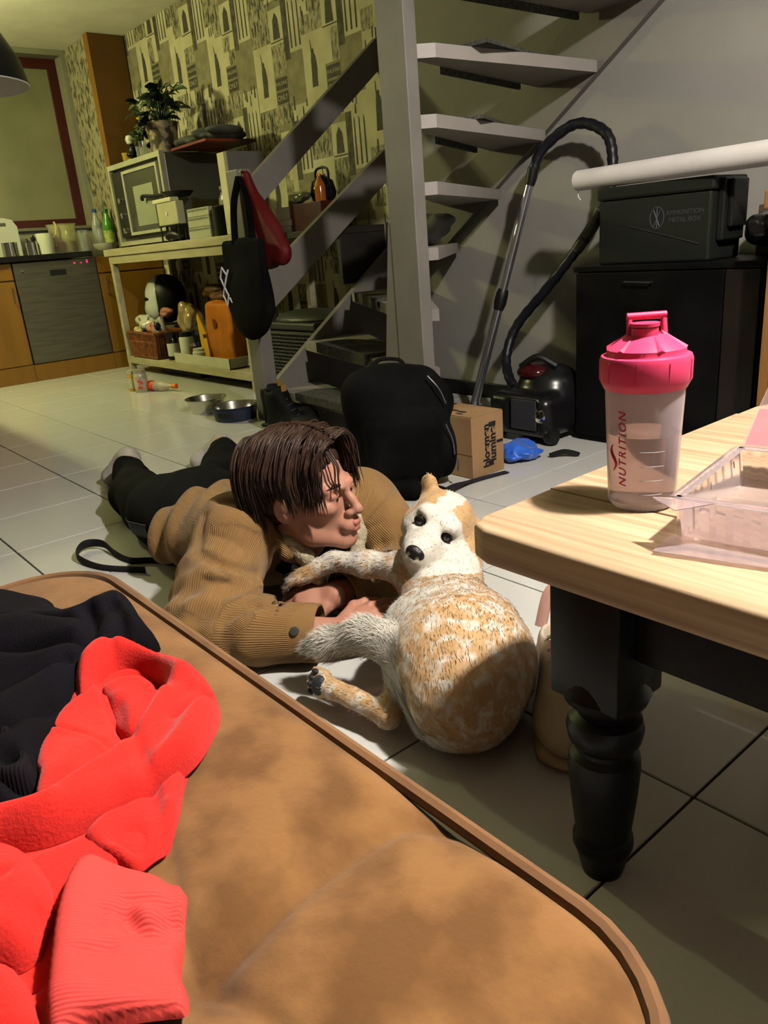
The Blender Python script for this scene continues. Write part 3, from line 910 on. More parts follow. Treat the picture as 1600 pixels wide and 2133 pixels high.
# folded cloth heap and magazines on the oven
mg = B().box((-4.98, 2.50, OZ - 0.012), (-4.52, 2.86, OZ + 0.004), 0.002)
t = tag(mg.build('magazine', M('dark_magazine', (60, 44, 34), 0.5, col2=(150, 60, 30), nscale=6)), 'dark magazine lying at the oven edge behind the plant', 'magazine')
s = SDF()
for q in range(9):
    x = -5.02 + 0.06 * q
    s.add(s_ell((x, 2.68 + 0.03 * math.sin(q * 2.1), OZ + 0.045 + 0.012 * math.sin(q * 1.7)), (0.07, 0.13, 0.03 + 0.008 * math.cos(q * 2.6))), 0.015)
o = s.build('folded_cloth', (-5.2, 2.5, OZ - 0.01), (-4.4, 2.88, OZ + 0.13), 0.009, M('grey_cloth', (104, 104, 92), 0.9, col2=(70, 74, 74), nscale=9))
tag(o, 'loose grey cloth folded on magazines behind the plant', 'cloth')
for v in o.data.vertices: v.co.z = max(v.co.z, OZ + 0.005)

# ---- in front of the oven on the bench
wb_ = thing('kitchen_scale', 'cream kitchen scale box with a pale lid next to the oven', 'scale', (-5.0, 2.40, BZ))
m_cream = M('cream_plastic', (186, 182, 146), 0.5)
box_obj('box', (-5.02, 2.355, BZ + 0.10), (-4.74, 2.41, BZ + 0.235), m_cream, wb_, 0.006)
box_obj('lid', (-5.06, 2.35, BZ + 0.236), (-4.80, 2.412, BZ + 0.262), M('pale_lid', (222, 218, 178), 0.5), wb_, 0.006)
rk = B()
for x in (-5.01, -4.76):
    rk.tube([(x, 2.36, BZ), (x, 2.36, BZ + 0.10)], 0.006, 6).tube([(x, 2.405, BZ), (x, 2.405, BZ + 0.10)], 0.006, 6)
rk.tube([(-5.03, 2.36, BZ + 0.098), (-4.74, 2.36, BZ + 0.098)], 0.005, 6).tube([(-5.03, 2.405, BZ + 0.098), (-4.74, 2.405, BZ + 0.098)], 0.005, 6)
rk.build('stand', m_black, wb_, True)
B().lathe([(0, 0), (0.012, 0), (0.012, 0.004), (0, 0.005)], (-4.88, 2.354, BZ + 0.17), 14, rot=Matrix.Rotation(math.radians(90), 3, 'X')).build('mark', M('pale_print', (226, 224, 200), 0.5), wb_, True)
pn = thing('frying_pan', 'black frying pan handle resting over the scale lid', 'pan', (-5.0, 2.40, BZ + 0.26))
B().tube(catmull([(-5.30, 2.395, BZ + 0.285), (-5.27, 2.39, BZ + 0.305), (-5.12, 2.395, BZ + 0.292), (-4.95, 2.40, BZ + 0.287)], 6), [0.012] * 19, 8).build('handle', m_black, pn, True)
B().lathe([(0, 0.003), (0.075, 0.003), (0.105, 0.032), (0.100, 0.033), (0.072, 0.009), (0, 0.009)], (-4.86, 2.44, BZ + 0.2635), 26).build('pan_bowl', m_black, pn, True)
gr = thing('hand_blender', 'black hand blender lying under the cream scale box', 'blender', (-4.9, 2.38, BZ))
B().tube(catmull([(-4.985, 2.385, BZ + 0.03), (-4.93, 2.395, BZ + 0.045), (-4.86, 2.40, BZ + 0.035), (-4.79, 2.39, BZ + 0.028)], 5), [0.02, 0.022, 0.026, 0.028, 0.028, 0.028, 0.03, 0.03, 0.028, 0.026, 0.02, 0.018, 0.014, 0.012, 0.010, 0.01], 10).build('body', m_black, gr, True)
m_note = M('cream_card', (176, 176, 146), 0.7)
for k, (z0, z1) in enumerate(((0.0, 0.065), (0.066, 0.125), (0.126, 0.175))):
    nb = thing('carton', ['cream striped carton at the bottom of the stack by the upright', 'cream striped carton in the middle of the stack by the upright', 'cream striped carton on top of the stack by the upright'][k], 'carton', (-4.6, 2.44, BZ + z0), 'stacked cream cartons on the bench')
    box_obj('carton_body', (-4.71 + 0.006 * k, 2.40, BZ + z0 + 0.0005), (-4.43 + 0.004 * k, 2.58, BZ + z1), m_note, nb, 0.003)
    sb = B()
    for q in range(18):
        x = -4.70 + 0.015 * q
        sb.box((x, 2.3985, BZ + z1 - 0.018), (x + 0.007, 2.4003, BZ + z1 - 0.006))
    sb.build('printed_dashes', M('grey_print', (96, 98, 84), 0.7), nb)
ca = thing('coffee_tin', 'black glossy tin beside the cream cartons on the bench', 'tin', (-4.33, 2.45, BZ))
B().lathe([(0, BZ), (0.085, BZ), (0.085, BZ + 0.16), (0.078, BZ + 0.168), (0, BZ + 0.168)], (-4.31, 2.46, 0), 26).build('tin_body', M('glossy_black', (12, 12, 14), 0.15), ca, True)
for k, (x, y, h, mm, lab) in enumerate(((-4.62, 2.66, 0.30, m_glass, 'clear storage jar with a steel clip behind the cream cartons'), (-4.40, 2.68, 0.27, M('brown_jar', (92, 70, 40), 0.2, trans=0.3), 'brown storage jar behind the black tin'))):
    t = thing('storage_jar', lab, 'jar', (x, y, BZ))
    B().lathe([(0, BZ), (0.055, BZ), (0.06, BZ + 0.02), (0.06, BZ + h * 0.75), (0.045, BZ + h * 0.85), (0.045, BZ + h * 0.9), (0, BZ + h * 0.9)], (x, y, 0), 24).build('jar_wall', mm, t, True)
    B().lathe([(0.05, BZ + h * 0.885), (0.05, BZ + h), (0, BZ + h)], (x, y, 0), 24).build('lid', m_chrome if k == 0 else m_black, t, True)

# ---- lower shelf of the bench
SZ = 0.1155
he = thing('motorcycle_helmet', 'black and white motorcycle helmet at the end of the lower shelf', 'helmet', (-5.85, 2.62, SZ + 0.3))
hc = np.array([-5.80, 2.68, 0.535])
s = SDF()
s.add(s_ell(hc, (0.165, 0.15, 0.165)), 0.02).add(s_ell(hc + [-0.02, -0.02, -0.09], (0.15, 0.14, 0.11)), 0.04)
s.add(s_ell(hc + [-0.15, -0.10, -0.02], (0.10, 0.09, 0.05)), 0.01, 's')
s.build('shell', hc - [.25, .25, .26], hc + [.25, .25, .2], 0.008, M('helmet_black', (7, 7, 8), 0.5), he, 2)
# white side panel
s = SDF()
s.add(s_ell(hc, (0.168, 0.153, 0.168)), 0.02).add(s_ell(hc + [-0.02, -0.02, -0.09], (0.153, 0.143, 0.113)), 0.04)
s.add(s_ell(hc + [-0.15, -0.10, -0.02], (0.10, 0.09, 0.05)), 0.01, 's').add(s_box(hc + np.array([-0.65, -0.76, 0]) * 0.185, (0.155, 0.3, 0.3), 0.01, np.array([[0.65, 0.76, 0], [-0.76, 0.65, 0], [0, 0, 1]])), 0.004, 'i')
s.build('white_panel', hc - [.25, .25, .26], hc + [.25, .25, .2], 0.008, M('helmet_white', (206, 208, 196), 0.25), he, 2)
s = SDF()
s.add(s_ell(hc + [-0.02, -0.01, -0.01], (0.15, 0.15, 0.05)), 0.01)
s.build('visor', hc - [.25, .25, .1], hc + [.25, .25, .1], 0.008, M('visor', (20, 22, 20), 0.1), he)
hs = B().box((-5.92, 2.62, SZ), (-5.62, 2.86, 0.325), 0.006)
tag(hs.build('storage_box', M('grey_crate', (92, 98, 92), 0.5)), 'grey storage box under the motorcycle helmet on the shelf', 'box')

ba = thing('wicker_basket', 'brown wicker basket full of plastic bags on the lower shelf', 'basket', (-5.72, 2.47, SZ))
m_wick = M('brown_wicker', (150, 88, 36), 0.6, col2=(92, 50, 20), nscale=30)
# basket body on the shelf near the front
bx0, bx1, by0, by1, bz0, bz1 = -5.84, -5.42, 2.365, 2.60, SZ + 0.001, SZ + 0.185
def bas(x, y, z):
    t = (z - bz0) / (bz1 - bz0)
    e = 0.035 * t
    cx, cy = (bx0 + bx1) / 2, (by0 + by1) / 2
    return (cx + (x - cx) * (1 + e * 3), cy + (y - cy) * (1 + e * 2), z)
wl_ = B()
for (a, c_) in (((bx0, by0), (bx1, by0)), ((bx1, by0), (bx1, by1)), ((bx1, by1), (bx0, by1)), ((bx0, by1), (bx0, by0))):
    p = [bas(a[0], a[1], bz0), bas(c_[0], c_[1], bz0), bas(c_[0], c_[1], bz1), bas(a[0], a[1], bz1)]
    wl_.bm.faces.new([wl_.bm.verts.new(v) for v in p])
wl_.bm.faces.new([wl_.bm.verts.new(bas(x, y, bz0)) for x, y in ((bx0, by0), (bx1, by0), (bx1, by1), (bx0, by1))])
wl_.build('lining', M('wicker_dark', (58, 32, 14), 0.8), ba)
per = []
for k in range(22): per.append((bx0 + (bx1 - bx0) * k / 22, by0))
for k in range(12): per.append((bx1, by0 + (by1 - by0) * k / 12))
for k in range(22): per.append((bx1 - (bx1 - bx0) * k / 22, by1))
for k in range(12): per.append((bx0, by1 - (by1 - by0) * k / 12))
for k, (x, y) in enumerate(per):
    B().tube([bas(x, y, bz0), bas(x, y, (bz0 + bz1) / 2), bas(x, y, bz1)], 0.0075, 6).build('upright_cane', m_wick, ba, True)
for r_ in range(3):
    z = [bz0 + 0.012, bz0 + 0.12, bz1][r_]
    pts = [bas(x, y, z) for x, y in per] ; pts.append(pts[0])
    B().tube(pts, 0.0095 if r_ < 2 else 0.013, 7, cap=False).build('weave_band', m_wick, ba, True)

def crumple(name, lab, cat, c, r, mat, seed, group=None, n=9, h=0.008, zmin=None, amp=1.0):
    rr = np.random.default_rng(seed)
    s = SDF(); c = np.array(c, float); r = np.array(r, float)
    for k in range(n):
        o = rr.uniform(-0.55, 0.55, 3) * r
        s.add(s_ell(c + o, r * rr.uniform(0.35, 0.7)), 0.012)
    s.post = lambda p, d: d + amp * 0.07 * r.min() * vnoise(p, 2.2 / r.min(), seed) + amp * 0.05 * r.min() * np.abs(vnoise(p, 4.2 / r.min(), seed + 50))
    if zmin is not None:
        s.add(s_box((c[0], c[1], zmin - 0.5), (1, 1, 0.5), 0.001), 0.002, 's')
    o = s.build(name, c - r * 1.5, c + r * 1.5, h, mat, None, 0)
    return tag(o, lab, cat, group)
m_film = M('clear_film', (216, 208, 176), 0.14, col2=(150, 140, 108), nscale=14, spec=0.9, coat=0.5)
crumple('plastic_bag', 'crumpled clear plastic bag with dark print in the basket', 'bag', (-5.72, 2.46, 0.355), (0.10, 0.08, 0.075), M('printed_film', (212, 210, 186), 0.2, col2=(40, 38, 34), nscale=26, ramp=(0.55, 0.62), coat=0.4), 3)
crumple('snack_bag', 'red and white snack bag in the wicker basket', 'bag', (-5.60, 2.44, 0.325), (0.065, 0.05, 0.055), M('red_snack', (190, 62, 44), 0.25, col2=(222, 180, 150), nscale=16, coat=0.4), 4)
crumple('snack_bag', 'clear snack bag with a dark blue patch in the basket', 'bag', (-5.47, 2.43, 0.335), (0.065, 0.05, 0.075), M('blue_patch', (186, 178, 160), 0.2, col2=(24, 34, 74), nscale=12, ramp=(0.55, 0.58), coat=0.4), 5)
crumple('snack_bag', 'pale yellow bag at the basket corner', 'bag', (-5.79, 2.42, 0.30), (0.045, 0.045, 0.045), M('yellow_snack', (206, 190, 130), 0.3, coat=0.3), 6)
crumple('bread_bag', 'clear bag of brown bread rolls behind the wicker basket', 'bag', (-5.20, 2.56, 0.40), (0.11, 0.09, 0.14), M('bread_in_film', (150, 118, 66), 0.2, col2=(196, 180, 130), nscale=10, coat=0.6), 8)
crumple('meat_pack', 'pink packet with an orange tip on top of the basket', 'packet', (-5.60, 2.56, 0.42), (0.075, 0.05, 0.035), M('pink_pack', (176, 104, 92), 0.3, col2=(214, 150, 120), nscale=20), 9)
m_lab = M('white_label', (206, 204, 186), 0.6)
def jar(lab, x, y, z, r, h, mat, lidm, labm=None, group=None, cat='jar', name='jar'):
    t = thing(name, lab, cat, (x, y, z), group)
    B().lathe([(0, z), (r, z), (r, z + h * 0.78), (r * 0.85, z + h * 0.86), (0, z + h * 0.86)], (x, y, 0), 22).build('jar_wall', mat, t, True)
    B().lathe([(r * 0.9, z + h * 0.84), (r * 0.9, z + h), (0, z + h)], (x, y, 0), 22).build('lid', lidm, t, True)
    if labm:
        B().lathe([(r * 1.015, z + h * 0.15), (r * 1.015, z + h * 0.62)], (x, y, 0), 22).build('paper_label', labm, t, True)
    return t
SH = SZ + 0.0005
jar('dark jar with a white label beside the wicker basket', -5.30, 2.44, SH, 0.042, 0.19, M('dark_jar', (30, 30, 24), 0.12), m_black, m_lab)
crumple('dog_treat_pouch', 'tall grey and cream pouch standing behind the white tub', 'pouch', (-5.20, 2.73, 0.24), (0.07, 0.06, 0.12), M('pouch', (196, 190, 160), 0.35, col2=(60, 56, 48), nscale=9), 21, zmin=SH)
# white tray with things in it
tr = thing('plastic_tray', 'white plastic tray at the front of the lower shelf', 'tray', (-4.8, 2.42, SZ))
tb = B()
tx0, tx1, ty0, ty1 = -5.13, -4.36, 2.36, 2.62
tb.box((tx0, ty0, SH), (tx1, ty1, SH + 0.006)).box((tx0, ty0, SH), (tx1, ty0 + 0.006, SH + 0.068)).box((tx0, ty1 - 0.006, SH), (tx1, ty1, SH + 0.068)).box((tx0, ty0, SH), (tx0 + 0.006, ty1, SH + 0.068)).box((tx1 - 0.006, ty0, SH), (tx1, ty1, SH + 0.068))
tb.build('tray_shell', M('cream_tray', (208, 204, 178), 0.5), tr)
TZ = SH + 0.0065
jar('white tub with a black lid standing in the plastic tray', -5.05, 2.43, TZ, 0.05, 0.20, M('white_tub', (222, 220, 200), 0.4), m_black, None, cat='tub', name='tub')
jar('white bowl shaped tub at the front of the plastic tray', -4.83, 2.42, TZ, 0.06, 0.10, M('cream_tub', (204, 200, 180), 0.45), M('tub_rim', (190, 186, 168), 0.45), None, cat='tub', name='tub')
jar('glass jar with a steel lid between the two white tubs', -4.94, 2.43, TZ, 0.035, 0.13, M('plum_glass', (70, 56, 52), 0.15), m_chrome)
bottle('clear bottle with blue contents behind the white tubs', -4.92, 2.54, 0.045, 0.27, M('blue_tint_pet', (70, 110, 150), 0.12, trans=0.5), m_blue, z0=TZ)
# orange kibble bag with the yellow side gusset
kb = thing('pet_food_bag', 'tall orange pet food bag standing in the tray', 'bag', (-4.62, 2.50, TZ))
s = SDF()
s.add(s_box((-4.58, 2.50, TZ + 0.20), (0.165, 0.065, 0.20), 0.03), 0.02)
s.post = lambda p, d: d + 0.006 * vnoise(p, 18, 4) + 0.10 * np.clip(p[:, 2] - 0.42, 0, 1) * np.abs(p[:, 1] - 2.50) / 0.05
s.build('bag_body', (-4.80, 2.40, TZ - 0.002), (-4.36, 2.60, 0.56), 0.008, M('orange_bag', (196, 116, 20), 0.4, col2=(176, 98, 14), nscale=8), kb)
B().prism([(-4.80, TZ + 0.02), (-4.70, TZ + 0.005), (-4.72, TZ + 0.2), (-4.80, TZ + 0.33), (-4.82, TZ + 0.30)], 1, 2.415, 2.43).build('side_gusset', M('yellow_gusset', (220, 166, 24), 0.4), kb)
B().lathe([(0, 0), (0.032, 0), (0.032, 0.002), (0, 0.002)], (-4.62, 2.434, TZ + 0.26), 20, rot=Matrix.Rotation(math.radians(90), 3, 'X')).build('round_emblem', M('brown_emblem', (96, 40, 18), 0.5), kb, True)
B().box((-4.76, 2.413, TZ + 0.17), (-4.72, 2.4152, TZ + 0.195)).build('printed_block', M('dark_print', (40, 30, 16), 0.6), kb)
# stuff behind: dark bread shape, pale canister, box
crumple('paper_bag', 'dark brown paper bag lying over the things on the shelf', 'bag', (-4.93, 2.68, 0.56), (0.20, 0.10, 0.06), M('brown_bag', (66, 38, 22), 0.6, col2=(120, 76, 36), nscale=9), 12)
bk_ = B().box((-5.05, 2.66, SH), (-4.70, 2.84, 0.50), 0.005)
tag(bk_.build('storage_box', M('slate_box', (62, 72, 72), 0.5, col2=(96, 100, 92), nscale=7)), 'slate blue box behind the orange pet food bag', 'box')
for x, m_, lab in ((-4.95, M('blue_tube', (20, 44, 104), 0.4), 'blue cardboard tube standing against the papered wall'), (-4.72, m_black, 'black cardboard tube standing against the papered wall')):
    o = B().lathe([(0, 0.505), (0.03, 0.505), (0.03, 0.84), (0, 0.84)], (x, 2.81, 0), 16).build('cardboard_tube', m_, None, True)
    tag(o, lab, 'tube')
jar('pale round canister behind the black tote bag', -4.45, 2.74, SH, 0.07, 0.42, M('canister', (170, 166, 146), 0.5), M('canister_lid', (150, 146, 128), 0.5), None, cat='canister', name='canister')
# black baking sheet under the shelf
tag(box_obj('baking_sheet', (-5.62, 2.46, 0.0005), (-4.98, 2.80, 0.03), m_black, None, 0.004), 'black baking sheet on the tiles under the bench shelf', 'baking sheet')

# ---- hanging bags at the newel
hook = thing('coat_hook', 'small metal hook at the top of the newel', 'hook', (-3.29, 1.99, 1.12))
B().tube([(-3.294, 1.985, 1.10), (-3.25, 1.96, 1.10), (-3.215, 1.935, 1.105), (-3.205, 1.93, 1.13)], 0.006, 8).lathe([(0, -0.012), (0.012, 0), (0, 0.012)], (-3.203, 1.928, 1.14), 12).build('hook_body', m_chrome, hook, True)
tt = thing('tote_bag', 'black cotton tote bag with a white line emblem hanging from newel', 'bag', (-3.2, 1.88, 0.8))
m_blackcloth = M('black_cotton', (6, 6, 7), 0.95, spec=0.05, bump=0.2, bscale=300)
s = SDF()
s.add(s_box((-3.20, 1.885, 0.70), (0.172, 0.026, 0.165), 0.025), 0.02)
s.add(s_ell((-3.205, 1.882, 0.585), (0.185, 0.046, 0.17)), 0.03)
s.post = lambda p, d: d + 0.006 * vnoise(p, 16, 2)
s.build('bag_body', (-3.45, 1.81, 0.36), (-2.95, 1.955, 0.92), 0.009, m_blackcloth, tt)
for dx, dy in ((-0.045, -0.012), (0.075, 0.010)):
    B().tube(catmull([(-3.20 + dx, 1.885 + dy, 0.84), (-3.205 + dx * 0.75, 1.90 + dy, 1.0), (-3.206, 1.918 + dy * 0.4, 1.118)], 6), 0.01, 8, flat=(0.035, 0.008)).build('handle', m_blackcloth, tt, True)
m_wline = M('white_print', (226, 226, 230), 0.7)
em = B()
ex, ez, ey = -3.345, 0.665, 1.839
def el(pts, w=0.0042):
    em.tube([(ex + a, ey + 0.10 * abs(a - 0.02), ez + b_) for a, b_ in pts], w, 6)
el([(0.004, 0.080), (-0.026, 0.035), (0.004, -0.005), (0.034, -0.045), (0.016, -0.085), (-0.020, -0.045), (0.010, -0.002), (0.040, 0.045), (0.004, 0.080)])
el([(0.040, 0.045), (0.056, 0.068)]); el([(0.040, -0.055), (0.056, -0.078)])
em.build('emblem', m_wline, tt, True)
rb = thing('shopping_bag', 'dark red folded shopping bag hanging behind the tote', 'bag', (-3.1, 1.95, 0.9))
s = SDF()
s.add(s_caps((-3.195, 1.945, 1.12), (-3.10, 1.955, 0.80), 0.024, 0.075), 0.03).add(s_caps((-3.15, 1.95, 1.0), (-3.00, 1.955, 0.79), 0.035, 0.055), 0.03)
s.post = lambda p, d: d + 0.008 * vnoise(p * np.array([1, 1, 0.3]), 40, 6)
s.add(s_box((-3.1, 2.10, 0.9), (0.5, 0.11, 0.6), 0.01), 0.01, 's').add(s_box((-3.1, 1.74, 0.9), (0.5, 0.18, 0.6), 0.01), 0.01, 's')
s.build('bag_body', (-3.3, 1.88, 0.65), (-2.85, 2.05, 1.2), 0.008, M('dark_red_nylon', (88, 7, 9), 0.6, spec=0.15), rb)

# ---- shelf and things behind the stair rail
sh = thing('wall_shelf', 'dark low wall shelf behind the stair rail boards', 'shelf', (-3.8, 2.8, 0.86))
m_ebony = M('ebony_board', (30, 26, 22), 0.6)
box_obj('board', (-4.02, 2.56, 0.855), (-3.42, 2.915, 0.89), m_ebony, sh, 0.002)
box_obj('side_panel', (-3.45, 2.60, 0.60), (-3.42, 2.915, 0.854), m_ebony, sh, 0.002)
S2 = 0.8905
for k in range(3):
    z0, z1 = S2 + [0, 0.035, 0.068][k], S2 + [0.034, 0.067, 0.135][k]
    tag(box_obj('small_carton', (-4.0 + 0.01 * (k % 2), 2.60, z0 + 0.0003), (-3.86 + 0.012 * (k % 2), 2.74, z1), M('white_card', (176, 172, 166), 0.6), None, 0.002),
        ['flat white carton at the bottom of the small pile behind the rail', 'flat white carton in the middle of the small pile behind the rail', 'taller white carton on top of the small pile behind the rail'][k], 'carton', 'white cartons on the wall shelf')
tag(box_obj('gift_box', (-3.84, 2.60, S2), (-3.56, 2.80, S2 + 0.14), M('dark_red_box', (36, 8, 8), 0.4, col2=(80, 14, 12), nscale=14), None, 0.003), 'dark red box beside the white cartons on the wall shelf', 'box')
GZ = S2 + 0.1405
bottle('small golden bottle glinting on the dark red box', -3.66, 2.68, 0.03, 0.14, M('gold_glass', (190, 110, 30), 0.12, trans=0.3), M('gold_cap', (190, 120, 40), 0.3, metal=0.8), z0=GZ)
t = thing('chrome_kettle', 'dark glossy round kettle behind the golden bottle', 'kettle', (-3.73, 2.78, GZ))
B().lathe([(0, GZ), (0.06, GZ), (0.075, GZ + 0.05), (0.06, GZ + 0.11), (0.02, GZ + 0.14), (0, GZ + 0.145)], (-3.74, 2.76, 0), 26).build('kettle_body', M('dark_gloss', (16, 16, 18), 0.08), t, True)
B().tube(catmull([(-3.80, 2.76, GZ + 0.09), (-3.79, 2.76, GZ + 0.17), (-3.69, 2.76, GZ + 0.17), (-3.68, 2.76, GZ + 0.09)], 6), 0.007, 8).build('handle', m_black, t, True)
crumple('plastic_bag', 'greenish clear plastic bag lying in front of the kettle', 'bag', (-3.79, 2.65, GZ + 0.035), (0.06, 0.045, 0.03), M('green_film', (96, 98, 66), 0.25, coat=0.4), 31, zmin=GZ)
# hamper behind the stringer
hm = thing('laundry_hamper', 'dark woven laundry hamper with closed lid behind the stair stringer', 'hamper', (-3.8, 2.6, 0))
m_ham = M('dark_weave', (54, 54, 46), 0.7, col2=(34, 34, 30), nscale=40)
hx0, hx1, hy0, hy1 = -4.0, -3.48, 2.42, 2.76
box_obj('basket_body', (hx0 + 0.01, hy0 + 0.01, 0), (hx1 - 0.01, hy1 - 0.01, 0.37), m_ham, hm, 0.02)
for k in range(17):
    z = 0.03 + 0.02 * k
    wv = []
    for q in range(40):
        x = hx0 + (hx1 - hx0) * q / 39
        wv.append((x, hy0 + 0.006 + 0.006 * math.sin(q * 2.1 + k * 3.14), z))
    B().tube(wv, 0.008, 5).build('weave_strand', m_ham, hm, True)
box_obj('rim', (hx0, hy0, 0.372), (hx1, hy1, 0.415), M('hamper_rim', (50, 52, 48), 0.5), hm, 0.012)
s = SDF(); s.add(s_ell((-3.74, 2.59, 0.415), (0.27, 0.175, 0.06)), 0.01); s.add(s_box((-3.74, 2.59, 0.2), (1, 1, 0.214), 0.001), 0.002, 's')
s.build('lid', (-4.05, 2.35, 0.39), (-3.4, 2.8, 0.5), 0.008, M('hamper_lid', (58, 60, 54), 0.45), hm)
# cloth bag on the fourth tread
crumple('cloth_bag', 'crumpled pale cloth bag lying on a stair tread behind the post', 'bag', (-2.62, 2.52, 0.835), (0.10, 0.09, 0.065), M('pale_cloth', (150, 156, 158), 0.85, col2=(120, 124, 122), nscale=8), 14, zmin=0.766)

# ================================================================ ALONG THE GREY WALL
m_cabblack = M('black_lacquer', (7, 6, 7), 0.4, spec=0.12)
cb_ = thing('black_cabinet', 'black low cabinet against the grey wall beside the vacuum', 'cabinet', (-1.47, 2.68, 0))
box_obj('carcass', (-1.82, 2.475, 0.0), (-1.13, 2.915, 0.635), m_cabblack, cb_, 0.003)
box_obj('top_board', (-1.825, 2.455, 0.636), (-1.125, 2.915, 0.656), m_cabblack, cb_, 0.003)
box_obj('door', (-1.815, 2.458, 0.03), (-1.25, 2.474, 0.632), m_cabblack, cb_, 0.003)
box_obj('side_door', (-1.246, 2.458, 0.03), (-1.135, 2.474, 0.632), M('brown_black', (24, 16, 12), 0.4), cb_, 0.003)
B().tube([(-1.60, 2.456, 0.60), (-1.60, 2.44, 0.60), (-1.50, 2.44, 0.597), (-1.50, 2.456, 0.597)], 0.004, 6).build('door_handle', M('dull_handle', (60, 60, 62), 0.3, metal=0.8), cb_, True)
CZ = 0.6565
am = thing('ammunition_box', 'dark green metal ammunition box standing on the black cabinet', 'box', (-1.5, 2.55, CZ))
m_am = M('olive_black', (30, 33, 28), 0.5, spec=0.15, col2=(28, 30, 26), nscale=5)
box_obj('can_body', (-1.745, 2.495, CZ), (-1.325, 2.70, CZ + 0.215), m_am, am, 0.008)
box_obj('can_lid', (-1.75, 2.488, CZ + 0.2155), (-1.315, 2.707, CZ + 0.258), m_am, am, 0.008)
box_obj('latch_plate', (-1.3245, 2.53, CZ + 0.06), (-1.30, 2.67, CZ + 0.25), M('olive_latch', (30, 33, 30), 0.35, metal=0.3), am, 0.006)
box_obj('latch_lever', (-1.2995, 2.55, CZ + 0.10), (-1.282, 2.65, CZ + 0.245), M('olive_lever', (24, 26, 25), 0.35, metal=0.3), am, 0.005)
B().tube([(-1.75, 2.56, CZ + 0.20), (-1.775, 2.56, CZ + 0.19), (-1.775, 2.56, CZ + 0.12), (-1.75, 2.56, CZ + 0.11)], 0.006, 8).build('hinge_ring', m_black, am, True)
m_ameb = M('grey_stencil', (62, 62, 68), 0.6)
ring = B()
ring.tube([(-1.515 + 0.026 * math.cos(a), 2.4945, CZ + 0.145 + 0.034 * math.sin(a)) for a in [6.2832 * k / 20 for k in range(21)]], 0.0018, 5, cap=False)
ring.tube([(-1.528, 2.4945, CZ + 0.17), (-1.505, 2.4945, CZ + 0.118)], 0.002, 5).tube([(-1.503, 2.4945, CZ + 0.17), (-1.526, 2.4945, CZ + 0.118)], 0.002, 5).tube([(-1.515, 2.4945, CZ + 0.176), (-1.515, 2.4945, CZ + 0.114)], 0.002, 5)
ring.build('emblem', m_ameb, am)
text_obj('stencil_lettering', 'AMMUNITION', 0.021, m_ameb, am, (-1.415, 2.4945, CZ + 0.157), (1, 0, 0), (0, 0, 1), 0.0002)
text_obj('stencil_lettering', 'METAL BOX', 0.021, m_ameb, am, (-1.415, 2.4945, CZ + 0.134), (1, 0, 0), (0, 0, 1), 0.0002)
B().tube([(-1.62, 2.4945, CZ + 0.125), (-1.36, 2.4945, CZ + 0.055)], 0.0025, 5).build('pressed_rib', M('olive_rib', (44, 46, 40), 0.4), am)
# long white roll lying on the box
rl_ = thing('paper_roll', 'long white roll lying across the top of the ammunition box', 'roll', (-1.45, 2.5, 0.95))
p0, p1 = Vector((-1.86, 2.53, 0.952)), Vector((-0.80, 2.44, 0.957))
def roll(b, r0, r1):
    n = 18
    pts = [p0.lerp(p1, k / n) for k in range(n + 1)]
    b.tube(pts, [r0 + (r1 - r0) * k / n for k in range(n + 1)], 20)
    return b
roll(B(), 0.035, 0.037).build('roll_body', M('white_paper', (226, 220, 216), 0.85, bump=0.1, bscale=40), rl_, True)
B().tube([p0 + Vector((-0.001, 0, -0.034)), p0 + Vector((0.004, -0.004, -0.055)), p0 + Vector((0.016, -0.006, -0.068))], 0.0025, 5).build('loose_edge', M('white_paper', ), rl_, True)
crumple('bin_liner', 'shiny black bin bag lying on the cabinet behind the box', 'bag', (-1.19, 2.62, CZ + 0.075), (0.085, 0.10, 0.075), M('black_film', (12, 11, 12), 0.16, coat=0.5), 41, zmin=CZ)
tag(box_obj('carton', (-1.29, 2.74, CZ), (-0.98, 2.90, CZ + 0.16), M('brown_carton', (88, 72, 56), 0.7), None, 0.003), 'dull brown carton behind the black bin bag', 'carton')
wdn = thing('wooden_cupboard', 'light wooden cupboard at the end of the black cabinet', 'cupboard', (-0.9, 2.5, 0))
m_oak = M('warm_oak', (152, 108, 56), 0.5, col2=(130, 88, 42), nscale=4, stretch=(6, 6, 0.5))
box_obj('side_board', (-1.045, 2.30, 0.0), (-1.02, 2.72, 0.80), m_oak, wdn, 0.002)
box_obj('carcass', (-1.02, 2.32, 0.0), (-0.45, 2.72, 0.80), m_oak, wdn, 0.002)
box_obj('top_rail', (-1.065, 2.29, 0.80), (-0.45, 2.74, 0.85), m_oak, wdn, 0.004)

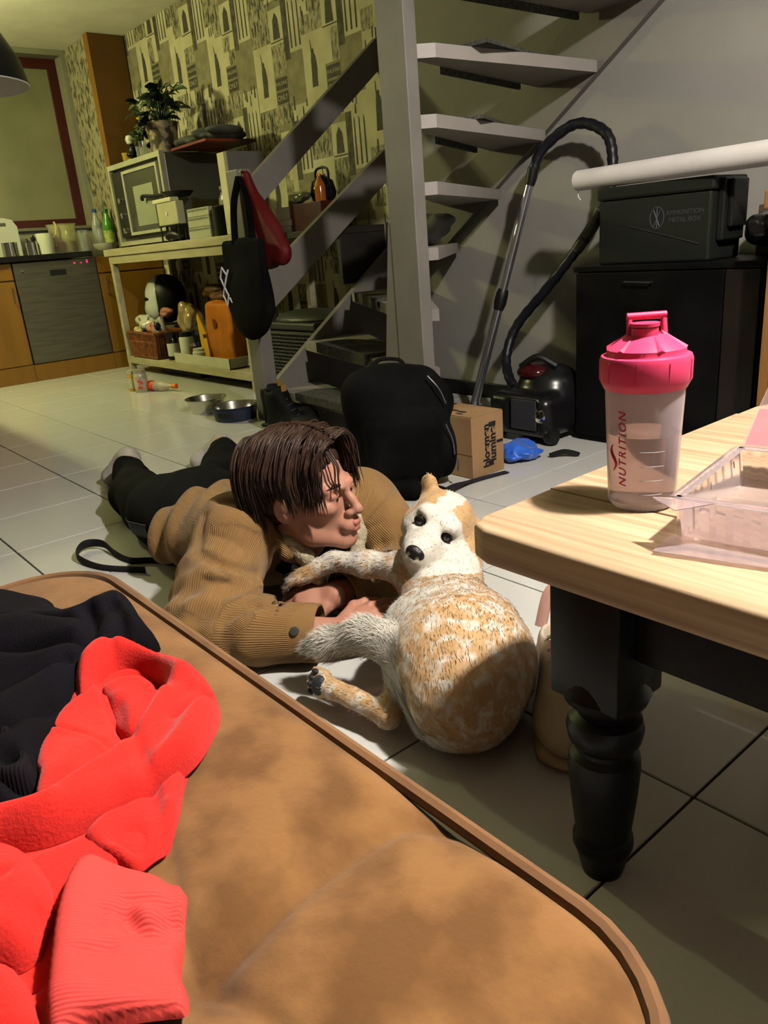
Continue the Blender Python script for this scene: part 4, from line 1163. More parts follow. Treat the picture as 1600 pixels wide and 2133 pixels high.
# ---------------------------------------------------------------- vacuum cleaner
vc = thing('vacuum_cleaner', 'black canister vacuum cleaner with steel tube leaning at the wall', 'vacuum cleaner', (-1.98, 2.45, 0))
m_vac = M('vacuum_black', (16, 16, 18), 0.28)
vcen = np.array([-1.98, 2.44, 0.0])
s = SDF()
s.add(s_box(vcen + [0, 0, 0.11], (0.155, 0.15, 0.085), 0.045), 0.02)
s.add(s_ell(vcen + [0.02, 0.04, 0.20], (0.13, 0.12, 0.095)), 0.03)
s.add(s_box(vcen + [0.03, -0.148, 0.12], (0.075, 0.012, 0.06), 0.008), 0.006, 's')
s.build('body', vcen - [.22, .22, .01], vcen + [.22, .22, .33], 0.007, m_vac, vc, 2)
s = SDF(); s.add(s_ell(vcen + [-0.01, -0.02, 0.262], (0.07, 0.06, 0.035)), 0.01)
s.build('dust_lid', vcen + [-.1, -.1, .2], vcen + [.1, .1, .32], 0.006, M('dark_red_gloss', (60, 10, 16), 0.15), vc)
B().tube(catmull([vcen + [-0.05, -0.05, 0.285], vcen + [0.02, -0.03, 0.325], vcen + [0.09, 0.0, 0.29]], 6), 0.013, 8).build('carry_handle', m_black, vc, True)
box_obj('front_panel', vcen + [-0.02, -0.153, 0.06], vcen + [0.105, -0.143, 0.18], M('vacuum_grey', (52, 52, 58), 0.2), vc, 0.006)
B().lathe([(0, -0.005), (0.028, -0.004), (0.03, 0.0), (0.02, 0.006), (0, 0.008)], vcen + [0.115, -0.145, 0.12], 20, rot=Matrix.Rotation(math.radians(90), 3, 'X')).build('dial', m_chrome, vc, True)
for sx, sy in ((-0.13, -0.09), (0.14, -0.1), (-0.12, 0.1), (0.13, 0.1)):
    B().lathe([(0, -0.016), (0.033, -0.016), (0.036, 0), (0.033, 0.016), (0, 0.016)], vcen + [sx, sy, 0.0365], 18, rot=Matrix.Rotation(math.radians(90), 3, 'Y')).build('wheel', m_black, vc, True)
hp = catmull([(-2.245, 2.735, 1.00), (-2.20, 2.75, 1.10), (-2.06, 2.78, 1.175), (-1.93, 2.79, 1.13), (-1.885, 2.78, 1.03), (-1.88, 2.75, 0.90), (-1.93, 2.72, 0.79), (-2.01, 2.71, 0.695),
              (-2.15, 2.70, 0.55), (-2.28, 2.66, 0.40), (-2.29, 2.60, 0.27), (-2.20, 2.53, 0.18), (-2.08, 2.47, 0.16)], 9)
hr = [0.021 + 0.0018 * math.sin(k * 2.3) for k in range(len(hp))]
B().tube(hp, hr, 10).build('hose', M('hose_black', (18, 18, 26), 0.4), vc, True)
B().tube([(-1.905, 2.735, 0.85), (-1.93, 2.72, 0.79), (-2.0, 2.712, 0.705)], 0.0245, 10).build('hose_sleeve', M('hose_grey', (84, 80, 70), 0.4), vc, True)
m_tube = M('tube_steel', (176, 178, 186), 0.2, metal=0.95)
a, b_ = Vector((-2.245, 2.735, 1.00)), Vector((-2.46, 2.56, 0.045))
mid = a.lerp(b_, 0.50)
B().tube([a, mid], 0.017, 14).build('upper_tube', m_tube, vc, True)
B().tube([mid, b_], 0.020, 14).build('lower_tube', m_tube, vc, True)
B().tube([a.lerp(b_, 0.46), a.lerp(b_, 0.48), a.lerp(b_, 0.52), a.lerp(b_, 0.55)], [0.022, 0.027, 0.028, 0.022], 14).build('clamp_collar', m_black, vc, True)
B().tube([a + Vector((0.01, 0, 0.04)), a, a.lerp(b_, 0.03)], [0.022, 0.024, 0.02], 12).build('handle_joint', m_black, vc, True)
box_obj('floor_nozzle', (-2.56, 2.50, 0.001), (-2.36, 2.62, 0.045), m_black, vc, 0.015)

# ---------------------------------------------------------------- cardboard box
cx = thing('cardboard_box', 'brown cardboard box with black lettering in front of vacuum', 'box', (-1.9, 1.93, 0))
m_card = M('cardboard', (172, 136, 96), 0.8, col2=(158, 124, 86), nscale=4, bump=0.05, bscale=90)
CX0, CX1, CY0, CY1, CH = -2.06, -1.78, 1.835, 1.995, 0.215
Rz = None
box_obj('box_walls', (CX0, CY0, 0.001), (CX1, CY1, CH), m_card, cx, 0.002)
m_ink = M('black_ink', (18, 16, 14), 0.7)
box_obj('flap', (CX0, CY0 + 0.002, CH + 0.0003), (CX1 - 0.001, (CY0 + CY1) / 2 - 0.001, CH + 0.0035), m_card, cx, 0.001)
box_obj('flap', (CX0, (CY0 + CY1) / 2 + 0.001, CH + 0.0003), (CX1 - 0.001, CY1 - 0.002, CH + 0.0035), m_card, cx, 0.001)
box_obj('tape_seam', (CX0 + 0.004, CY0 - 0.0006, 0.082), (CX1 - 0.004, CY0 - 0.0001, 0.084), M('cardboard_crease', (112, 78, 44), 0.8), cx, 0)
# lettering rotated upwards on the face that looks along +x, and on the lid
text_obj('printed_lettering', 'lumine', 0.046, m_ink, cx, (CX1 + 0.0005, CY0 + 0.104, 0.105), (0, 0, 1), (0, -1, 0), 0.0002, bold=0.0018)
text_obj('printed_lettering', 'bloemen', 0.044, m_ink, cx, (CX1 + 0.0005, CY0 + 0.072, 0.105), (0, 0, 1), (0, -1, 0), 0.0002, bold=0.0018)
B().box((CX1 + 0.0001, CY0 + 0.086, 0.168), (CX1 + 0.0008, CY0 + 0.12, 0.186)).box((CX1 + 0.0001, CY0 + 0.124, 0.105), (CX1 + 0.0008, CY0 + 0.155, 0.115)).box((CX1 + 0.0001, CY0 + 0.086, 0.03), (CX1 + 0.0008, CY0 + 0.106, 0.046)).build('printed_blocks', m_ink, cx)
text_obj('printed_lettering', 'bloemen', 0.036, m_ink, cx, (CX0 + 0.10, CY0 + 0.06, CH + 0.0042), (1, 0.0, 0), (0, 1, 0), 0.0002, bold=0.0015)
B().box((CX0 + 0.17, CY0 + 0.045, CH + 0.0036), (CX0 + 0.205, CY0 + 0.06, CH + 0.0044)).box((CX0 + 0.185, CY0 + 0.02, CH + 0.0036), (CX0 + 0.215, CY0 + 0.03, CH + 0.0044)).box((CX0 + 0.06, CY0 + 0.09, CH + 0.0036), (CX0 + 0.075, CY0 + 0.145, CH + 0.0044)).build('printed_blocks', m_ink, cx)

crumple('plastic_bag', 'small bright blue plastic bag crumpled on the tiles', 'bag', (-1.82, 2.13, 0.032), (0.09, 0.085, 0.040), M('blue_film', (24, 84, 206), 0.35, col2=(40, 110, 226), nscale=12, sheen=0.2), 17, n=12, h=0.0045, zmin=0.001, amp=2.4)
o = B().tube(catmull([(-1.74, 2.20, 0.006), (-1.70, 2.235, 0.02), (-1.665, 2.27, 0.006), (-1.70, 2.28, 0.006)], 5), 0.006, 8, flat=(0.012, 0.02)).build('black_clip', m_black, None, True)
tag(o, 'small black plastic clip on the tiles behind the blue bag', 'clip')

# ---------------------------------------------------------------- backpack
bp_ = thing('backpack', 'large black backpack standing on the tiles against the stair post', 'backpack', (-1.9, 1.6, 0))
m_bp = M('black_nylon', (6, 6, 7), 0.85, spec=0.06, bump=0.25, bscale=260)
U = Vector((0.62, 0.78, 0)); N = Vector((0.78, -0.62, 0))    # width direction, towards the room
c0 = np.array([-1.955, 1.645, 0.0])
u, n_ = np.array(U), np.array(N)
R = np.array([u, n_, [0, 0, 1]])
s = SDF()
s.add(s_box(c0 + [0, 0, 0.20], (0.165, 0.085, 0.205), 0.07, R), 0.03)
s.add(s_ell(c0 + [0, 0, 0.315] - u * 0.02, (0.125, 0.075, 0.105), R), 0.05)
s.add(s_box(c0 + n_ * 0.075 + u * 0.02 + [0, 0, 0.145], (0.13, 0.055, 0.125), 0.045, R), 0.02)
s.add(s_ell(c0 + u * 0.155 + [0, 0, 0.28], (0.05, 0.07, 0.07), R), 0.03)
s.add(s_ell(c0 + u * 0.165 + n_ * 0.03 + [0, 0, 0.12], (0.045, 0.07, 0.10), R), 0.03)
s.post = lambda p, d: d + 0.006 * vnoise(p, 14, 9)
s.build('main_bag', c0 - [.35, .35, .0], c0 + [.35, .35, .5], 0.009, m_bp, bp_, 2)
m_zip = M('zip_metal', (120, 120, 126), 0.3, metal=0.9)
def onbag(du, z, dn):
    return c0 + u * du + n_ * dn + np.array([0, 0, z])
B().tube(catmull([onbag(0.115, 0.385, 0.095), onbag(0.15, 0.34, 0.10), onbag(0.17, 0.29, 0.09)], 5), 0.0022, 6).build('zip', m_zip, bp_, True)
B().tube(catmull([onbag(0.165, 0.225, 0.105), onbag(0.185, 0.17, 0.10), onbag(0.19, 0.12, 0.10)], 5), 0.0022, 6).build('zip', m_zip, bp_, True)
B().tube([onbag(0.20, 0.10, 0.09), onbag(0.203, 0.085, 0.092), onbag(0.20, 0.06, 0.09)], 0.0035, 6).build('zip_puller', m_zip, bp_, True)
B().tube(catmull([onbag(-0.06, 0.405, -0.06), onbag(-0.03, 0.424, -0.075), onbag(0.03, 0.420, -0.075), onbag(0.05, 0.40, -0.06)], 5), 0.012, 8, flat=(0.03, 0.008)).build('grab_handle', m_bp, bp_, True)
s = SDF()
s.add(s_caps((-1.80, 1.575, 0.03), (-1.72, 1.625, 0.022), 0.034, 0.022), 0.02).add(s_caps((-1.90, 1.50, 0.03), (-1.80, 1.575, 0.03), 0.03, 0.034), 0.02)
s.add(s_box((-1.8, 1.6, -0.2), (1, 1, 0.2015), 0.001), 0.002, 's')
s.build('padded_strap', (-2.05, 1.4, -0.01), (-1.6, 1.75, 0.09), 0.006, m_bp, bp_)
B().tube(catmull([(-1.725, 1.645, 0.022), (-1.745, 1.72, 0.020), (-1.765, 1.80, 0.006), (-1.755, 1.90, 0.004), (-1.742, 1.965, 0.004)], 6), 0.01, 8, flat=(0.034, 0.003)).build('webbing_strap', M('navy_webbing', (22, 20, 34), 0.8), bp_, True)

# ---------------------------------------------------------------- boots by the stairs
def boot(lab, x, y, rz):
    t = thing('boot', lab, 'boot', (x, y, 0), 'pair of black boots by the stairs')
    s = SDF()
    ca, sa = math.cos(rz), math.sin(rz)
    def W(a, b, z): return np.array([x + a * ca - b * sa, y + a * sa + b * ca, z])
    R = np.array([[ca, sa, 0], [-sa, ca, 0], [0, 0, 1]])
    s.add(s_box(W(0.10, 0, 0.045), (0.145, 0.048, 0.035), 0.03, R), 0.02)
    s.add(s_ell(W(0.18, 0, 0.055), (0.075, 0.048, 0.042), R), 0.03)
    s.add(s_caps(W(0.0, 0, 0.06), W(-0.005, 0, 0.17), 0.052, 0.056), 0.03)
    s.add(s_caps(W(0.08, 0, 0.075), W(0.01, 0, 0.15), 0.045, 0.05), 0.03)
    s.add(s_caps(W(-0.008, 0, 0.13), W(-0.008, 0, 0.26), 0.040, 0.042), 0.01, 's')
    s.post = lambda p, d: d + 0.003 * vnoise(p, 40, 5)
    s.build('upper', W(0.05, 0, 0) - [.25, .25, -.014], W(0.05, 0, 0) + [.25, .25, .26], 0.006, M('boot_leather', (10, 10, 10), 0.7, spec=0.1), t, 1)
    sl = SDF()
    sl.add(s_box(W(0.095, 0, 0.009), (0.155, 0.053, 0.0088), 0.008, R), 0.01)
    sl.build('sole', W(0.09, 0, 0) - [.25, .25, 0.0], W(0.09, 0, 0) + [.25, .25, .03], 0.006, M('boot_sole', (8, 8, 8), 0.7), t)
    b = B().box((-0.002, -0.014, 0), (0.002, 0.014, 0.03))
    bmesh.ops.rotate(b.bm, cent=(0, 0, 0), matrix=Matrix.Rotation(rz, 3, 'Z'), verts=b.bm.verts)
    bmesh.ops.translate(b.bm, vec=Vector(W(0.052, 0.0, 0.195)), verts=b.bm.verts)
    b.build('tongue_tag', M('yellow_tag', (150, 116, 40), 0.6), t)
    lc = B()
    for k in range(5):
        a = 0.065 + 0.022 * k; z = 0.155 - 0.022 * k
        lc.tube([W(a, -0.022, z), W(a + 0.006, 0, z + 0.008), W(a, 0.022, z)], 0.0035, 5)
    lc.build('laces', m_black, t, True)
    return t
boot('black ankle boot with yellow tongue tag, the one against the newel', -3.18, 1.93, 0.25)
boot('black ankle boot with yellow tongue tag, the one nearer the stair mat', -3.03, 1.86, 0.15)

# ---------------------------------------------------------------- dog bowls, jars, bottle on the tiles
def bowl(lab, c, r0, r1, h, outm, label=None):
    t = thing('dog_bowl', lab, 'bowl', (c[0], c[1], 0))
    B().lathe([(0, 0.002), (r0, 0.0005), (r1, h), (r1 + 0.006, h + 0.001), (r1 + 0.005, h - 0.004), (r1 - 0.001, h - 0.006)], (c[0], c[1], 0), 36).build('bowl_outside', outm, t, True)
    B().lathe([(r1 + 0.003, h + 0.0018), (r1 - 0.004, h - 0.001), (r0 - 0.004, 0.008), (0, 0.006)], (c[0], c[1], 0), 36).build('bowl_inside', m_steel2, t, True)
    return t
m_steel2 = M('bowl_steel', (186, 184, 176), 0.22, metal=1.0)
bowl('plain stainless steel dog bowl on the tiles', (-3.83, 1.90, 0), 0.078, 0.108, 0.078, m_steel2)
bb = bowl('dark blue dog bowl with a worn print on its side', (-3.52, 1.90, 0), 0.105, 0.120, 0.072, M('blue_enamel', (44, 54, 80), 0.5, col2=(30, 36, 56), nscale=10))
for k in range(5):
    ang = -0.75 - 0.14 * k + 0.05
    B().box((-0.008, -0.0008, -0.012 + 0.003 * (k % 2)), (0.008, 0.0008, 0.014), 0, rot=Matrix.Rotation(ang + math.pi / 2, 3, 'Z')).build('worn_print', M('dark_worn', (20, 22, 30), 0.7), bb).location = (-3.52 + 0.1145 * math.cos(ang), 1.90 + 0.1145 * math.sin(ang), 0.036)
jar('glass jar of yellow preserve beside the taller jar on the floor', -4.98, 1.975, 0.0005, 0.033, 0.135, M('yellow_preserve', (196, 140, 30), 0.15, col2=(214, 176, 80), nscale=20), M('jar_lid_pale', (186, 180, 150), 0.35), M('pale_label_y', (206, 198, 160), 0.5))
jar('empty glass jar with an orange label standing on the floor tiles', -4.885, 1.985, 0.0005, 0.043, 0.145, M('cloudy_glass', (176, 172, 150), 0.1, trans=0.5), M('jar_lid_steel', (150, 146, 124), 0.3, metal=0.6), M('orange_dot_label', (206, 196, 176), 0.5, col2=(226, 96, 50), nscale=11, ramp=(0.5, 0.53)))
bl = thing('plastic_bottle', 'clear plastic bottle with orange cap lying on the tiles', 'bottle', (-4.75, 2.08, 0.034))
Rb = Matrix((Vector((0, 0, 1)), Vector((-0.36, 0.93, 0)), Vector((0.93, 0.36, 0)))).transposed()
c = Vector((-4.86, 2.03, 0.0345))
B().lathe([(0, 0), (0.03, 0.0), (0.033, 0.01), (0.033, 0.12), (0.028, 0.14), (0.014, 0.185), (0.013, 0.205), (0, 0.205)], c, 22, rot=Rb).build('bottle_wall', M('clear_pet2', (214, 206, 180), 0.1, trans=0.7, ior=1.25), bl, True)
B().lathe([(0.0338, 0.008), (0.0338, 0.055)], c, 22, rot=Rb).build('paper_label', M('orange_label', (222, 82, 34), 0.5), bl, True)
B().lathe([(0.016, 0.20), (0.017, 0.235), (0, 0.236)], c, 18, rot=Rb).build('cap', M('orange_cap', (232, 120, 30), 0.4), bl, True)

# leash loop on the floor by the person
o = B().tube(catmull([(-1.93, 0.70, 0.006), (-2.05, 0.625, 0.006), (-2.16, 0.60, 0.016), (-2.22, 0.625, 0.022), (-2.24, 0.66, 0.022), (-2.20, 0.69, 0.020), (-2.12, 0.69, 0.012), (-2.03, 0.70, 0.008), (-1.98, 0.745, 0.006), (-1.90, 0.78, 0.006)], 7), 0.01, 8, flat=(0.004, 0.026)).build('dog_leash', M('black_webbing', (10, 10, 14), 0.8), None, True)
tag(o, 'black webbing leash loop lying on the tiles beside the jacket', 'leash')

# ================================================================ COFFEE TABLE
ct = thing('coffee_table', 'coffee table with pale wooden top and black turned legs', 'table', (-0.1, 1.05, 0))
m_ctop = M('pine_top', (226, 200, 164), 0.6, col2=(176, 140, 104), nscale=2.6, stretch=(1.0, 34, 34), bump=0.12, bscale=9, detail=7, ramp=(0.30, 0.72))
TT0, TT1 = 0.436, 0.48
TXL, TXR, TYF, TYB = -0.606, 0.55, 0.602, 1.43
nb = 5
wv = (TYB - TYF) / nb
for k in range(nb):
    y0 = TYF + wv * k; y1 = y0 + wv - 0.0006
    r = 0.035
    if k == 0:
        poly = [(TXL + r, y0), (TXR - r, y0), (TXR, y0 + r), (TXR, y1), (TXL, y1), (TXL, y0 + r), (TXL + r * 0.3, y0 + r * 0.3)]
        poly = [(TXL + r, y0), (TXR - r, y0 + 0.0), (TXR, y0 + r), (TXR, y1), (TXL, y1), (TXL, y0 + r), (TXL + r * 0.29, y0 + r * 0.29)]
    elif k == nb - 1:
        poly = [(TXL, y0), (TXR, y0), (TXR, y1 - r), (TXR - r, y1), (TXL + 0.10, y1), (TXL + 0.03, y1 - 0.03), (TXL, y1 - 0.10)]
    else:
        poly = [(TXL, y0), (TXR, y0), (TXR, y1), (TXL, y1)]
    b = B().prism(poly, 2, TT0, TT1)
    es = [e for e in b.bm.edges if abs(e.verts[0].co.z - e.verts[1].co.z) < 1e-6]
    bmesh.ops.bevel(b.bm, geom=es, offset=0.006 if k in (0, nb - 1) else 0.0012, segments=3, profile=0.5, affect='EDGES')
    b.build('plank', m_ctop, ct, True, 50)
m_tleg = M('black_table_paint', (11, 11, 13), 0.4, spec=0.2, col2=(16, 16, 19), nscale=12, bump=0.06, bscale=40)
box_obj('apron', (-0.4185, TYF + 0.075, 0.335), (TXR - 0.1855, TYF + 0.095, TT0 - 0.0005), m_tleg, ct, 0.002)
box_obj('apron', (-0.4185, TYB - 0.095, 0.335), (TXR - 0.1855, TYB - 0.075, TT0 - 0.0005), m_tleg, ct, 0.002)
box_obj('apron', (-0.476, 0.7395, 0.335), (-0.456, TYB - 0.1375, TT0 - 0.0005), m_tleg, ct, 0.002)
box_obj('apron', (TXR - 0.148, 0.7395, 0.335), (TXR - 0.128, TYB - 0.1375, TT0 - 0.0005), m_tleg, ct, 0.002)
def leg(x, y):
    b = B()
    q = 0.047
    b.box((x - q, y - q, 0.272), (x + q, y + q, TT0 - 0.0008), 0.004)
    b.lathe([(0.046, 0.30), (0.054, 0.276), (0.050, 0.264), (0.036, 0.25), (0.034, 0.243), (0.044, 0.236), (0.047, 0.222), (0.044, 0.206), (0.036, 0.196), (0.036, 0.190), (0.043, 0.182), (0.0445, 0.165),
             (0.041, 0.12), (0.036, 0.075), (0.034, 0.062), (0.038, 0.056), (0.0385, 0.045), (0.034, 0.034), (0.029, 0.012), (0.026, 0.0), (0, 0.0)], (x, y, 0), 32)
    return b.build('leg', m_tleg, ct, True, 35)
for x in (-0.466, TXR - 0.138):
    for y in (0.692, TYB - 0.09):
        leg(x, y)

# ---------------------------------------------------------------- shaker bottle
sb = thing('shaker_bottle', 'translucent shaker bottle with pink lid half full of water', 'bottle', (-0.484, 0.777, 0.48))
bc = Vector((-0.484, 0.785, 0.4805))
m_shk = M('frosted_plastic', (246, 234, 238), 0.22, trans=0.80, ior=1.06)
m_pink = M('pink_plastic', (250, 70, 122), 0.38, col2=(252, 78, 128), nscale=5, sss=0.15)
B().lathe([(0, 0.0), (0.034, 0.0), (0.0385, 0.006), (0.0445, 0.15), (0.0445, 0.165), (0.043, 0.165), (0.043, 0.15), (0.037, 0.008), (0, 0.0035)], bc, 48).build('cup', m_shk, sb, True)
B().lathe([(0, 0.0045), (0.0364, 0.009), (0.0396, 0.088), (0, 0.088)], bc, 48).build('water', M('still_water', (206, 200, 208), 0.02, trans=0.97, ior=1.33), sb, True)
ld = B().lathe([(0.0455, 0.140), (0.0485, 0.146), (0.0505, 0.150), (0.0505, 0.1725), (0.049, 0.1765), (0.044, 0.1775), (0.043, 0.179), (0.043, 0.184), (0.022, 0.199), (0.0, 0.200)], bc, 48).build('lid', m_pink, sb, True)
for k in range(9):
    a = 6.2832 * k / 9 + 0.2
    B().box((0.0498, -0.0004, 0.150), (0.0511, 0.0004, 0.1725), 0, rot=None).build('lid_rib', m_pink, ld).matrix_local = Matrix.Translation(bc) @ Matrix.Rotation(a, 4, 'Z')
R1 = Matrix.Rotation(math.radians(12), 3, 'Y')
dv = Vector((0.70, -0.71, 0))       # spout side faces the room
sv = Vector((0.71, 0.70, 0))
B().lathe([(0.0145, 0.186), (0.0145, 0.2075), (0.012, 0.2085), (0.0, 0.2085)], bc + dv * 0.008 - sv * 0.004, 26).build('spout', m_pink, ld, True)
cp = B()
for sg in (-1, 1):
    pts = [bc + sv * (sg * 0.019) + dv * 0.002 + Vector((0, 0, 0.195)), bc + sv * (sg * 0.0185) - dv * 0.004 + Vector((0, 0, 0.217))]
    cp.tube(pts, [0.0036, 0.0036], 10)
cp.tube([bc - sv * 0.0215 - dv * 0.004 + Vector((0, 0, 0.2185)), bc + sv * 0.0215 - dv * 0.004 + Vector((0, 0, 0.2185))], 0.0042, 12)
cp.lathe([(0.0155, 0.2086), (0.0158, 0.2125), (0.0, 0.2135)], bc + dv * 0.008 - sv * 0.004, 26)
cp.build('flip_cap', m_pink, ld, True)
# raised wedges of the lid
wd = B()
for k in range(6):
    a = 6.2832 * k / 6
    d0 = Vector((math.cos(a), math.sin(a), 0)); d1 = Vector((math.cos(a + 0.8), math.sin(a + 0.8), 0)); dm = Vector((math.cos(a + 0.4), math.sin(a + 0.4), 0))
    v = [bc + d0 * 0.0432 + Vector((0, 0, 0.178)), bc + d1 * 0.0432 + Vector((0, 0, 0.178)), bc + dm * 0.044 + Vector((0, 0, 0.186)), bc + dm * 0.015 + Vector((0, 0, 0.2035))]
    vv = [wd.bm.verts.new(x) for x in v]
    for f in ((0, 1, 2), (0, 2, 3), (2, 1, 3), (0, 3, 1)):
        wd.bm.faces.new([vv[q] for q in f])
wd.build('lid_facets', m_pink, ld)
# grey scale panel at the back of the cup and vertical ribs
m_mark = M('scale_mark', (150, 138, 140), 0.5)
sc = B()
ca = math.atan2(-0.71, 0.70)
for k in range(4):
    z = 0.022 + 0.017 * k
    rr = 0.0389 + 0.006 * (z / 0.15) + 0.0003
    sc.tube([bc + Vector((rr * math.cos(ca + t), rr * math.sin(ca + t), z)) for t in np.linspace(-0.30, 0.36, 8)], 0.0004, 4)
sc.build('scale_lines', m_mark, sb)
m_txt = M('pink_print', (206, 36, 92), 0.5)
# lettering runs up the side of the cup, wrapped to its wall
def wrap_text(name, txt, size, a0, z0, mat, parent):
    cu = bpy.data.curves.new(name, 'FONT'); cu.body = txt; cu.size = size; cu.align_x = 'LEFT'; cu.align_y = 'CENTER'; cu.offset = 0.0002; cu.shear = 0.2; cu.space_character = 1.28
    t = bpy.data.objects.new('tmp', cu); COL.objects.link(t)
    me = bpy.data.meshes.new_from_object(t.evaluated_get(bpy.context.evaluated_depsgraph_get()))
    bpy.data.objects.remove(t, do_unlink=True)
    for v in me.vertices:
        zz = z0 + v.co.x
        rr = 0.0385 + (0.0445 - 0.0385) * max(0, zz - 0.006) / 0.144 + 0.0004
        a = a0 - v.co.y / rr
        v.co = (bc.x + rr * math.cos(a), bc.y + rr * math.sin(a), bc.z + zz)
    return link_mesh(name, me, mat, parent)
wrap_text('printed_lettering', 'NUTRITION', 0.0135, ca - 0.78, 0.030, m_txt, sb)
sw = B()
pts = []
for k in range(14):
    t = k / 13; zz = 0.048 + 0.03 * t; a = ca - 1.10 + 0.10 * math.sin(t * 6.0)
    rr = 0.0385 + 0.006 * (zz / 0.15) + 0.0006
    pts.append(bc + Vector((rr * math.cos(a), rr * math.sin(a), zz)))
sw.tube(pts, [0.0006 + 0.0012 * math.sin(3.14 * k / 13) for k in range(14)], 6)
sw.build('printed_swirl', m_txt, sb, True)

# ---------------------------------------------------------------- clear clamshell punnet
cl = thing('plastic_punnet', 'empty clear plastic food punnet with open lid on table', 'container', (-0.25, 0.85, 0.48))
m_clam = M('clamshell_pet', (240, 226, 230), 0.06, trans=0.90, ior=1.32)
m_clamp = M('clamshell_pink', (236, 178, 190), 0.25, trans=0.4)
Uc = Vector((0.985, 0.17, 0)).normalized(); Vc = Vector((-0.17, 0.985, 0)).normalized()
oc = Vector((-0.392, 0.700, 0.4806))
def cpt(a, b, z): return oc + Uc * a + Vc * b + Vector((0, 0, z))
def ribbed(b, pa, pb, za, zb, inset, n, amp):
    """side wall from pa to pb with vertical corrugation"""
    pa, pb = Vector(pa), Vector(pb)
    nr = (pb - pa).cross(Vector((0, 0, 1))).normalized()
    prev = None
    for k in range(n + 1):
        t = k / n
        w = amp * (1 if k % 2 else -1)
        lo_ = pa.lerp(pb, t) + nr * (w + inset) + Vector((0, 0, za)); hi_ = pa.lerp(pb, t) + nr * w + Vector((0, 0, zb))
        cur = (b.bm.verts.new(lo_), b.bm.verts.new(hi_))
        if prev: b.bm.faces.new((prev[0], cur[0], cur[1], prev[1]))
        prev = cur
LA, LB, HH = 0.36, 0.21, 0.048
tr_ = B()
A0, A1, A2, A3 = cpt(0, 0, 0), cpt(LA, 0, 0), cpt(LA, LB, 0), cpt(0, LB, 0)
ribbed(tr_, A0, A1, 0.002, HH, -0.008, 44, 0.0014); ribbed(tr_, A1, A2, 0.002, HH, -0.008, 26, 0.0014); ribbed(tr_, A2, A3, 0.002, HH, -0.008, 44, 0.0014); ribbed(tr_, A3, A0, 0.002, HH, -0.008, 26, 0.0014)
# ribbed floor of the punnet
nbk = 24
pv = None
for k in range(nbk + 1):
    bb_ = 0.008 + (LB - 0.016) * k / nbk
    z = 0.002 + 0.0025 * (k % 2) + (0.012 if 10 <= k <= 13 else 0)
    cur = (tr_.bm.verts.new(cpt(0.008, bb_, z)), tr_.bm.verts.new(cpt(LA - 0.008, bb_, z)))
    if pv: tr_.bm.faces.new((pv[0], cur[0], cur[1], pv[1]))
    pv = cur
tr_.build('tray', m_clam, cl)
rm = B()
for (p_, q_) in ((A0, A1), (A1, A2), (A2, A3), (A3, A0)):
    rm.tube([p_ + Vector((0, 0, HH)), q_ + Vector((0, 0, HH))], 0.003, 6, flat=(0.014, 0.0022))
rm.build('rim', m_clam, cl, True)
tb_ = B().quadpoly([cpt(-0.002, -0.005, HH), cpt(0.04, -0.005, HH), cpt(0.01, -0.03, HH - 0.004), cpt(-0.02, -0.012, HH)], 0.001, (0, 0, 1))
tb_.build('corner_tab', m_clam, cl)
B().quadpoly([cpt(-0.005, -0.045, 0.003), cpt(0.36, -0.006, 0.003), cpt(0.36, -0.003, 0.005), cpt(0.0, -0.003, 0.008)], 0.0008, (0, 0, 1)).build('hinge_flap', m_clam, cl)
# open lid standing up at the back
lidb = B()
D0, D1 = cpt(0.0, LB + 0.006, HH), cpt(LA, LB + 0.006, HH)
tilt = Vc * 0.07 + Vector((0, 0, 0.125))
E0, E1 = D0 + tilt + Uc * 0.03, D1 + tilt - Uc * 0.03
lidb.quadpoly([D0, D1, E1, E0], 0.0008, (0, -1, 0.3))
F0, F1 = E0 - Vc * 0.03 + Vector((0, 0, 0.012)), E1 - Vc * 0.03 + Vector((0, 0, 0.012))
lidb.quadpoly([E0, E1, F1, F0], 0.0008, (0, 0, 1))
lidb.build('lid', m_clam, cl)
B().quadpoly([D0 + Uc * 0.004 + tilt * 0.02, D1 - Uc * 0.004 + tilt * 0.02, D1 - Uc * 0.012 + tilt * 0.34, D0 + Uc * 0.012 + tilt * 0.34], 0.0006, (0, -1, 0.3)).build('pink_label', m_clamp, cl)
dn = B()
rq = random.Random(4)
for k in range(9):
    q = cpt(0.001, 0.02 + 0.02 * k + rq.uniform(-.006, .006), rq.uniform(0.012, 0.04))
    dn.tube([q, q + Vector((0.001, 0.001, -rq.uniform(0.004, 0.010)))], rq.uniform(0.0008, 0.0018), 5)
dn.build('dried_stains', M('dark_berry', (84, 30, 36), 0.5), cl, True)

# ---------------------------------------------------------------- sneaker under the table
sn = thing('sneaker', 'worn beige leather sneaker on the floor beside the table leg', 'shoe', (-0.72, 0.91, 0))
sa_ = math.atan2(-0.235, 0.20)
ca_, si_ = math.cos(sa_), math.sin(sa_)
def S(a, b, z): return np.array([-0.705 + a * ca_ - b * si_, 0.925 + a * si_ + b * ca_, z])
R = np.array([[ca_, si_, 0], [-si_, ca_, 0], [0, 0, 1]])
m_snk = M('beige_leather', (226, 210, 184), 0.55, col2=(206, 186, 156), nscale=9)
s = SDF()
s.add(s_ell(S(0.085, 0, 0.05), (0.075, 0.050, 0.04), R), 0.02).add(s_box(S(-0.02, 0, 0.05), (0.13, 0.043, 0.032), 0.03, R), 0.03)
s.add(s_caps(S(-0.10, 0, 0.06), S(-0.105, 0, 0.095), 0.040, 0.040), 0.03).add(s_caps(S(0.06, 0, 0.07), S(-0.06, 0, 0.105), 0.036, 0.04), 0.03)
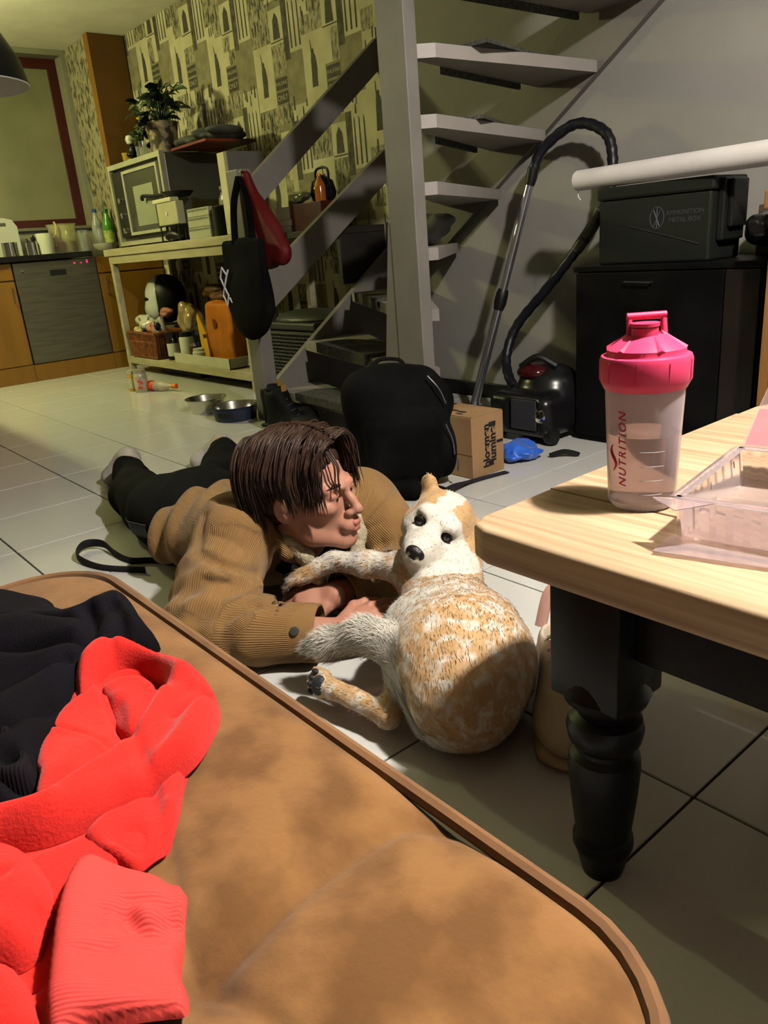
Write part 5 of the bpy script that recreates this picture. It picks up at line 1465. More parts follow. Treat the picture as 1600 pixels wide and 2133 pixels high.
s.add(s_ell(S(-0.085, 0, 0.125), (0.058, 0.030, 0.055), R), 0.008, 's')
s.add(s_box(S(0, 0, -0.1), (1, 1, 0.124), 0.001), 0.004, 's')
s.build('upper', S(0, 0, 0) - [.22, .22, -.02], S(0, 0, 0) + [.22, .22, .18], 0.005, m_snk, sn, 1)
s = SDF(); s.add(s_box(S(-0.01, 0, 0.016), (0.145, 0.047, 0.0155), 0.012, R), 0.01).add(s_ell(S(0.085, 0, 0.016), (0.075, 0.054, 0.017), R), 0.01)
s.build('sole', S(0, 0, 0) - [.22, .22, .0], S(0, 0, 0) + [.22, .22, .04], 0.005, M('beige_rubber', (186, 164, 130), 0.6), sn)
lc = B()
for k in range(5):
    a = 0.055 - 0.024 * k; z = 0.096 + 0.011 * k
    lc.tube([S(a, -0.026, z - 0.006), S(a - 0.002, 0, z + 0.004), S(a, 0.026, z - 0.006)], 0.0036, 6)
lc.build('laces', M('cream_lace', (206, 190, 160), 0.7), sn, True)
B().tube(catmull([S(-0.135, -0.035, 0.105), S(-0.155, -0.02, 0.16), S(-0.158, 0.0, 0.175), S(-0.155, 0.02, 0.16), S(-0.135, 0.035, 0.105)], 6), 0.012, 10, flat=(0.022, 0.012)).build('heel_collar', M('pink_leather', (206, 160, 144), 0.5), sn, True)
st_ = B()
for sg in (-1, 1):
    st_.tube(catmull([S(0.135, sg * 0.022, 0.052), S(0.10, sg * 0.043, 0.062), S(0.045, sg * 0.046, 0.075), S(0.02, sg * 0.03, 0.095)], 6), 0.0022, 5)
st_.build('seam', M('brown_seam', (120, 86, 60), 0.7), sn, True)

# ================================================================ CHAISE AND CLOTHES
RED_OUT = [(-0.713, 0.176), (-0.726, 0.193), (-0.721, 0.211), (-0.679, 0.223), (-0.637, 0.234), (-0.607, 0.244), (-0.575, 0.246), (-0.538, 0.235), (-0.511, 0.214), (-0.490, 0.184), (-0.469, 0.166), (-0.448, 0.152), (-0.428, 0.133), (-0.414, 0.108), (-0.417, 0.097), (-0.372, 0.065), (-0.335, 0.045), (-0.317, 0.020), (-0.369, -0.015), (-0.544, 0.012), (-0.540, 0.058), (-0.530, 0.075), (-0.528, 0.084), (-0.547, 0.090), (-0.563, 0.090), (-0.596, 0.107), (-0.628, 0.132), (-0.669, 0.154)]
RED_F = [
    ([(-0.605, 0.134), (-0.675, 0.172), (-0.680, 0.199), (-0.641, 0.213), (-0.597, 0.226), (-0.553, 0.229)], 0.0220, 0.0160),
    ([(-0.529, 0.223), (-0.493, 0.187), (-0.467, 0.144), (-0.463, 0.114), (-0.460, 0.074), (-0.474, 0.043)], 0.0240, 0.0200),
    ([(-0.556, 0.197), (-0.524, 0.174), (-0.490, 0.129), (-0.476, 0.089), (-0.479, 0.044)], 0.0120, 0.0150),
    ([(-0.546, 0.136), (-0.539, 0.111), (-0.500, 0.078)], 0.0100, 0.0300),
    ([(-0.452, 0.152), (-0.424, 0.128), (-0.413, 0.104)], 0.0120, 0.0120),
    ([(-0.435, 0.054), (-0.399, 0.038), (-0.381, 0.018)], 0.0180, 0.0350),
    ([(-0.427, 0.084), (-0.420, 0.064), (-0.389, 0.048), (-0.354, 0.034)], 0.0140, 0.0140),
    ([(-0.614, 0.184), (-0.593, 0.192), (-0.561, 0.174)], 0.0120, 0.0120),
    ([(-0.634, 0.181), (-0.636, 0.197), (-0.613, 0.215)], -0.0240, 0.0080),
    ([(-0.621, 0.148), (-0.637, 0.173), (-0.633, 0.187)], -0.0180, 0.0080),
    ([(-0.571, 0.156), (-0.552, 0.160), (-0.555, 0.169)], -0.0300, 0.0100),
    ([(-0.552, 0.231), (-0.541, 0.216), (-0.534, 0.195)], -0.0160, 0.0060),
    ([(-0.475, 0.172), (-0.469, 0.152), (-0.465, 0.132)], -0.0200, 0.0060),
    ([(-0.538, 0.144), (-0.499, 0.134), (-0.461, 0.117)], -0.0040, 0.0120),
    ([(-0.471, 0.112), (-0.471, 0.084), (-0.477, 0.061), (-0.486, 0.046)], -0.0300, 0.0080),
    ([(-0.461, 0.103), (-0.444, 0.084), (-0.440, 0.077)], -0.0200, 0.0080),
    ([(-0.602, 0.123), (-0.575, 0.135), (-0.533, 0.144)], -0.0060, 0.0025),
    ([(-0.479, 0.044), (-0.463, 0.054), (-0.425, 0.060), (-0.415, 0.059)], -0.0080, 0.0040),
    ([(-0.393, 0.048), (-0.377, 0.039), (-0.373, 0.030), (-0.381, 0.018)], -0.0240, 0.0090),
    ([(-0.450, 0.083), (-0.445, 0.094), (-0.420, 0.097)], -0.0140, 0.0080),
    ([(-0.438, 0.114), (-0.425, 0.115), (-0.417, 0.108)], -0.0100, 0.0200),
]
BLK_OUT = [(-1.008, 0.147), (-0.966, 0.170), (-0.925, 0.191), (-0.882, 0.206), (-0.859, 0.203), (-0.829, 0.209), (-0.803, 0.216), (-0.833, 0.241), (-0.846, 0.266), (-0.819, 0.272), (-0.768, 0.262), (-0.722, 0.252), (-0.695, 0.252), (-0.687, 0.243), (-0.688, 0.227), (-0.691, 0.209), (-0.669, 0.176), (-0.641, 0.149), (-0.596, 0.125), (-0.569, 0.100), (-0.533, 0.089), (-0.520, 0.081), (-0.527, 0.054), (-0.547, 0.021)]
BLK_F = [
    ([(-0.815, 0.132), (-0.775, 0.168), (-0.726, 0.185)], 0.0160, 0.0300),
    ([(-0.721, 0.107), (-0.698, 0.139), (-0.685, 0.162)], 0.0160, 0.0200),
    ([(-0.773, 0.225), (-0.773, 0.247), (-0.722, 0.241)], 0.0220, 0.0250),
    ([(-0.637, 0.085), (-0.648, 0.112), (-0.661, 0.140)], 0.0140, 0.0200),
    ([(-0.581, 0.071), (-0.573, 0.086), (-0.584, 0.100)], 0.0120, 0.0200),
    ([(-0.852, 0.142), (-0.801, 0.172), (-0.761, 0.193)], -0.0140, 0.0070),
    ([(-0.765, 0.119), (-0.732, 0.155), (-0.707, 0.183)], -0.0160, 0.0080),
    ([(-0.676, 0.096), (-0.675, 0.128), (-0.677, 0.159)], -0.0140, 0.0060),
    ([(-0.608, 0.078), (-0.608, 0.104), (-0.625, 0.124)], -0.0120, 0.0060),
    ([(-0.772, 0.212), (-0.735, 0.203), (-0.699, 0.185)], -0.0160, 0.0080),
    ([(-0.560, 0.075), (-0.537, 0.076), (-0.535, 0.085)], -0.0200, 0.0080),
    ([(-0.747, 0.233), (-0.711, 0.225), (-0.694, 0.214)], -0.0080, 0.0060),
]
HEM_OUT = [(-0.423, 0.087), (-0.401, 0.105), (-0.378, 0.122), (-0.358, 0.111), (-0.335, 0.097), (-0.318, 0.093), (-0.303, 0.086), (-0.307, 0.075), (-0.316, 0.056), (-0.321, 0.044), (-0.323, 0.026), (-0.371, 0.043), (-0.400, 0.058), (-0.420, 0.074)]
HEM_F = [
    ([(-0.421, 0.079), (-0.399, 0.065), (-0.368, 0.052), (-0.341, 0.040)], 0.0100, 0.0160),
    ([(-0.379, 0.086), (-0.346, 0.075), (-0.329, 0.060)], 0.0040, 0.0300),
    ([(-0.371, 0.084), (-0.361, 0.086), (-0.355, 0.095), (-0.359, 0.104)], -0.0100, 0.0060),
    ([(-0.379, 0.089), (-0.374, 0.099), (-0.368, 0.107)], -0.0040, 0.0030),
    ([(-0.368, 0.069), (-0.376, 0.075)], -0.0040, 0.0030),
    ([(-0.354, 0.054), (-0.351, 0.069)], -0.0040, 0.0030),
]
RED_LAYERS = [
    ([(-0.657, 0.154), (-0.701, 0.176), (-0.714, 0.192), (-0.710, 0.208), (-0.671, 0.221), (-0.631, 0.232), (-0.597, 0.242), (-0.565, 0.243), (-0.531, 0.231), (-0.504, 0.211), (-0.482, 0.183), (-0.476, 0.151), (-0.471, 0.121), (-0.468, 0.102), (-0.468, 0.076), (-0.478, 0.054), (-0.502, 0.022), (-0.537, 0.023), (-0.522, 0.054), (-0.512, 0.070), (-0.507, 0.085), (-0.516, 0.112), (-0.535, 0.140), (-0.551, 0.167), (-0.578, 0.198), (-0.594, 0.212), (-0.625, 0.215), (-0.645, 0.207), (-0.652, 0.194), (-0.646, 0.175), (-0.628, 0.151)], [
        ([(-0.557, 0.196), (-0.522, 0.162), (-0.496, 0.121), (-0.481, 0.082), (-0.491, 0.048)], 0.0100, 0.0120),
        ([(-0.521, 0.220), (-0.486, 0.177), (-0.470, 0.139)], 0.0120, 0.0120),
        ([(-0.543, 0.227), (-0.532, 0.212), (-0.526, 0.193)], -0.0120, 0.0050),
        ([(-0.662, 0.172), (-0.671, 0.196), (-0.634, 0.211), (-0.581, 0.224)], 0.0120, 0.0140),
        ([(-0.681, 0.201), (-0.661, 0.196), (-0.644, 0.188)], -0.0040, 0.0040),
        ([(-0.553, 0.219), (-0.523, 0.174), (-0.494, 0.131), (-0.483, 0.093)], -0.0040, 0.0060),
    ]),
    ([(-0.644, 0.192), (-0.633, 0.208), (-0.603, 0.209), (-0.577, 0.193), (-0.559, 0.172), (-0.559, 0.163), (-0.576, 0.160), (-0.615, 0.167), (-0.641, 0.173)], [
        ([(-0.608, 0.200), (-0.581, 0.184), (-0.560, 0.166)], -0.0030, 0.0030),
        ([(-0.609, 0.178), (-0.573, 0.172), (-0.555, 0.161)], 0.0060, 0.0120),
    ]),
    ([(-0.649, 0.172), (-0.615, 0.167), (-0.574, 0.158), (-0.546, 0.150), (-0.522, 0.140), (-0.508, 0.116), (-0.505, 0.091), (-0.518, 0.078), (-0.544, 0.088), (-0.558, 0.090), (-0.591, 0.106), (-0.624, 0.130), (-0.636, 0.147)], [
        ([(-0.594, 0.120), (-0.566, 0.133), (-0.525, 0.143)], -0.0050, 0.0028),
        ([(-0.590, 0.118), (-0.562, 0.131), (-0.521, 0.141)], 0.0030, 0.0030),
        ([(-0.532, 0.110), (-0.547, 0.126)], 0.0060, 0.0200),
    ]),
    ([(-0.483, 0.175), (-0.467, 0.165), (-0.445, 0.151), (-0.425, 0.132), (-0.412, 0.108), (-0.426, 0.098), (-0.443, 0.092), (-0.456, 0.090), (-0.468, 0.106), (-0.471, 0.123), (-0.477, 0.151)], [
        ([(-0.432, 0.112), (-0.417, 0.112), (-0.409, 0.106)], -0.0100, 0.0140),
        ([(-0.446, 0.150), (-0.419, 0.128), (-0.404, 0.105)], 0.0060, 0.0080),
        ([(-0.433, 0.091), (-0.424, 0.100), (-0.404, 0.102)], 0.0080, 0.0080),
    ]),
    ([(-0.506, 0.020), (-0.491, 0.045), (-0.473, 0.056), (-0.445, 0.061), (-0.422, 0.061), (-0.403, 0.055), (-0.398, 0.049), (-0.384, 0.039), (-0.382, 0.029), (-0.388, 0.018), (-0.397, -0.003)], [
        ([(-0.438, 0.034), (-0.414, 0.044), (-0.395, 0.035)], 0.0080, 0.0300),
        ([(-0.439, 0.034), (-0.439, 0.040)], -0.0040, 0.0040),
    ]),
    ([(-0.405, -0.002), (-0.390, 0.019), (-0.382, 0.026), (-0.367, 0.029), (-0.349, 0.029), (-0.330, 0.025), (-0.345, -0.004)], [
        ([(-0.367, 0.015), (-0.351, 0.020)], 0.0060, 0.0200),
    ]),
]
SEAMS = [[(-0.317, 0.284), (-0.332, 0.274), (-0.339, 0.262), (-0.340, 0.233), (-0.337, 0.185), (-0.329, 0.138), (-0.327, 0.104)], [(-0.327, 0.104), (-0.317, 0.110), (-0.300, 0.115), (-0.278, 0.119), (-0.253, 0.120)], [(-0.327, 0.104), (-0.340, 0.104), (-0.372, 0.113), (-0.460, 0.142), (-0.598, 0.170)]]
def seg_dist(p, poly):
    """distance of 2D points p (N,2) to a polyline"""
    d = np.full(len(p), 1e9)
    P = np.array(poly, float)
    for a, b in zip(P, P[1:]):
        ba = b - a
        t = np.clip(((p - a) @ ba) / (ba @ ba + 1e-12), 0, 1)
        d = np.minimum(d, np.linalg.norm(p - a - t[:, None] * ba, axis=1))
    return d
def inside(p, poly):
    P = np.array(poly, float); n = len(P)
    r = np.zeros(len(p), bool)
    j = n - 1
    for i in range(n):
        xi, yi = P[i]; xj, yj = P[j]
        c = ((yi > p[:, 1]) != (yj > p[:, 1])) & (p[:, 0] < (xj - xi) * (p[:, 1] - yi) / (yj - yi + 1e-15) + xi)
        r ^= c
        j = i
    return r
CX_, CY_, CHX, CHY, CTOP = -0.572, -0.23, 0.458, 0.530, 0.42
SEAMS_S = [[tuple(q) for q in catmull([(*p, 0) for p in s_], 5)] for s_ in SEAMS]
SEAMS_S = [[(q[0], q[1]) for q in s_] for s_ in SEAMS_S]
def groove(p2):
    g = np.zeros(len(p2))
    for s_ in SEAMS_S:
        d = seg_dist(p2, s_)
        g = np.maximum(g, 0.006 * np.exp(-(d / 0.006) ** 2) + 0.007 * np.exp(-(d / 0.035) ** 2))
    d = np.linalg.norm(p2 - np.array(SEAMS[1][0]), axis=1)
    return g + 0.012 * np.exp(-(d / 0.03) ** 2)
_gx0, _gy0, _gs = -1.12, -0.85, 0.0025
_gnx, _gny = 440, 500
_gp = np.stack(np.meshgrid(_gx0 + _gs * np.arange(_gnx), _gy0 + _gs * np.arange(_gny), indexing='ij'), -1).reshape(-1, 2)
_near = np.zeros(len(_gp), bool)
for s_ in SEAMS_S:
    S_ = np.array(s_)
    _near |= ((_gp > S_.min(0) - 0.13) & (_gp < S_.max(0) + 0.13)).all(1)
_G = np.zeros(len(_gp)); _G[_near] = groove(_gp[_near]); _G = _G.reshape(_gnx, _gny)
def groove_l(p2):
    a = np.clip((p2[:, 0] - _gx0) / _gs, 0, _gnx - 2.001); b = np.clip((p2[:, 1] - _gy0) / _gs, 0, _gny - 2.001)
    i, j = a.astype(int), b.astype(int); a, b = a - i, b - j
    return _G[i, j] * (1 - a) * (1 - b) + _G[i + 1, j] * a * (1 - b) + _G[i, j + 1] * (1 - a) * b + _G[i + 1, j + 1] * a * b
def chaise_top(p2):
    a = np.clip(1 - ((p2[:, 0] - CX_) / CHX) ** 2, 0, 1) * np.clip(1 - ((p2[:, 1] - CY_) / CHY) ** 2, 0, 1)
    return CTOP + 0.022 * a ** 0.6 - groove_l(p2)
m_suede = M('tan_suede', (138, 98, 58), 0.95, col2=(106, 72, 40), nscale=17, detail=12, sheen=0.1, spec=0.1, bump=0.12, bscale=220, ramp=(0.40, 0.60))
ch = thing('chaise_lounge', 'tan suede chaise lounge with piped edge and stitched tufting', 'sofa', (CX_, CY_, 0))
class ChaiseSDF(SDF):
    def ev(s, p, c=None, br=0.0):
        q = np.abs(p[:, :2] - np.array([CX_, CY_])) - np.array([CHX - 0.10, CHY - 0.10])
        d2 = np.sqrt((np.maximum(q, 0) ** 2).sum(1)) + np.minimum(q.max(1), 0) - 0.10
        # sides bulge a little
        zt_ = chaise_top(p[:, :2].astype(float)).astype(np.float32)
        dz = np.maximum(p[:, 2] - zt_, 0.13 - p[:, 2])
        r = 0.028
        a, b = d2 + r, dz + r
        return np.minimum(np.maximum(a, b), 0) + np.sqrt(np.maximum(a, 0) ** 2 + np.maximum(b, 0) ** 2) - r
ChaiseSDF().build('seat_cushion', (-1.08, -0.80, 0.10), (-0.08, 0.34, 0.47), 0.0045, m_suede, ch, 2)
def plan(t, off=0.0, r=0.10):
    """rounded rectangle outline"""
    hx, hy = CHX + off, CHY + off
    pts = []
    for (sx, sy, a0) in ((1, 1, 0), (-1, 1, 90), (-1, -1, 180), (1, -1, 270)):
        for k in range(9):
            a = math.radians(a0 + 90 * k / 8)
            pts.append((CX_ + sx * (hx - r - off) + (r + off) * math.cos(a), CY_ + sy * (hy - r - off) + (r + off) * math.sin(a)))
    pts.append(pts[0])
    return pts
outl = plan(0, -0.004)
zz = chaise_top(np.array(outl))
B().tube([(x, y, CTOP - 0.004) for x, y in outl], 0.0062, 8, cap=False).build('piping', M('tan_piping', (126, 86, 48), 0.8, col2=(102, 67, 36), nscale=12, sheen=0.1), ch, True)
B().tube([(x, y, CTOP - 0.030) for x, y in plan(0, 0.000)], 0.0035, 6, cap=False).build('lower_welt', MATS['tan_piping'], ch, True)
B().prism(plan(0, -0.01)[:-1], 2, 0.05, 0.131).build('base', m_suede, ch)
for sx in (-1, 1):
    for sy in (-1, 1):
        B().lathe([(0, 0.0), (0.016, 0.0), (0.022, 0.052), (0, 0.052)], (CX_ + sx * 0.36, CY_ + sy * 0.43, 0), 16).build('foot', M('dark_foot', (30, 22, 16), 0.5), ch, True)

def cloth(name, outline, feats, th, edge_w, step, mat, parent, base=None, noise=0.0, smooth_in=0.0):
    O = np.array(outline)
    # smooth the outline a little
    O = np.array([(q[0], q[1]) for q in catmull([(*p, 0) for p in list(O) + [O[0]]], 5)])[:-1]
    lo, hi = O.min(0) - step * 2, O.max(0) + step * 2
    nx, ny = np.ceil((hi - lo) / step).astype(int) + 1
    gx, gy = np.meshgrid(lo[0] + step * np.arange(nx), lo[1] + step * np.arange(ny), indexing='ij')
    P = np.stack([gx.ravel(), gy.ravel()], 1)
    ins = inside(P, O)
    C = np.vstack([O, O[:1]])
    d = np.full(len(P), 1e9); near = P.copy()
    for a, b in zip(C, C[1:]):
        ba = b - a
        t = np.clip(((P - a) @ ba) / (ba @ ba + 1e-12), 0, 1)
        q = a + t[:, None] * ba
        dd = np.linalg.norm(P - q, axis=1)
        m = dd < d
        d[m] = dd[m]; near[m] = q[m]
    keep = ins | (d < step * 1.7)
    P2 = np.where(ins[:, None], P, near)
    dd = np.where(ins, d, 0)
    e = np.clip(dd / edge_w, 0, 1)
    prof = np.sqrt(np.clip(1 - (1 - e) ** 2, 0, 1))
    h = np.full(len(P), th)
    for poly, amp, w in feats:
        pl = [(q[0], q[1]) for q in catmull([(*p, 0) for p in poly], 4)]
        h += amp * np.exp(-(seg_dist(P2, pl) / w) ** 2)
    if noise:
        p3 = np.c_[P2, np.zeros(len(P2))]
        h += noise * vnoise(p3, 38, 3) + noise * 0.5 * vnoise(p3, 90, 8)
    h = np.maximum(h, 0.004) * prof
    b0 = chaise_top(P2) + 0.0015 if base is None else base(P2)
    Z = b0 + h
    V = np.c_[P2, Z]
    idx = np.arange(nx * ny).reshape(nx, ny)
    F = np.stack([idx[:-1, :-1], idx[1:, :-1], idx[1:, 1:], idx[:-1, 1:]], -1).reshape(-1, 4)
    F = F[keep[F].all(1)]
    F = F[(ins[F]).any(1)]
    used = np.unique(F)
    mp = -np.ones(len(V), int); mp[used] = np.arange(len(used))
    return np_mesh(name, V[used], mp[F], mat, parent)

# the garments go on over the chaise beyond the picture's edge
RED_OUT = RED_OUT[:17] + [(-0.30, -0.04), (-0.33, -0.20), (-0.50, -0.25), (-0.61, -0.12), (-0.60, 0.0)] + RED_OUT[20:]
BLK_OUT = [(-1.0, 0.10), (-0.99, 0.14)] + BLK_OUT[1:-1] + [(-0.60, 0.02), (-0.68, -0.06), (-0.86, -0.10), (-0.97, -0.02)]
m_red = M('red_fleece', (228, 48, 40), 0.9, col2=(220, 42, 38), nscale=5, sheen=0.08, spec=0.1, bump=0.25, bscale=420)
rh = thing('red_hoodie', 'bright red hooded sweatshirt heaped on the chaise lounge', 'hoodie', (-0.5, 0.1, 0.43))
cloth('body', RED_OUT, [f for f in RED_F if f[1] < -0.02 or abs(f[1]) < 0], 0.012, 0.012, 0.0034, m_red, rh, noise=0.001)
for (o_, fs_), th_, ew_ in zip(RED_LAYERS, (0.024, 0.010, 0.012, 0.013, 0.017, 0.014), (0.018, 0.010, 0.008, 0.009, 0.018, 0.012)):
    cloth('fold', o_, fs_, th_, ew_, 0.0026, m_red, rh, base=lambda P: chaise_top(P) + 0.006, noise=0.0012)
def hem_base(P):
    return chaise_top(P) + 0.009
def ribmat(name, c1, c2, vec):
    m = M(name, c1, 0.9, col2=c2, nscale=5, spec=0.08)
    nt = m.node_tree
    tc = nt.nodes.new('ShaderNodeTexCoord')
    dp = nt.nodes.new('ShaderNodeVectorMath'); dp.operation = 'DOT_PRODUCT'; dp.inputs[1].default_value = vec
    sn_ = nt.nodes.new('ShaderNodeMath'); sn_.operation = 'SINE'
    nt.links.new(tc.outputs['Object'], dp.inputs[0]); nt.links.new(dp.outputs['Value'], sn_.inputs[0])
    bp = nt.nodes.new('ShaderNodeBump'); bp.inputs['Strength'].default_value = 0.4; bp.inputs['Distance'].default_value = 0.0006
    nt.links.new(sn_.outputs[0], bp.inputs['Height'])
    nt.links.new(bp.outputs['Normal'], nt.nodes['Principled BSDF'].inputs['Normal'])
    return m
m_rib = ribmat('red_rib_knit', (228, 82, 76), (218, 72, 68), (2881.0, -1249.0, 0.0))
cloth('ribbed_hem', HEM_OUT, HEM_F, 0.010, 0.005, 0.0026, m_rib, rh, base=hem_base, noise=0.0008)
m_blackf = M('black_fleece', (22, 19, 26), 0.95, col2=(16, 14, 18), nscale=6, spec=0.05, bump=0.25, bscale=420)
bh = thing('black_hoodie', 'black sweatshirt lying beside the red hoodie on the chaise', 'hoodie', (-0.75, 0.15, 0.43))
def blk_base(P):
    return chaise_top(P) + 0.0008
cloth('body', BLK_OUT, BLK_F, 0.022, 0.022, 0.0032, m_blackf, bh, base=blk_base, noise=0.0022)
cuff = [(-0.565, 0.093), (-0.535, 0.083), (-0.55, 0.06), (-0.60, 0.065), (-0.615, 0.09)]
cloth('cuff', cuff, [([(-0.60, 0.08), (-0.56, 0.075)], -0.012, 0.006)], 0.026, 0.008, 0.0026, ribmat('black_rib_knit', (24, 18, 24), (16, 13, 16), (900.0, 2000.0, 0.0)), bh, base=blk_base)

CREASE = [
    ([(-1.388, 0.626, 0.223), (-1.348, 0.646, 0.202), (-1.330, 0.681, 0.183), (-1.338, 0.716, 0.163)], 0.0160, 0.0100),
    ([(-1.407, 0.662, 0.250), (-1.372, 0.687, 0.239), (-1.346, 0.713, 0.201), (-1.339, 0.717, 0.168)], 0.0050, 0.0050),
    ([(-1.447, 0.714, 0.303), (-1.416, 0.732, 0.302), (-1.398, 0.755, 0.294)], 0.0100, 0.0090),
    ([(-1.282, 0.608, 0.140), (-1.275, 0.645, 0.149), (-1.276, 0.683, 0.146)], 0.0140, 0.0080),
    ([(-1.268, 0.576, 0.099), (-1.270, 0.605, 0.123), (-1.255, 0.631, 0.133), (-1.248, 0.660, 0.136)], 0.0130, 0.0070),
    ([(-1.274, 0.564, 0.075), (-1.270, 0.576, 0.114), (-1.274, 0.600, 0.123)], 0.0100, 0.0060),
    ([(-1.702, 0.753, 0.207), (-1.678, 0.725, 0.177), (-1.445, 0.613, 0.218)], 0.0120, 0.0100),
    ([(-1.459, 0.677, 0.278), (-1.441, 0.654, 0.253), (-1.405, 0.623, 0.225)], 0.0120, 0.0100),
    ([(-1.346, 0.602, 0.185), (-1.324, 0.628, 0.178), (-1.335, 0.716, 0.154)], 0.0100, 0.0080),
    ([(-1.730, 0.711, 0.150), (-1.753, 0.704, 0.107), (-1.482, 0.578, 0.165)], 0.0060, 0.0060),
    ([(-1.357, 0.768, 0.224), (-1.351, 0.783, 0.187), (-1.405, 0.802, 0.120)], 0.0100, 0.0080),
    ([(-1.354, 1.009, 0.161), (-1.330, 1.035, 0.177), (-1.315, 1.053, 0.187)], 0.0080, 0.0040),
    ([(-1.365, 1.002, 0.149), (-1.302, 0.971, 0.138)], 0.0100, 0.0060),
    ([(-1.304, 0.995, 0.142), (-1.302, 1.036, 0.135), (-1.283, 1.058, 0.145)], 0.0080, 0.0080),
    ([(-1.362, 0.613, 0.203), (-1.326, 0.640, 0.188), (-1.332, 0.716, 0.143)], -0.0100, 0.0140),
    ([(-1.317, 0.587, 0.157), (-1.316, 0.640, 0.154), (-1.327, 0.712, 0.138)], -0.0080, 0.0140),
    ([(-1.269, 0.579, 0.076), (-1.244, 0.615, 0.118), (-1.232, 0.657, 0.121)], -0.0080, 0.0160),
    ([(-1.415, 0.682, 0.275), (-1.384, 0.721, 0.276), (-1.362, 0.751, 0.250)], -0.0060, 0.0200),
    ([(-1.701, 0.767, 0.216), (-1.471, 0.649, 0.244), (-1.411, 0.611, 0.217)], -0.0070, 0.0120),
]

# ================================================================ PERSON lying on the tiles
cr, cu_, cb3 = np.array(CAM_RIGHT), np.array(CAM_UP), -np.array(CAM_FWD)
def frame(fc, uc):
    """forward / left / up axes in the world from view-relative directions"""
    f = cr * fc[0] + cu_ * fc[1] + cb3 * fc[2]; f /= np.linalg.norm(f)
    u = cr * uc[0] + cu_ * uc[1] + cb3 * uc[2]; u -= f * (u @ f); u /= np.linalg.norm(u)
    return f, np.cross(u, f), u
pe = thing('person', 'person in tan corduroy jacket lying propped on elbows beside the dog', 'person', (-1.9, 0.9, 0))
m_skin = M('skin', (206, 150, 126), 0.5, col2=(196, 136, 114), nscale=14, sss=0.12, bump=0.05, bscale=160)
HC = np.array([-1.338, 0.867, 0.308])
HF, HL, HU = frame((0.885, -0.06, 0.463), (-0.30, 0.90, 0.28))
HR_ = np.array([HF, HL, HU])
def Hd(f, l, u): return HC + HF * f + HL * l + HU * u

RS, RE, RW = np.array([-1.455, 0.755, 0.215]), np.array([-1.365, 0.59, 0.075]), np.array([-1.150, 0.785, 0.066])
LS, LE, LW = np.array([-1.44, 1.08, 0.195]), np.array([-1.275, 1.12, 0.065]), np.array([-1.268, 0.862, 0.082])
NB = np.array([-1.465, 0.905, 0.205])

s = SDF()
# skull and face
s.add(s_ell(Hd(-0.014, 0, 0.036), (0.097, 0.074, 0.086), HR_), 0.02)
s.add(s_ell(Hd(0.032, 0, -0.028), (0.060, 0.060, 0.082), HR_), 0.03)
for q in (-1, 1):
    s.chain([Hd(0.0, q * 0.055, -0.045), Hd(0.022, q * 0.046, -0.082), Hd(0.078, q * 0.012, -0.106)], [0.020, 0.020, 0.018], 0.025)
    s.add(s_ell(Hd(0.062, q * 0.042, -0.020), (0.028, 0.022, 0.018), HR_), 0.02)
s.add(s_ell(Hd(0.080, 0, -0.106), (0.018, 0.020, 0.016), HR_), 0.015)
s.chain([Hd(0.078, -0.042, 0.018), Hd(0.093, -0.018, 0.018), Hd(0.093, 0.018, 0.018), Hd(0.078, 0.042, 0.018)], [0.009, 0.010, 0.010, 0.009], 0.015)
for q in (-1, 1):
    s.add(s_ell(Hd(0.101, q * 0.031, 0.001), (0.020, 0.017, 0.011), HR_), 0.012, 's')
s.chain([Hd(0.093, 0, 0.010), Hd(0.108, 0, -0.014), Hd(0.119, 0, -0.034)], [0.0075, 0.0085, 0.0105], 0.010)
s.add(s_ell(Hd(0.117, 0, -0.037), (0.012, 0.011, 0.010), HR_), 0.006)
for q in (-1, 1):
    s.add(s_ell(Hd(0.105, q * 0.0125, -0.041), (0.011, 0.0075, 0.008), HR_), 0.006)
    s.add(s_ell(Hd(0.110, q * 0.0065, -0.050), (0.005, 0.0035, 0.004), HR_), 0.003, 's')
    # eyelids
    s.add(s_ell(Hd(0.081, q * 0.031, 0.0035), (0.0150, 0.0165, 0.0092), HR_), 0.005)
    s.add(s_ell(Hd(0.079, q * 0.031, -0.009), (0.0130, 0.0150, 0.006), HR_), 0.005)
# pursed lips
s.add(s_ell(Hd(0.094, 0, -0.070), (0.020, 0.028, 0.020), HR_), 0.015)
# ears
for q in (-1, 1):
    ef = HF * 0.86 + HL * (-q * 0.35) ; ef /= np.linalg.norm(ef)
    el_ = np.cross(HU, ef)
    RR = np.array([ef, el_, HU])
    s.add(s_ell(Hd(-0.016, q * 0.076, -0.014), (0.021, 0.009, 0.033), RR), 0.006)
    s.add(s_ell(Hd(-0.012, q * 0.086, -0.010), (0.012, 0.007, 0.020), RR), 0.005, 's')
# neck, torso, hips, legs (under the clothes)
s.chain([Hd(-0.028, 0, -0.055), Hd(-0.045, 0.0, -0.11), NB], [0.056, 0.056, 0.066], 0.03)
s.add(s_ell((-1.56, 0.915, 0.155), (0.17, 0.19, 0.10)), 0.05)
s.add(s_ell((-1.80, 0.90, 0.12), (0.18, 0.16, 0.085)), 0.06)
s.add(s_ell((-2.0, 0.90, 0.11), (0.14, 0.16, 0.09)), 0.05)
LEG1 = [np.array(q) for q in ((-2.05, 0.835, 0.095), (-2.42, 0.90, 0.078), (-2.77, 1.02, 0.085))]
LEG2 = [np.array(q) for q in ((-2.05, 0.975, 0.095), (-2.40, 1.235, 0.085), (-2.69, 1.37, 0.092))]
for lg in (LEG1, LEG2):
    s.chain(lg, [0.075, 0.050, 0.034], 0.03)
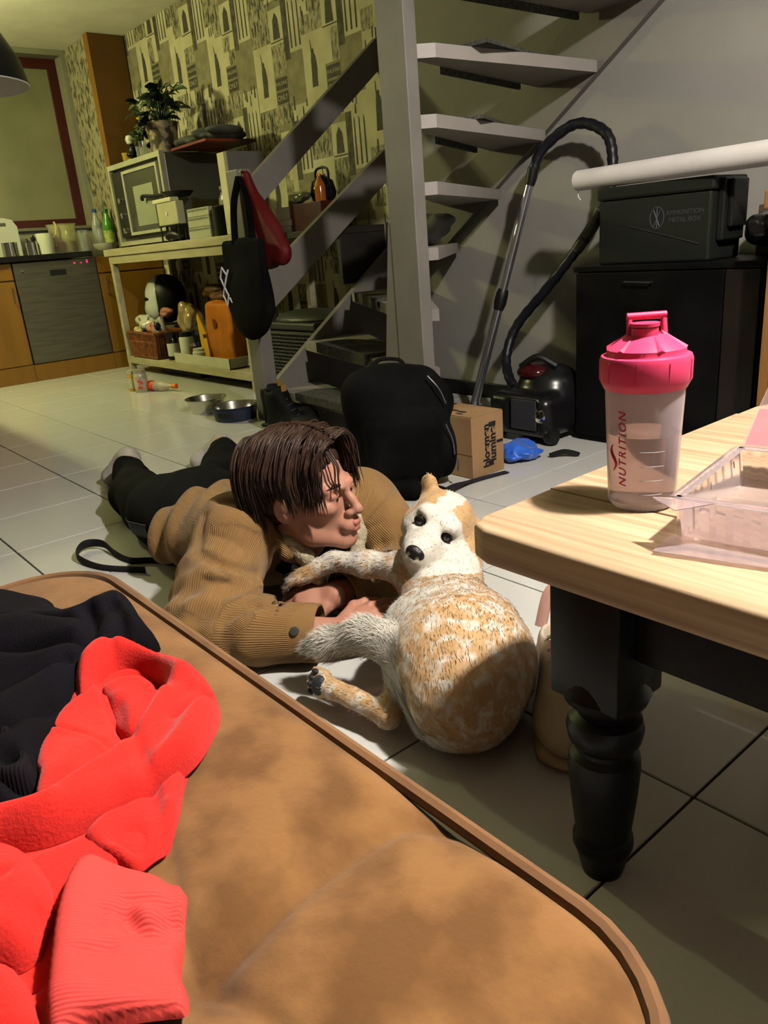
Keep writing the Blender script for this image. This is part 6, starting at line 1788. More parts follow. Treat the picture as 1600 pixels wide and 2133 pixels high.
# feet
s.chain([LEG1[2], np.array([-2.84, 1.045, 0.085]), np.array([-2.88, 1.00, 0.035])], [0.034, 0.036, 0.028], 0.02)
s.chain([LEG2[2], np.array([-2.755, 1.40, 0.075]), np.array([-2.785, 1.325, 0.030])], [0.034, 0.036, 0.026], 0.02)
# arms
s.chain([RS, RE, RW], [0.048, 0.040, 0.027], 0.02)
s.chain([LS, LE, LW], [0.048, 0.040, 0.028], 0.02)
def hand(wrist, fwd, up, curl, sgn, size=1.0, thumb_dir=1.0):
    """five-fingered hand: fwd along the hand, up = back of hand, sgn = side of the thumb"""
    f = np.array(fwd, float); f /= np.linalg.norm(f)
    u = np.array(up, float); u -= f * (u @ f); u /= np.linalg.norm(u)
    l = np.cross(u, f) * sgn              # towards the thumb
    w = np.array(wrist, float)
    R = np.array([f, l, u])
    s.add(s_ell(w + f * 0.040 * size, (0.046 * size, 0.038 * size, 0.016 * size), R), 0.018)
    s.add(s_ell(w + f * 0.062 * size, (0.030 * size, 0.040 * size, 0.013 * size), R), 0.012)
    for k, (off, ln) in enumerate(((0.029, 0.088), (0.010, 0.098), (-0.010, 0.092), (-0.028, 0.074))):
        ln *= size
        k0 = w + f * 0.080 * size + l * off * size
        s.add(s_ell(k0 + u * 0.004, (0.010, 0.009, 0.010), R), 0.006)
        c1, c2, c3 = curl * 0.6, curl * 1.5, curl * 2.2
        def dr(a): return f * math.cos(a) - u * math.sin(a) + l * (off * 0.8)
        p1 = k0 + dr(c1) * ln * 0.42; p2 = p1 + dr(c2) * ln * 0.32; p3 = p2 + dr(c3) * ln * 0.24
        s.chain([k0, p1, p2, p3], [0.0098, 0.0088, 0.0080, 0.0070], 0.004)
    t0 = w + f * 0.022 * size + l * 0.026 * size
    t1 = t0 + (f * 0.75 + l * 0.6 - u * 0.15) * 0.040 * size
    t2 = t1 + (f * 0.95 + l * 0.15 - u * 0.3) * 0.030 * size
    t3 = t2 + (f * 0.95 - l * 0.1 - u * 0.3) * 0.024 * size
    s.chain([t0, t1, t2, t3], [0.015, 0.0115, 0.0098, 0.0082], 0.008)
hand(LW, (-0.60, -0.79, -0.10), (0.45, -0.25, 0.86), 0.75, 1.0, 1.0)
hand(RW, (0.30, 0.94, 0.16), (0.35, -0.3, 0.9), 0.35, 1.0, 1.0)
s.add(s_box((-2, 0.9, -0.3), (3, 3, 0.302), 0.001), 0.002, 's')
s.build('body', (-2.98, 0.50, -0.01), (-1.0, 1.5, 0.47), 0.0034, m_skin, pe, 1)

# lips, eyes, brows
m_lip = M('lips', (190, 118, 106), 0.45)
sl = SDF()
sl.chain([Hd(0.096, -0.017, -0.0695), Hd(0.110, -0.006, -0.0655), Hd(0.110, 0.006, -0.0655), Hd(0.096, 0.017, -0.0695)], [0.004, 0.0068, 0.0068, 0.004], 0.004)
sl.chain([Hd(0.095, -0.015, -0.0745), Hd(0.107, -0.005, -0.0795), Hd(0.107, 0.005, -0.0795), Hd(0.095, 0.015, -0.0745)], [0.004, 0.0072, 0.0072, 0.004], 0.004)
sl.build('lips', Hd(0.1, 0, -0.073) - 0.05, Hd(0.1, 0, -0.073) + 0.05, 0.002, m_lip, pe)
m_eye = M('eye_white', (170, 160, 152), 0.3); m_iris = M('iris', (52, 40, 30), 0.1)
for q in (-1, 1):
    e = B().lathe([(0.0115 * math.sin(a), -0.0115 * math.cos(a)) for a in np.linspace(0, math.pi, 12)], Hd(0.0815, q * 0.031, -0.002), 18).build('eye', m_eye, pe, True)
    B().lathe([(0.0055 * math.sin(a), -0.0055 * math.cos(a)) for a in np.linspace(0, math.pi, 8)], Hd(0.0895, q * 0.030, -0.004), 14).build('iris', m_iris, e, True)
m_hair = M('dark_brown_hair', (44, 28, 20), 0.5, col2=(66, 44, 32), nscale=40, stretch=(1, 1, 1), spec=0.22)
bw = B()
for q in (-1, 1):
    bw.tube(catmull([Hd(0.100, q * 0.014, 0.020), Hd(0.097, q * 0.030, 0.027), Hd(0.082, q * 0.048, 0.022)], 5), [0.003, 0.0036, 0.0038, 0.004, 0.004, 0.004, 0.0036, 0.003, 0.0025, 0.002, 0.0015], 6)
bw.build('eyebrows', m_hair, pe, True)
# ---- hair: cap plus many locks parted in the middle
sh_ = SDF()
sh_.add(s_ell(Hd(-0.022, 0, 0.050), (0.104, 0.085, 0.088), HR_), 0.02)
sh_.add(s_ell(Hd(-0.060, 0, 0.0), (0.070, 0.082, 0.085), HR_), 0.03)
sh_.add(s_ell(Hd(0.075, 0, -0.02), (0.075, 0.075, 0.085), HR_), 0.012, 's')
for q in (-1, 1):
    sh_.add(s_ell(Hd(0.0, q * 0.09, -0.045), (0.050, 0.03, 0.045), HR_), 0.01, 's')
sh_.post = lambda p, d: d + 0.002 * np.sin((p - HC) @ HL * 420 + 3 * np.sin((p - HC) @ HF * 60))
hair_cap = sh_.build('hair', HC - 0.17, HC + 0.17, 0.005, m_hair, pe, 1)
lk = B()
rh_ = random.Random(21)
def lock(pts, r0):
    P = catmull([np.array(q_) + np.array([rh_.gauss(0, 0.0028), rh_.gauss(0, 0.0028), rh_.gauss(0, 0.0028)]) * (0.4 + 0.6 * (i_ > 0)) for i_, q_ in enumerate(pts)], 5)
    n = len(P)
    lk.tube(P, [r0 * (0.55 + 0.45 * math.sin(math.pi * min(1, 0.25 + 0.75 * i / (n - 1)) )) if i < n - 1 else r0 * 0.1 for i in range(n)], 5)
for q in (-1, 1):
    for k in range(420):
        # start on the parting line, fall to the side
        fpos = rh_.uniform(-0.10, 0.088)
        a = rh_.uniform(0, 1)
        st = Hd(fpos, q * rh_.uniform(0.0, 0.012), 0.142 - 1.9 * max(0, fpos - 0.01) ** 2 * 2.4 - 1.2 * max(0, -fpos - 0.02) ** 2 * 2.5 + rh_.uniform(-0.004, 0.004))
        side = q * (0.090 + rh_.uniform(-0.006, 0.012))
        if fpos > 0.045:
            # curtain fringe: sweeps forward and outward beside the face
            L1 = rh_.uniform(0.045, 0.098)
            m1 = Hd(fpos + 0.008, q * rh_.uniform(0.034, 0.050), 0.122)
            m2 = Hd(fpos + 0.000, q * rh_.uniform(0.062, 0.078), 0.084)
            en = Hd(fpos - 0.006 + rh_.uniform(-0.012, 0.016), q * rh_.uniform(0.066, 0.088), 0.072 - L1)
            lock([st, m1, m2, en], rh_.uniform(0.0012, 0.0030))
        else:
            m1 = Hd(fpos - 0.004, side * 0.62, 0.128 - 0.05 * abs(fpos))
            m2 = Hd(fpos - 0.010, side * 1.02, 0.070 - 0.1 * abs(fpos))
            dn = rh_.uniform(-0.020, 0.022) if fpos > -0.05 else rh_.uniform(-0.075, -0.02)
            en = Hd(fpos - 0.006, side * 1.0, dn + (0.02 if -0.035 < fpos < 0.02 else 0))
            lock([st, m1, m2, en], rh_.uniform(0.0014, 0.0032))
for k in range(150):
    a = rh_.uniform(-1.2, 1.2)
    st = Hd(-0.07 - 0.02 * math.cos(a), 0.05 * math.sin(a), 0.125)
    m1 = Hd(-0.105 * math.cos(a * 0.7) - 0.02, 0.085 * math.sin(a), 0.07)
    m2 = Hd(-0.118 * math.cos(a * 0.7) - 0.008, 0.090 * math.sin(a), 0.0)
    en = Hd(-0.095 * math.cos(a * 0.7) - 0.01, 0.082 * math.sin(a), rh_.uniform(-0.10, -0.06))
    lock([st, m1, m2, en], rh_.uniform(0.0018, 0.004))
# a few loose strands over the forehead
for k in range(3):
    l0 = -0.016 - 0.007 * k
    lock([Hd(0.080, l0, 0.105), Hd(0.104, l0 - 0.008, 0.075), Hd(0.106, l0 - 0.014, 0.04), Hd(0.100, l0 - 0.016 + 0.004 * (k % 2), 0.012 + 0.004 * (k % 3))], 0.0022)
lo_ = lk.build('hair_locks', m_hair, hair_cap, True, 80)
lo_['kind'] = 'stuff'

# ---- jacket
m_cord = M('tan_corduroy', (152, 117, 72), 0.9, col2=(138, 104, 62), nscale=7, sheen=0.1, spec=0.1)
nt = m_cord.node_tree
at = nt.nodes.new('ShaderNodeAttribute'); at.attribute_name = 'wale'
mu = nt.nodes.new('ShaderNodeMath'); mu.operation = 'MULTIPLY'; mu.inputs[1].default_value = 2 * math.pi / 0.0046
sn2 = nt.nodes.new('ShaderNodeMath'); sn2.operation = 'SINE'
nt.links.new(at.outputs['Fac'], mu.inputs[0]); nt.links.new(mu.outputs[0], sn2.inputs[0])
bpn = nt.nodes.new('ShaderNodeBump'); bpn.inputs['Strength'].default_value = 0.6; bpn.inputs['Distance'].default_value = 0.0009
nt.links.new(sn2.outputs[0], bpn.inputs['Height']); nt.links.new(bpn.outputs['Normal'], nt.nodes['Principled BSDF'].inputs['Normal'])

RCF = np.array([-1.192, 0.742, 0.066]); LCF = np.array([-1.262, 0.892, 0.080])
def limbt(p, a, b):
    ba = b - a
    return np.clip(((p - a) @ ba) / (ba @ ba), 0, 1)
CREASE_S = []
for pl_, a_, w_ in CREASE:
    if max(np.linalg.norm(np.subtract(x, y)) for x, y in zip(pl_, pl_[1:])) < 0.1:
        CREASE_S.append((catmull(pl_, 4), a_, w_))
def folds(p, d):
    p = p.astype(np.float64)
    g = np.zeros(len(p))
    near = np.abs(d) < 0.05
    if near.any():
        pn = p[near]; gg = np.zeros(len(pn))
        for pl_, a_, w_ in CREASE_S:
            P_ = np.array(pl_)
            if np.linalg.norm(pn.mean(0) - P_.mean(0)) > 0.35: continue
            gg += a_ * np.exp(-(seg_dist(pn, P_) / w_) ** 2)
        g[near] += gg
    # rings of slack cloth along both sleeves, strongest at the elbows
    for a, e, w, ph in ((RS, RE, RCF, 0.3), (LS, LE, LCF, 1.1)):
        for A, Bq, k0 in ((a, e, 0), (e, w, 1)):
            ax = (Bq - A); L_ = np.linalg.norm(ax); ax = ax / L_
            t = (p - A) @ ax
            rad = np.linalg.norm(p - A - t[:, None] * ax, axis=1)
            m = np.exp(-np.clip(rad - 0.10, 0, 1) / 0.02) * ((t > -0.05) & (t < L_ + 0.05))
            sk = (p - A) @ np.cross(ax, [0, 0, 1.0])
            wv_ = np.sin((t + 0.55 * sk * (1 if k0 else -1)) * 105 + ph + 1.3 * np.sin(sk * 30)) 
            str_ = np.exp(-((t - (L_ if k0 == 0 else 0)) / 0.12) ** 2)
            g += m * str_ * 0.004 * np.sign(wv_) * np.abs(wv_) ** 0.8
    g += 0.0055 * vnoise(p * np.array([1.0, 0.55, 1.0]), 17, 12)
    # long drag folds over the back towards the hem
    bk = np.clip((-1.60 - p[:, 0]) / 0.15, 0, 1)
    g += bk * 0.009 * np.sin((p[:, 1] * 0.8 + p[:, 0] * 0.55) * 70 + 2 * np.sin(p[:, 0] * 14))
    return d + g.astype(np.float32)
j = SDF()
j.add(s_ell((-1.530, 0.915, 0.160), (0.165, 0.215, 0.122)), 0.04)
j.add(s_ell((-1.680, 0.905, 0.132), (0.190, 0.205, 0.108)), 0.06)
j.add(s_ell((-1.840, 0.895, 0.105), (0.125, 0.195, 0.105)), 0.05)
j.add(s_ell(RS + [-0.01, -0.005, 0.005], (0.105, 0.092, 0.088)), 0.04)
j.chain([RS, RS * 0.45 + RE * 0.55 + [0, -0.005, 0], RE], [0.094, 0.084, 0.079], 0.03)
j.chain([RE, RE * 0.5 + RCF * 0.5, RCF], [0.078, 0.068, 0.058], 0.03)
j.add(s_ell(LS, (0.10, 0.095, 0.085)), 0.04)
j.chain([LS, LE, LE * 0.4 + LCF * 0.6, LCF], [0.092, 0.072, 0.058, 0.050], 0.03)
# collar roll round the neck
j.chain([np.array(q) for q in ((-1.345, 0.800, 0.185), (-1.405, 0.795, 0.245), (-1.490, 0.850, 0.285), (-1.505, 0.925, 0.285), (-1.465, 1.010, 0.260), (-1.395, 1.035, 0.215))], [0.024, 0.030, 0.030, 0.030, 0.030, 0.024], 0.02)
j.post = folds
# neck opening, chest opening, sleeve mouths
j.chain([NB + [0.0, 0, 0.03], Hd(-0.035, 0, -0.06)], [0.068, 0.066], 0.012, 's')
j.chain([np.array(q) for q in ((-1.40, 0.905, 0.22), (-1.345, 0.905, 0.15), (-1.345, 0.905, 0.06))], [0.072, 0.058, 0.045], 0.015, 's')
dR = (RCF - RE) / np.linalg.norm(RCF - RE); dL = (LCF - LE) / np.linalg.norm(LCF - LE)
j.add(s_caps(RCF - dR * 0.05, RCF + dR * 0.2, 0.047, 0.050), 0.003, 's')
j.add(s_caps(LCF - dL * 0.05, LCF + dL * 0.2, 0.040, 0.044), 0.003, 's')
def cut(prev):
    def f(p, d):
        d = prev(p, d)
        # sleeve ends are cut square
        for C_, D_ in ((RCF, dR), (LCF, dL)):
            near_ = np.linalg.norm(p - C_ - D_ * 0.06, axis=1) < 0.10
            pl_ = (p - C_ - D_ * 0.012) @ D_
            d = np.where(near_, np.maximum(d, pl_.astype(np.float32)), d)
        return np.maximum(d, 0.0025 - p[:, 2])
    return f
# openings must stay after the folds, so fold them into the base field first
_base = [x for x in j.pr]
class Jacket(SDF):
    def ev(s, p, c=None, br=0.0):
        d = np.full(len(p), 1.0, np.float32)
        done = False
        for fn, pc, prr, k, op in s.pr:
            if op == 's' and not done:
                d = folds(p, d); done = True
            if c is not None and np.linalg.norm(pc - c) - prr - br > 0.03 + k:
                continue
            e = fn(p)
            if op == 'u':
                h = np.clip(0.5 + 0.5 * (d - e) / k, 0, 1); d = d + (e - d) * h - k * h * (1 - h)
            else:
                h = np.clip(0.5 - 0.5 * (d + e) / k, 0, 1); d = d + (-e - d) * h + k * h * (1 - h)
        return cut(lambda p_, d_: d_)(p, d)
jk = Jacket(); jk.pr = _base
jo = jk.build('jacket', (-2.02, 0.46, -0.005), (-1.12, 1.26, 0.36), 0.0048, m_cord, pe, 2)
# wale coordinate: arc length across the ribs, per limb
co = np.empty(len(jo.data.vertices) * 3, np.float32); jo.data.vertices.foreach_get('co', co); co = co.reshape(-1, 3).astype(float)
def ang_coord(p, a, b, r):
    ax = (b - a) / np.linalg.norm(b - a)
    ref = np.cross(ax, [0.3, 0.2, 1.0]); ref /= np.linalg.norm(ref); bi = np.cross(ax, ref)
    q = p - a
    return np.arctan2(q @ bi, q @ ref) * r, np.linalg.norm(q - (q @ ax)[:, None] * ax, axis=1) - r + np.clip(-(q @ ax), 0, 1) * 2 + np.clip(q @ ax - np.linalg.norm(b - a), 0, 1) * 2
wale = co[:, 1] + (co[:, 2] - 0.2) * np.sign(co[:, 1] - 0.9) * -0.8
best = np.full(len(co), 0.012)
for a, b_, r in ((RS, RE, 0.088), (RE, RCF, 0.068), (LS, LE, 0.08), (LE, LCF, 0.058)):
    w_, dd_ = ang_coord(co, a, b_, r)
    m_ = (dd_ < best)
    wale[m_] = w_[m_]; best[m_] = dd_[m_]
at_ = jo.data.attributes.new('wale', 'FLOAT', 'POINT'); at_.data.foreach_set('value', wale.astype(np.float32))
# stitched cuffs
m_cuffs = M('tan_cuff', (150, 114, 68), 0.9, col2=(136, 102, 58), nscale=9)
for C_, D_, r_ in ((RCF, dR, 0.0565), (LCF, dL, 0.0495)):
    Rm = Vector((0, 0, 1)).rotation_difference(Vector(D_)).to_matrix()
    B().lathe([(r_ - 0.002, -0.045), (r_ + 0.0035, -0.043), (r_ + 0.004, 0.0), (r_ + 0.003, 0.016), (r_ - 0.001, 0.017), (r_ - 0.004, 0.0)], C_, 32, rot=Rm).build('cuff', m_cuffs, jo, True)
sd = np.cross(dR, [0, 0, 1]); sd /= np.linalg.norm(sd)
Rm = Vector((0, 0, 1)).rotation_difference(Vector(sd * 0.85 + np.array([0, 0, 0.5]))).to_matrix()
B().lathe([(0, 0.0), (0.0095, 0.0), (0.0085, 0.004), (0, 0.005)], RCF - dR * 0.018 + (sd * 0.86 + np.array([0, 0, 0.5])) * 0.0605, 16, rot=Rm).build('snap_button', M('dull_snap', (96, 96, 96), 0.3, metal=0.8), jo, True)
# sherpa lining of the lapels
m_sherpa = M('cream_sherpa', (206, 194, 164), 0.95, col2=(178, 164, 132), nscale=120, bump=0.9, bscale=300)
sp_ = SDF()
sp_.chain([np.array(q) for q in ((-1.340, 0.812, 0.205), (-1.318, 0.828, 0.172), (-1.306, 0.846, 0.125), (-1.312, 0.862, 0.085))], [0.017, 0.019, 0.017, 0.010], 0.01)
sp_.chain([np.array(q) for q in ((-1.370, 1.010, 0.200), (-1.335, 0.990, 0.170), (-1.312, 0.962, 0.125), (-1.312, 0.945, 0.09))], [0.017, 0.019, 0.017, 0.010], 0.01)
sp_.chain([np.array(q) for q in ((-1.340, 0.812, 0.205), (-1.400, 0.815, 0.248), (-1.470, 0.86, 0.272), (-1.47, 0.95, 0.272), (-1.41, 1.01, 0.235), (-1.370, 1.010, 0.200))], [0.014] * 6, 0.01)
sp_.post = lambda p, d: d + 0.0022 * vnoise(p, 420, 2)
sp_.build('sherpa_lining', (-1.56, 0.74, 0.04), (-1.24, 1.08, 0.33), 0.0045, m_sherpa, jo, 0)
Rm = Vector((0, 0, 1)).rotation_difference(Vector((0.75, -0.6, 0.3))).to_matrix()
B().lathe([(0, 0.0), (0.010, 0.0), (0.010, 0.003), (0, 0.004)], np.array([-1.325, 0.806, 0.150]), 16, rot=Rm).build('button', m_black, jo, True)
# dark shirt in the opening
sx_ = SDF()
sx_.add(s_ell((-1.475, 0.905, 0.150), (0.125, 0.13, 0.085)), 0.03)
sx_.add(s_caps(NB + [0.03, 0, -0.02], NB + [-0.01, 0, 0.012], 0.072, 0.070), 0.03)
sx_.add(s_box((-1.5, 0.9, -0.3), (1, 1, 0.303), 0.001), 0.002, 's')
sx_.build('shirt', (-1.65, 0.74, -0.005), (-1.30, 1.08, 0.31), 0.007, M('black_shirt', (10, 10, 11), 0.9, spec=0.05), pe)
# red wrist band
Rm = Vector((0, 0, 1)).rotation_difference(Vector(-dL)).to_matrix()
B().lathe([(0.0305, -0.002), (0.0325, 0.0), (0.0305, 0.002)], LW * 0.75 + LCF * 0.25 + np.array([0, 0, 0.0]), 28, rot=Rm).build('wrist_band', M('red_thread', (190, 30, 28), 0.7), pe, True)

# ---- trousers
m_trou = M('black_joggers', (9, 9, 11), 0.9, spec=0.05, bump=0.15, bscale=240)
t_ = SDF()
t_.add(s_ell((-1.93, 0.90, 0.112), (0.13, 0.17, 0.098)), 0.05).add(s_ell((-2.03, 0.90, 0.118), (0.15, 0.178, 0.108)), 0.05)
t_.chain([LEG1[0], LEG1[1], LEG1[1] * 0.22 + LEG1[2] * 0.78], [0.098, 0.078, 0.056], 0.04); t_.chain([LEG2[0], LEG2[1], LEG2[1] * 0.22 + LEG2[2] * 0.78], [0.098, 0.080, 0.056], 0.04)
t_.post = lambda p, d: np.maximum(d + 0.0055 * vnoise(p, 20, 7) + 0.003 * vnoise(p, 48, 15), 0.0025 - p[:, 2])
to_ = t_.build('trousers', (-2.86, 0.62, -0.005), (-1.75, 1.48, 0.28), 0.007, m_trou, pe, 1)
m_tape = M('tape_black', (13, 13, 15), 0.6); m_tapet = M('tape_grey', (78, 80, 86), 0.6)
# logo tape along the outer side of the near leg, wrapped to the cloth
tv = np.empty(len(to_.data.vertices) * 3, np.float32); to_.data.vertices.foreach_get('co', tv); tv = tv.reshape(-1, 3).astype(float)
tv = tv[tv[:, 1] < 0.86]
def on_trouser(x, z, off):
    w_ = np.exp(-(((tv[:, 0] - x) ** 2 + (tv[:, 2] - z) ** 2) / 0.010 ** 2))
    return (x, (tv[:, 1] * w_).sum() / (w_.sum() + 1e-12) - off, z)
def tape_pt(u_, v_, off):
    """u_ along the tape in metres, v_ across"""
    return on_trouser(-2.165 + u_, 0.086 + 0.10 * u_ + v_, off)
bt = bmesh.new(); rows = []
for k in range(23):
    rows.append([bt.verts.new(tape_pt(0.01 * k, v_, 0.0015)) for v_ in (-0.021, -0.010, 0.0, 0.010, 0.021)])
for a_, b_ in zip(rows, rows[1:]):
    for q in range(4):
        bt.faces.new((a_[q], b_[q], b_[q + 1], a_[q + 1]))
mt = bpy.data.meshes.new('side_tape'); bt.to_mesh(mt); bt.free()
link_mesh('side_tape', mt, m_tape, to_, True)
tb2 = B()
for v_ in (-0.0195, 0.0195):
    tb2.tube([tape_pt(0.01 * k, v_, 0.0022) for k in range(23)], 0.0012, 5)
tb2.build('tape_border', m_tapet, to_)
tx_ = text_obj('tape_lettering', 'Brown & W', 0.034, m_tapet, to_, (0, 0, 0), (1, 0, 0), (0, 1, 0), 0.0, align='LEFT', bold=0.0004)
for v in tx_.data.vertices:
    v.co = tape_pt(0.012 + v.co.x, v.co.y, 0.0026)
# ---- socks
m_sock = M('white_sock', (206, 200, 188), 0.95, col2=(176, 170, 160), nscale=16, bump=0.4, bscale=240)
for k, (an, hl_, to2) in enumerate((((-2.785, 1.025, 0.085), (-2.845, 1.05, 0.092), (-2.885, 0.985, 0.034)), ((-2.720, 1.385, 0.088), (-2.76, 1.405, 0.078), (-2.79, 1.308, 0.030)))):
    z = SDF(); z.chain([np.array(an), np.array(hl_), np.array(to2)], [0.040, 0.044, 0.034], 0.02)
    z.post = lambda p, d: np.maximum(d + 0.002 * vnoise(p, 60, 3), 0.0015 - p[:, 2])
    z.build('sock', np.array(hl_) - [.15, .15, .1], np.array(hl_) + [.15, .15, .1], 0.005, m_sock, pe)

# ================================================================ DOG lying on its back
dg_ = thing('dog', 'tan and white short-haired dog lying on its back', 'dog', (-0.92, 0.86, 0))
DC = np.array([-1.065, 0.988, 0.250])
DF, DL, DU = frame((-0.40, -0.33, 0.86), (0.37, 0.78, 0.47))
DR_ = np.array([DF, DL, DU])
def Dd(f, l, u): return DC + DF * f + DL * l + DU * u
m_coat = bpy.data.materials.new('dog_coat'); m_coat.use_nodes = True
nt = m_coat.node_tree
bs = nt.nodes['Principled BSDF']; bs.inputs['Roughness'].default_value = 0.75; bs.inputs['Sheen Weight'].default_value = 0.2
tc = nt.nodes.new('ShaderNodeTexCoord')
n1 = nt.nodes.new('ShaderNodeTexNoise'); n1.inputs['Scale'].default_value = 46; n1.inputs['Detail'].default_value = 5; n1.inputs['Distortion'].default_value = 0.6
n2 = nt.nodes.new('ShaderNodeTexNoise'); n2.inputs['Scale'].default_value = 90; n2.inputs['Detail'].default_value = 3
nt.links.new(tc.outputs['Object'], n1.inputs['Vector']); nt.links.new(tc.outputs['Object'], n2.inputs['Vector'])
aw = nt.nodes.new('ShaderNodeAttribute'); aw.attribute_name = 'white'
# speckle = smoothstep(noise + bias by the whiteness of that part of the coat)
ad = nt.nodes.new('ShaderNodeMath'); ad.operation = 'ADD'
nt.links.new(n1.outputs['Fac'], ad.inputs[0]); nt.links.new(aw.outputs['Fac'], ad.inputs[1])
rp = nt.nodes.new('ShaderNodeValToRGB')
rp.color_ramp.elements[0].position = 0.47; rp.color_ramp.elements[0].color = (*lin((212, 168, 112), ALB), 1)
rp.color_ramp.elements[1].position = 0.70; rp.color_ramp.elements[1].color = (*lin((246, 240, 226), ALB), 1)
nt.links.new(ad.outputs[0], rp.inputs['Fac'])
mx = nt.nodes.new('ShaderNodeMixRGB'); mx.blend_type = 'MULTIPLY'; mx.inputs['Fac'].default_value = 0.25
r2 = nt.nodes.new('ShaderNodeValToRGB'); r2.color_ramp.elements[0].color = (0.55, 0.5, 0.45, 1); r2.color_ramp.elements[0].position = 0.3; r2.color_ramp.elements[1].position = 0.6
nt.links.new(n2.outputs['Fac'], r2.inputs['Fac']); nt.links.new(rp.outputs['Color'], mx.inputs['Color1']); nt.links.new(r2.outputs['Color'], mx.inputs['Color2'])
ak = nt.nodes.new('ShaderNodeAttribute'); ak.attribute_name = 'dark'
mk_ = nt.nodes.new('ShaderNodeMixRGB'); mk_.inputs['Color2'].default_value = (*lin((62, 54, 50), ALB), 1)
nt.links.new(ak.outputs['Fac'], mk_.inputs['Fac']); nt.links.new(mx.outputs['Color'], mk_.inputs['Color1'])
nt.links.new(mk_.outputs['Color'], bs.inputs['Base Color'])

CHEST, MID, HIP, RUMP = [np.array(q) for q in ((-1.010, 0.950, 0.108), (-0.925, 0.885, 0.108), (-0.845, 0.815, 0.110), (-0.780, 0.762, 0.096))]
d_ = SDF()
d_.chain([CHEST, MID, HIP, RUMP], [0.072, 0.090, 0.104, 0.096], 0.05)
d_.add(s_ell((-0.838, 0.845, 0.095), (0.100, 0.100, 0.090)), 0.05)                       # broad back
d_.add(s_ell((-0.955, 0.840, 0.098), (0.092, 0.078, 0.080)), 0.04)                       # belly
# neck
d_.chain([Dd(-0.055, 0.0, -0.01), np.array([-1.055, 1.005, 0.185]), CHEST], [0.050, 0.060, 0.072], 0.04)
# skull
d_.add(s_ell(Dd(-0.030, 0, 0.014), (0.062, 0.062, 0.052), DR_), 0.02)
d_.add(s_ell(Dd(-0.012, 0, -0.004), (0.055, 0.060, 0.050), DR_), 0.02)
d_.chain([Dd(0.010, 0, -0.010), Dd(0.050, 0, -0.022), Dd(0.082, 0, -0.027)], [0.043, 0.036, 0.0300], 0.02)
d_.add(s_ell(Dd(0.055, 0, -0.044), (0.036, 0.020, 0.014), DR_), 0.012)                    # lower jaw
for q in (-1, 1):
    d_.add(s_ell(Dd(-0.006, q * 0.044, -0.024), (0.034, 0.026, 0.030), DR_), 0.02)         # cheeks
    d_.add(s_ell(Dd(0.026, q * 0.026, 0.030), (0.018, 0.018, 0.012), DR_), 0.015)          # brows
    d_.add(s_ell(Dd(0.041, q * 0.032, 0.013), (0.013, 0.013, 0.0105), DR_), 0.008, 's')    # sockets
    d_.add(s_ell(Dd(0.060, q * 0.018, -0.034), (0.028, 0.014, 0.016), DR_), 0.012)         # flews
# ears
d_.chain([Dd(-0.050, -0.050, 0.030), Dd(-0.050, -0.066, 0.056), Dd(-0.040, -0.072, 0.072)], [0.020, 0.013, 0.005], 0.012)
d_.chain([Dd(-0.055, 0.058, 0.012), Dd(-0.056, 0.090, -0.004), Dd(-0.044, 0.112, -0.016)], [0.022, 0.015, 0.007], 0.012)
# raised front leg with its paw on the sleeve
FE, FC, FP = np.array([-1.105, 0.925, 0.170]), np.array([-1.270, 0.868, 0.160]), np.array([-1.325, 0.812, 0.128])
d_.chain([np.array([-1.030, 0.930, 0.140]), FE], [0.058, 0.036], 0.03)
d_.chain([FE, FE * 0.5 + FC * 0.5, FC, FP], [0.032, 0.027, 0.021, 0.022], 0.015)
pd = (FP - FC) / np.linalg.norm(FP - FC)
pside = np.cross(pd, [0, 0, 1.0]); pside /= np.linalg.norm(pside)
for k in range(4):
    o_ = (k - 1.5) * 0.0125
    a_ = FP + pside * o_
    d_.chain([a_, a_ + pd * (0.024 - 0.004 * abs(k - 1.5)) + np.array([0, 0, 0.002]), a_ + pd * (0.040 - 0.004 * abs(k - 1.5)) + np.array([0, 0, -0.012])], [0.010, 0.0095, 0.007], 0.004)
# other front leg folded beside the chin
d_.chain([np.array([-1.075, 0.985, 0.165]), np.array([-1.135, 1.005, 0.150]), np.array([-1.150, 0.985, 0.195])], [0.042, 0.028, 0.022], 0.02)
# near hind leg: knee up at the belly, hock, long foot with the pads to the room
KN, HK, PW = np.array([-0.950, 0.815, 0.128]), np.array([-0.882, 0.682, 0.046]), np.array([-1.035, 0.655, 0.052])
d_.chain([np.array([-0.840, 0.790, 0.125]), KN], [0.085, 0.050], 0.04)
d_.chain([KN, HK], [0.040, 0.022], 0.02)
d_.chain([HK, HK * 0.45 + PW * 0.55, PW], [0.021, 0.0185, 0.019], 0.012)
hd2 = (PW - HK) / np.linalg.norm(PW - HK); hs2 = np.cross(hd2, [0.74, -0.59, 0.33]); hs2 /= np.linalg.norm(hs2)
for k in range(4):
    o_ = (k - 1.5) * 0.0120
    a_ = PW + hs2 * o_
    d_.chain([a_, a_ + hd2 * (0.030 - 0.005 * abs(k - 1.5))], [0.010, 0.0088], 0.004)
# far hind leg, mostly hidden
d_.chain([np.array([-0.80, 0.82, 0.12]), np.array([-0.86, 0.90, 0.125])], [0.08, 0.05], 0.04)
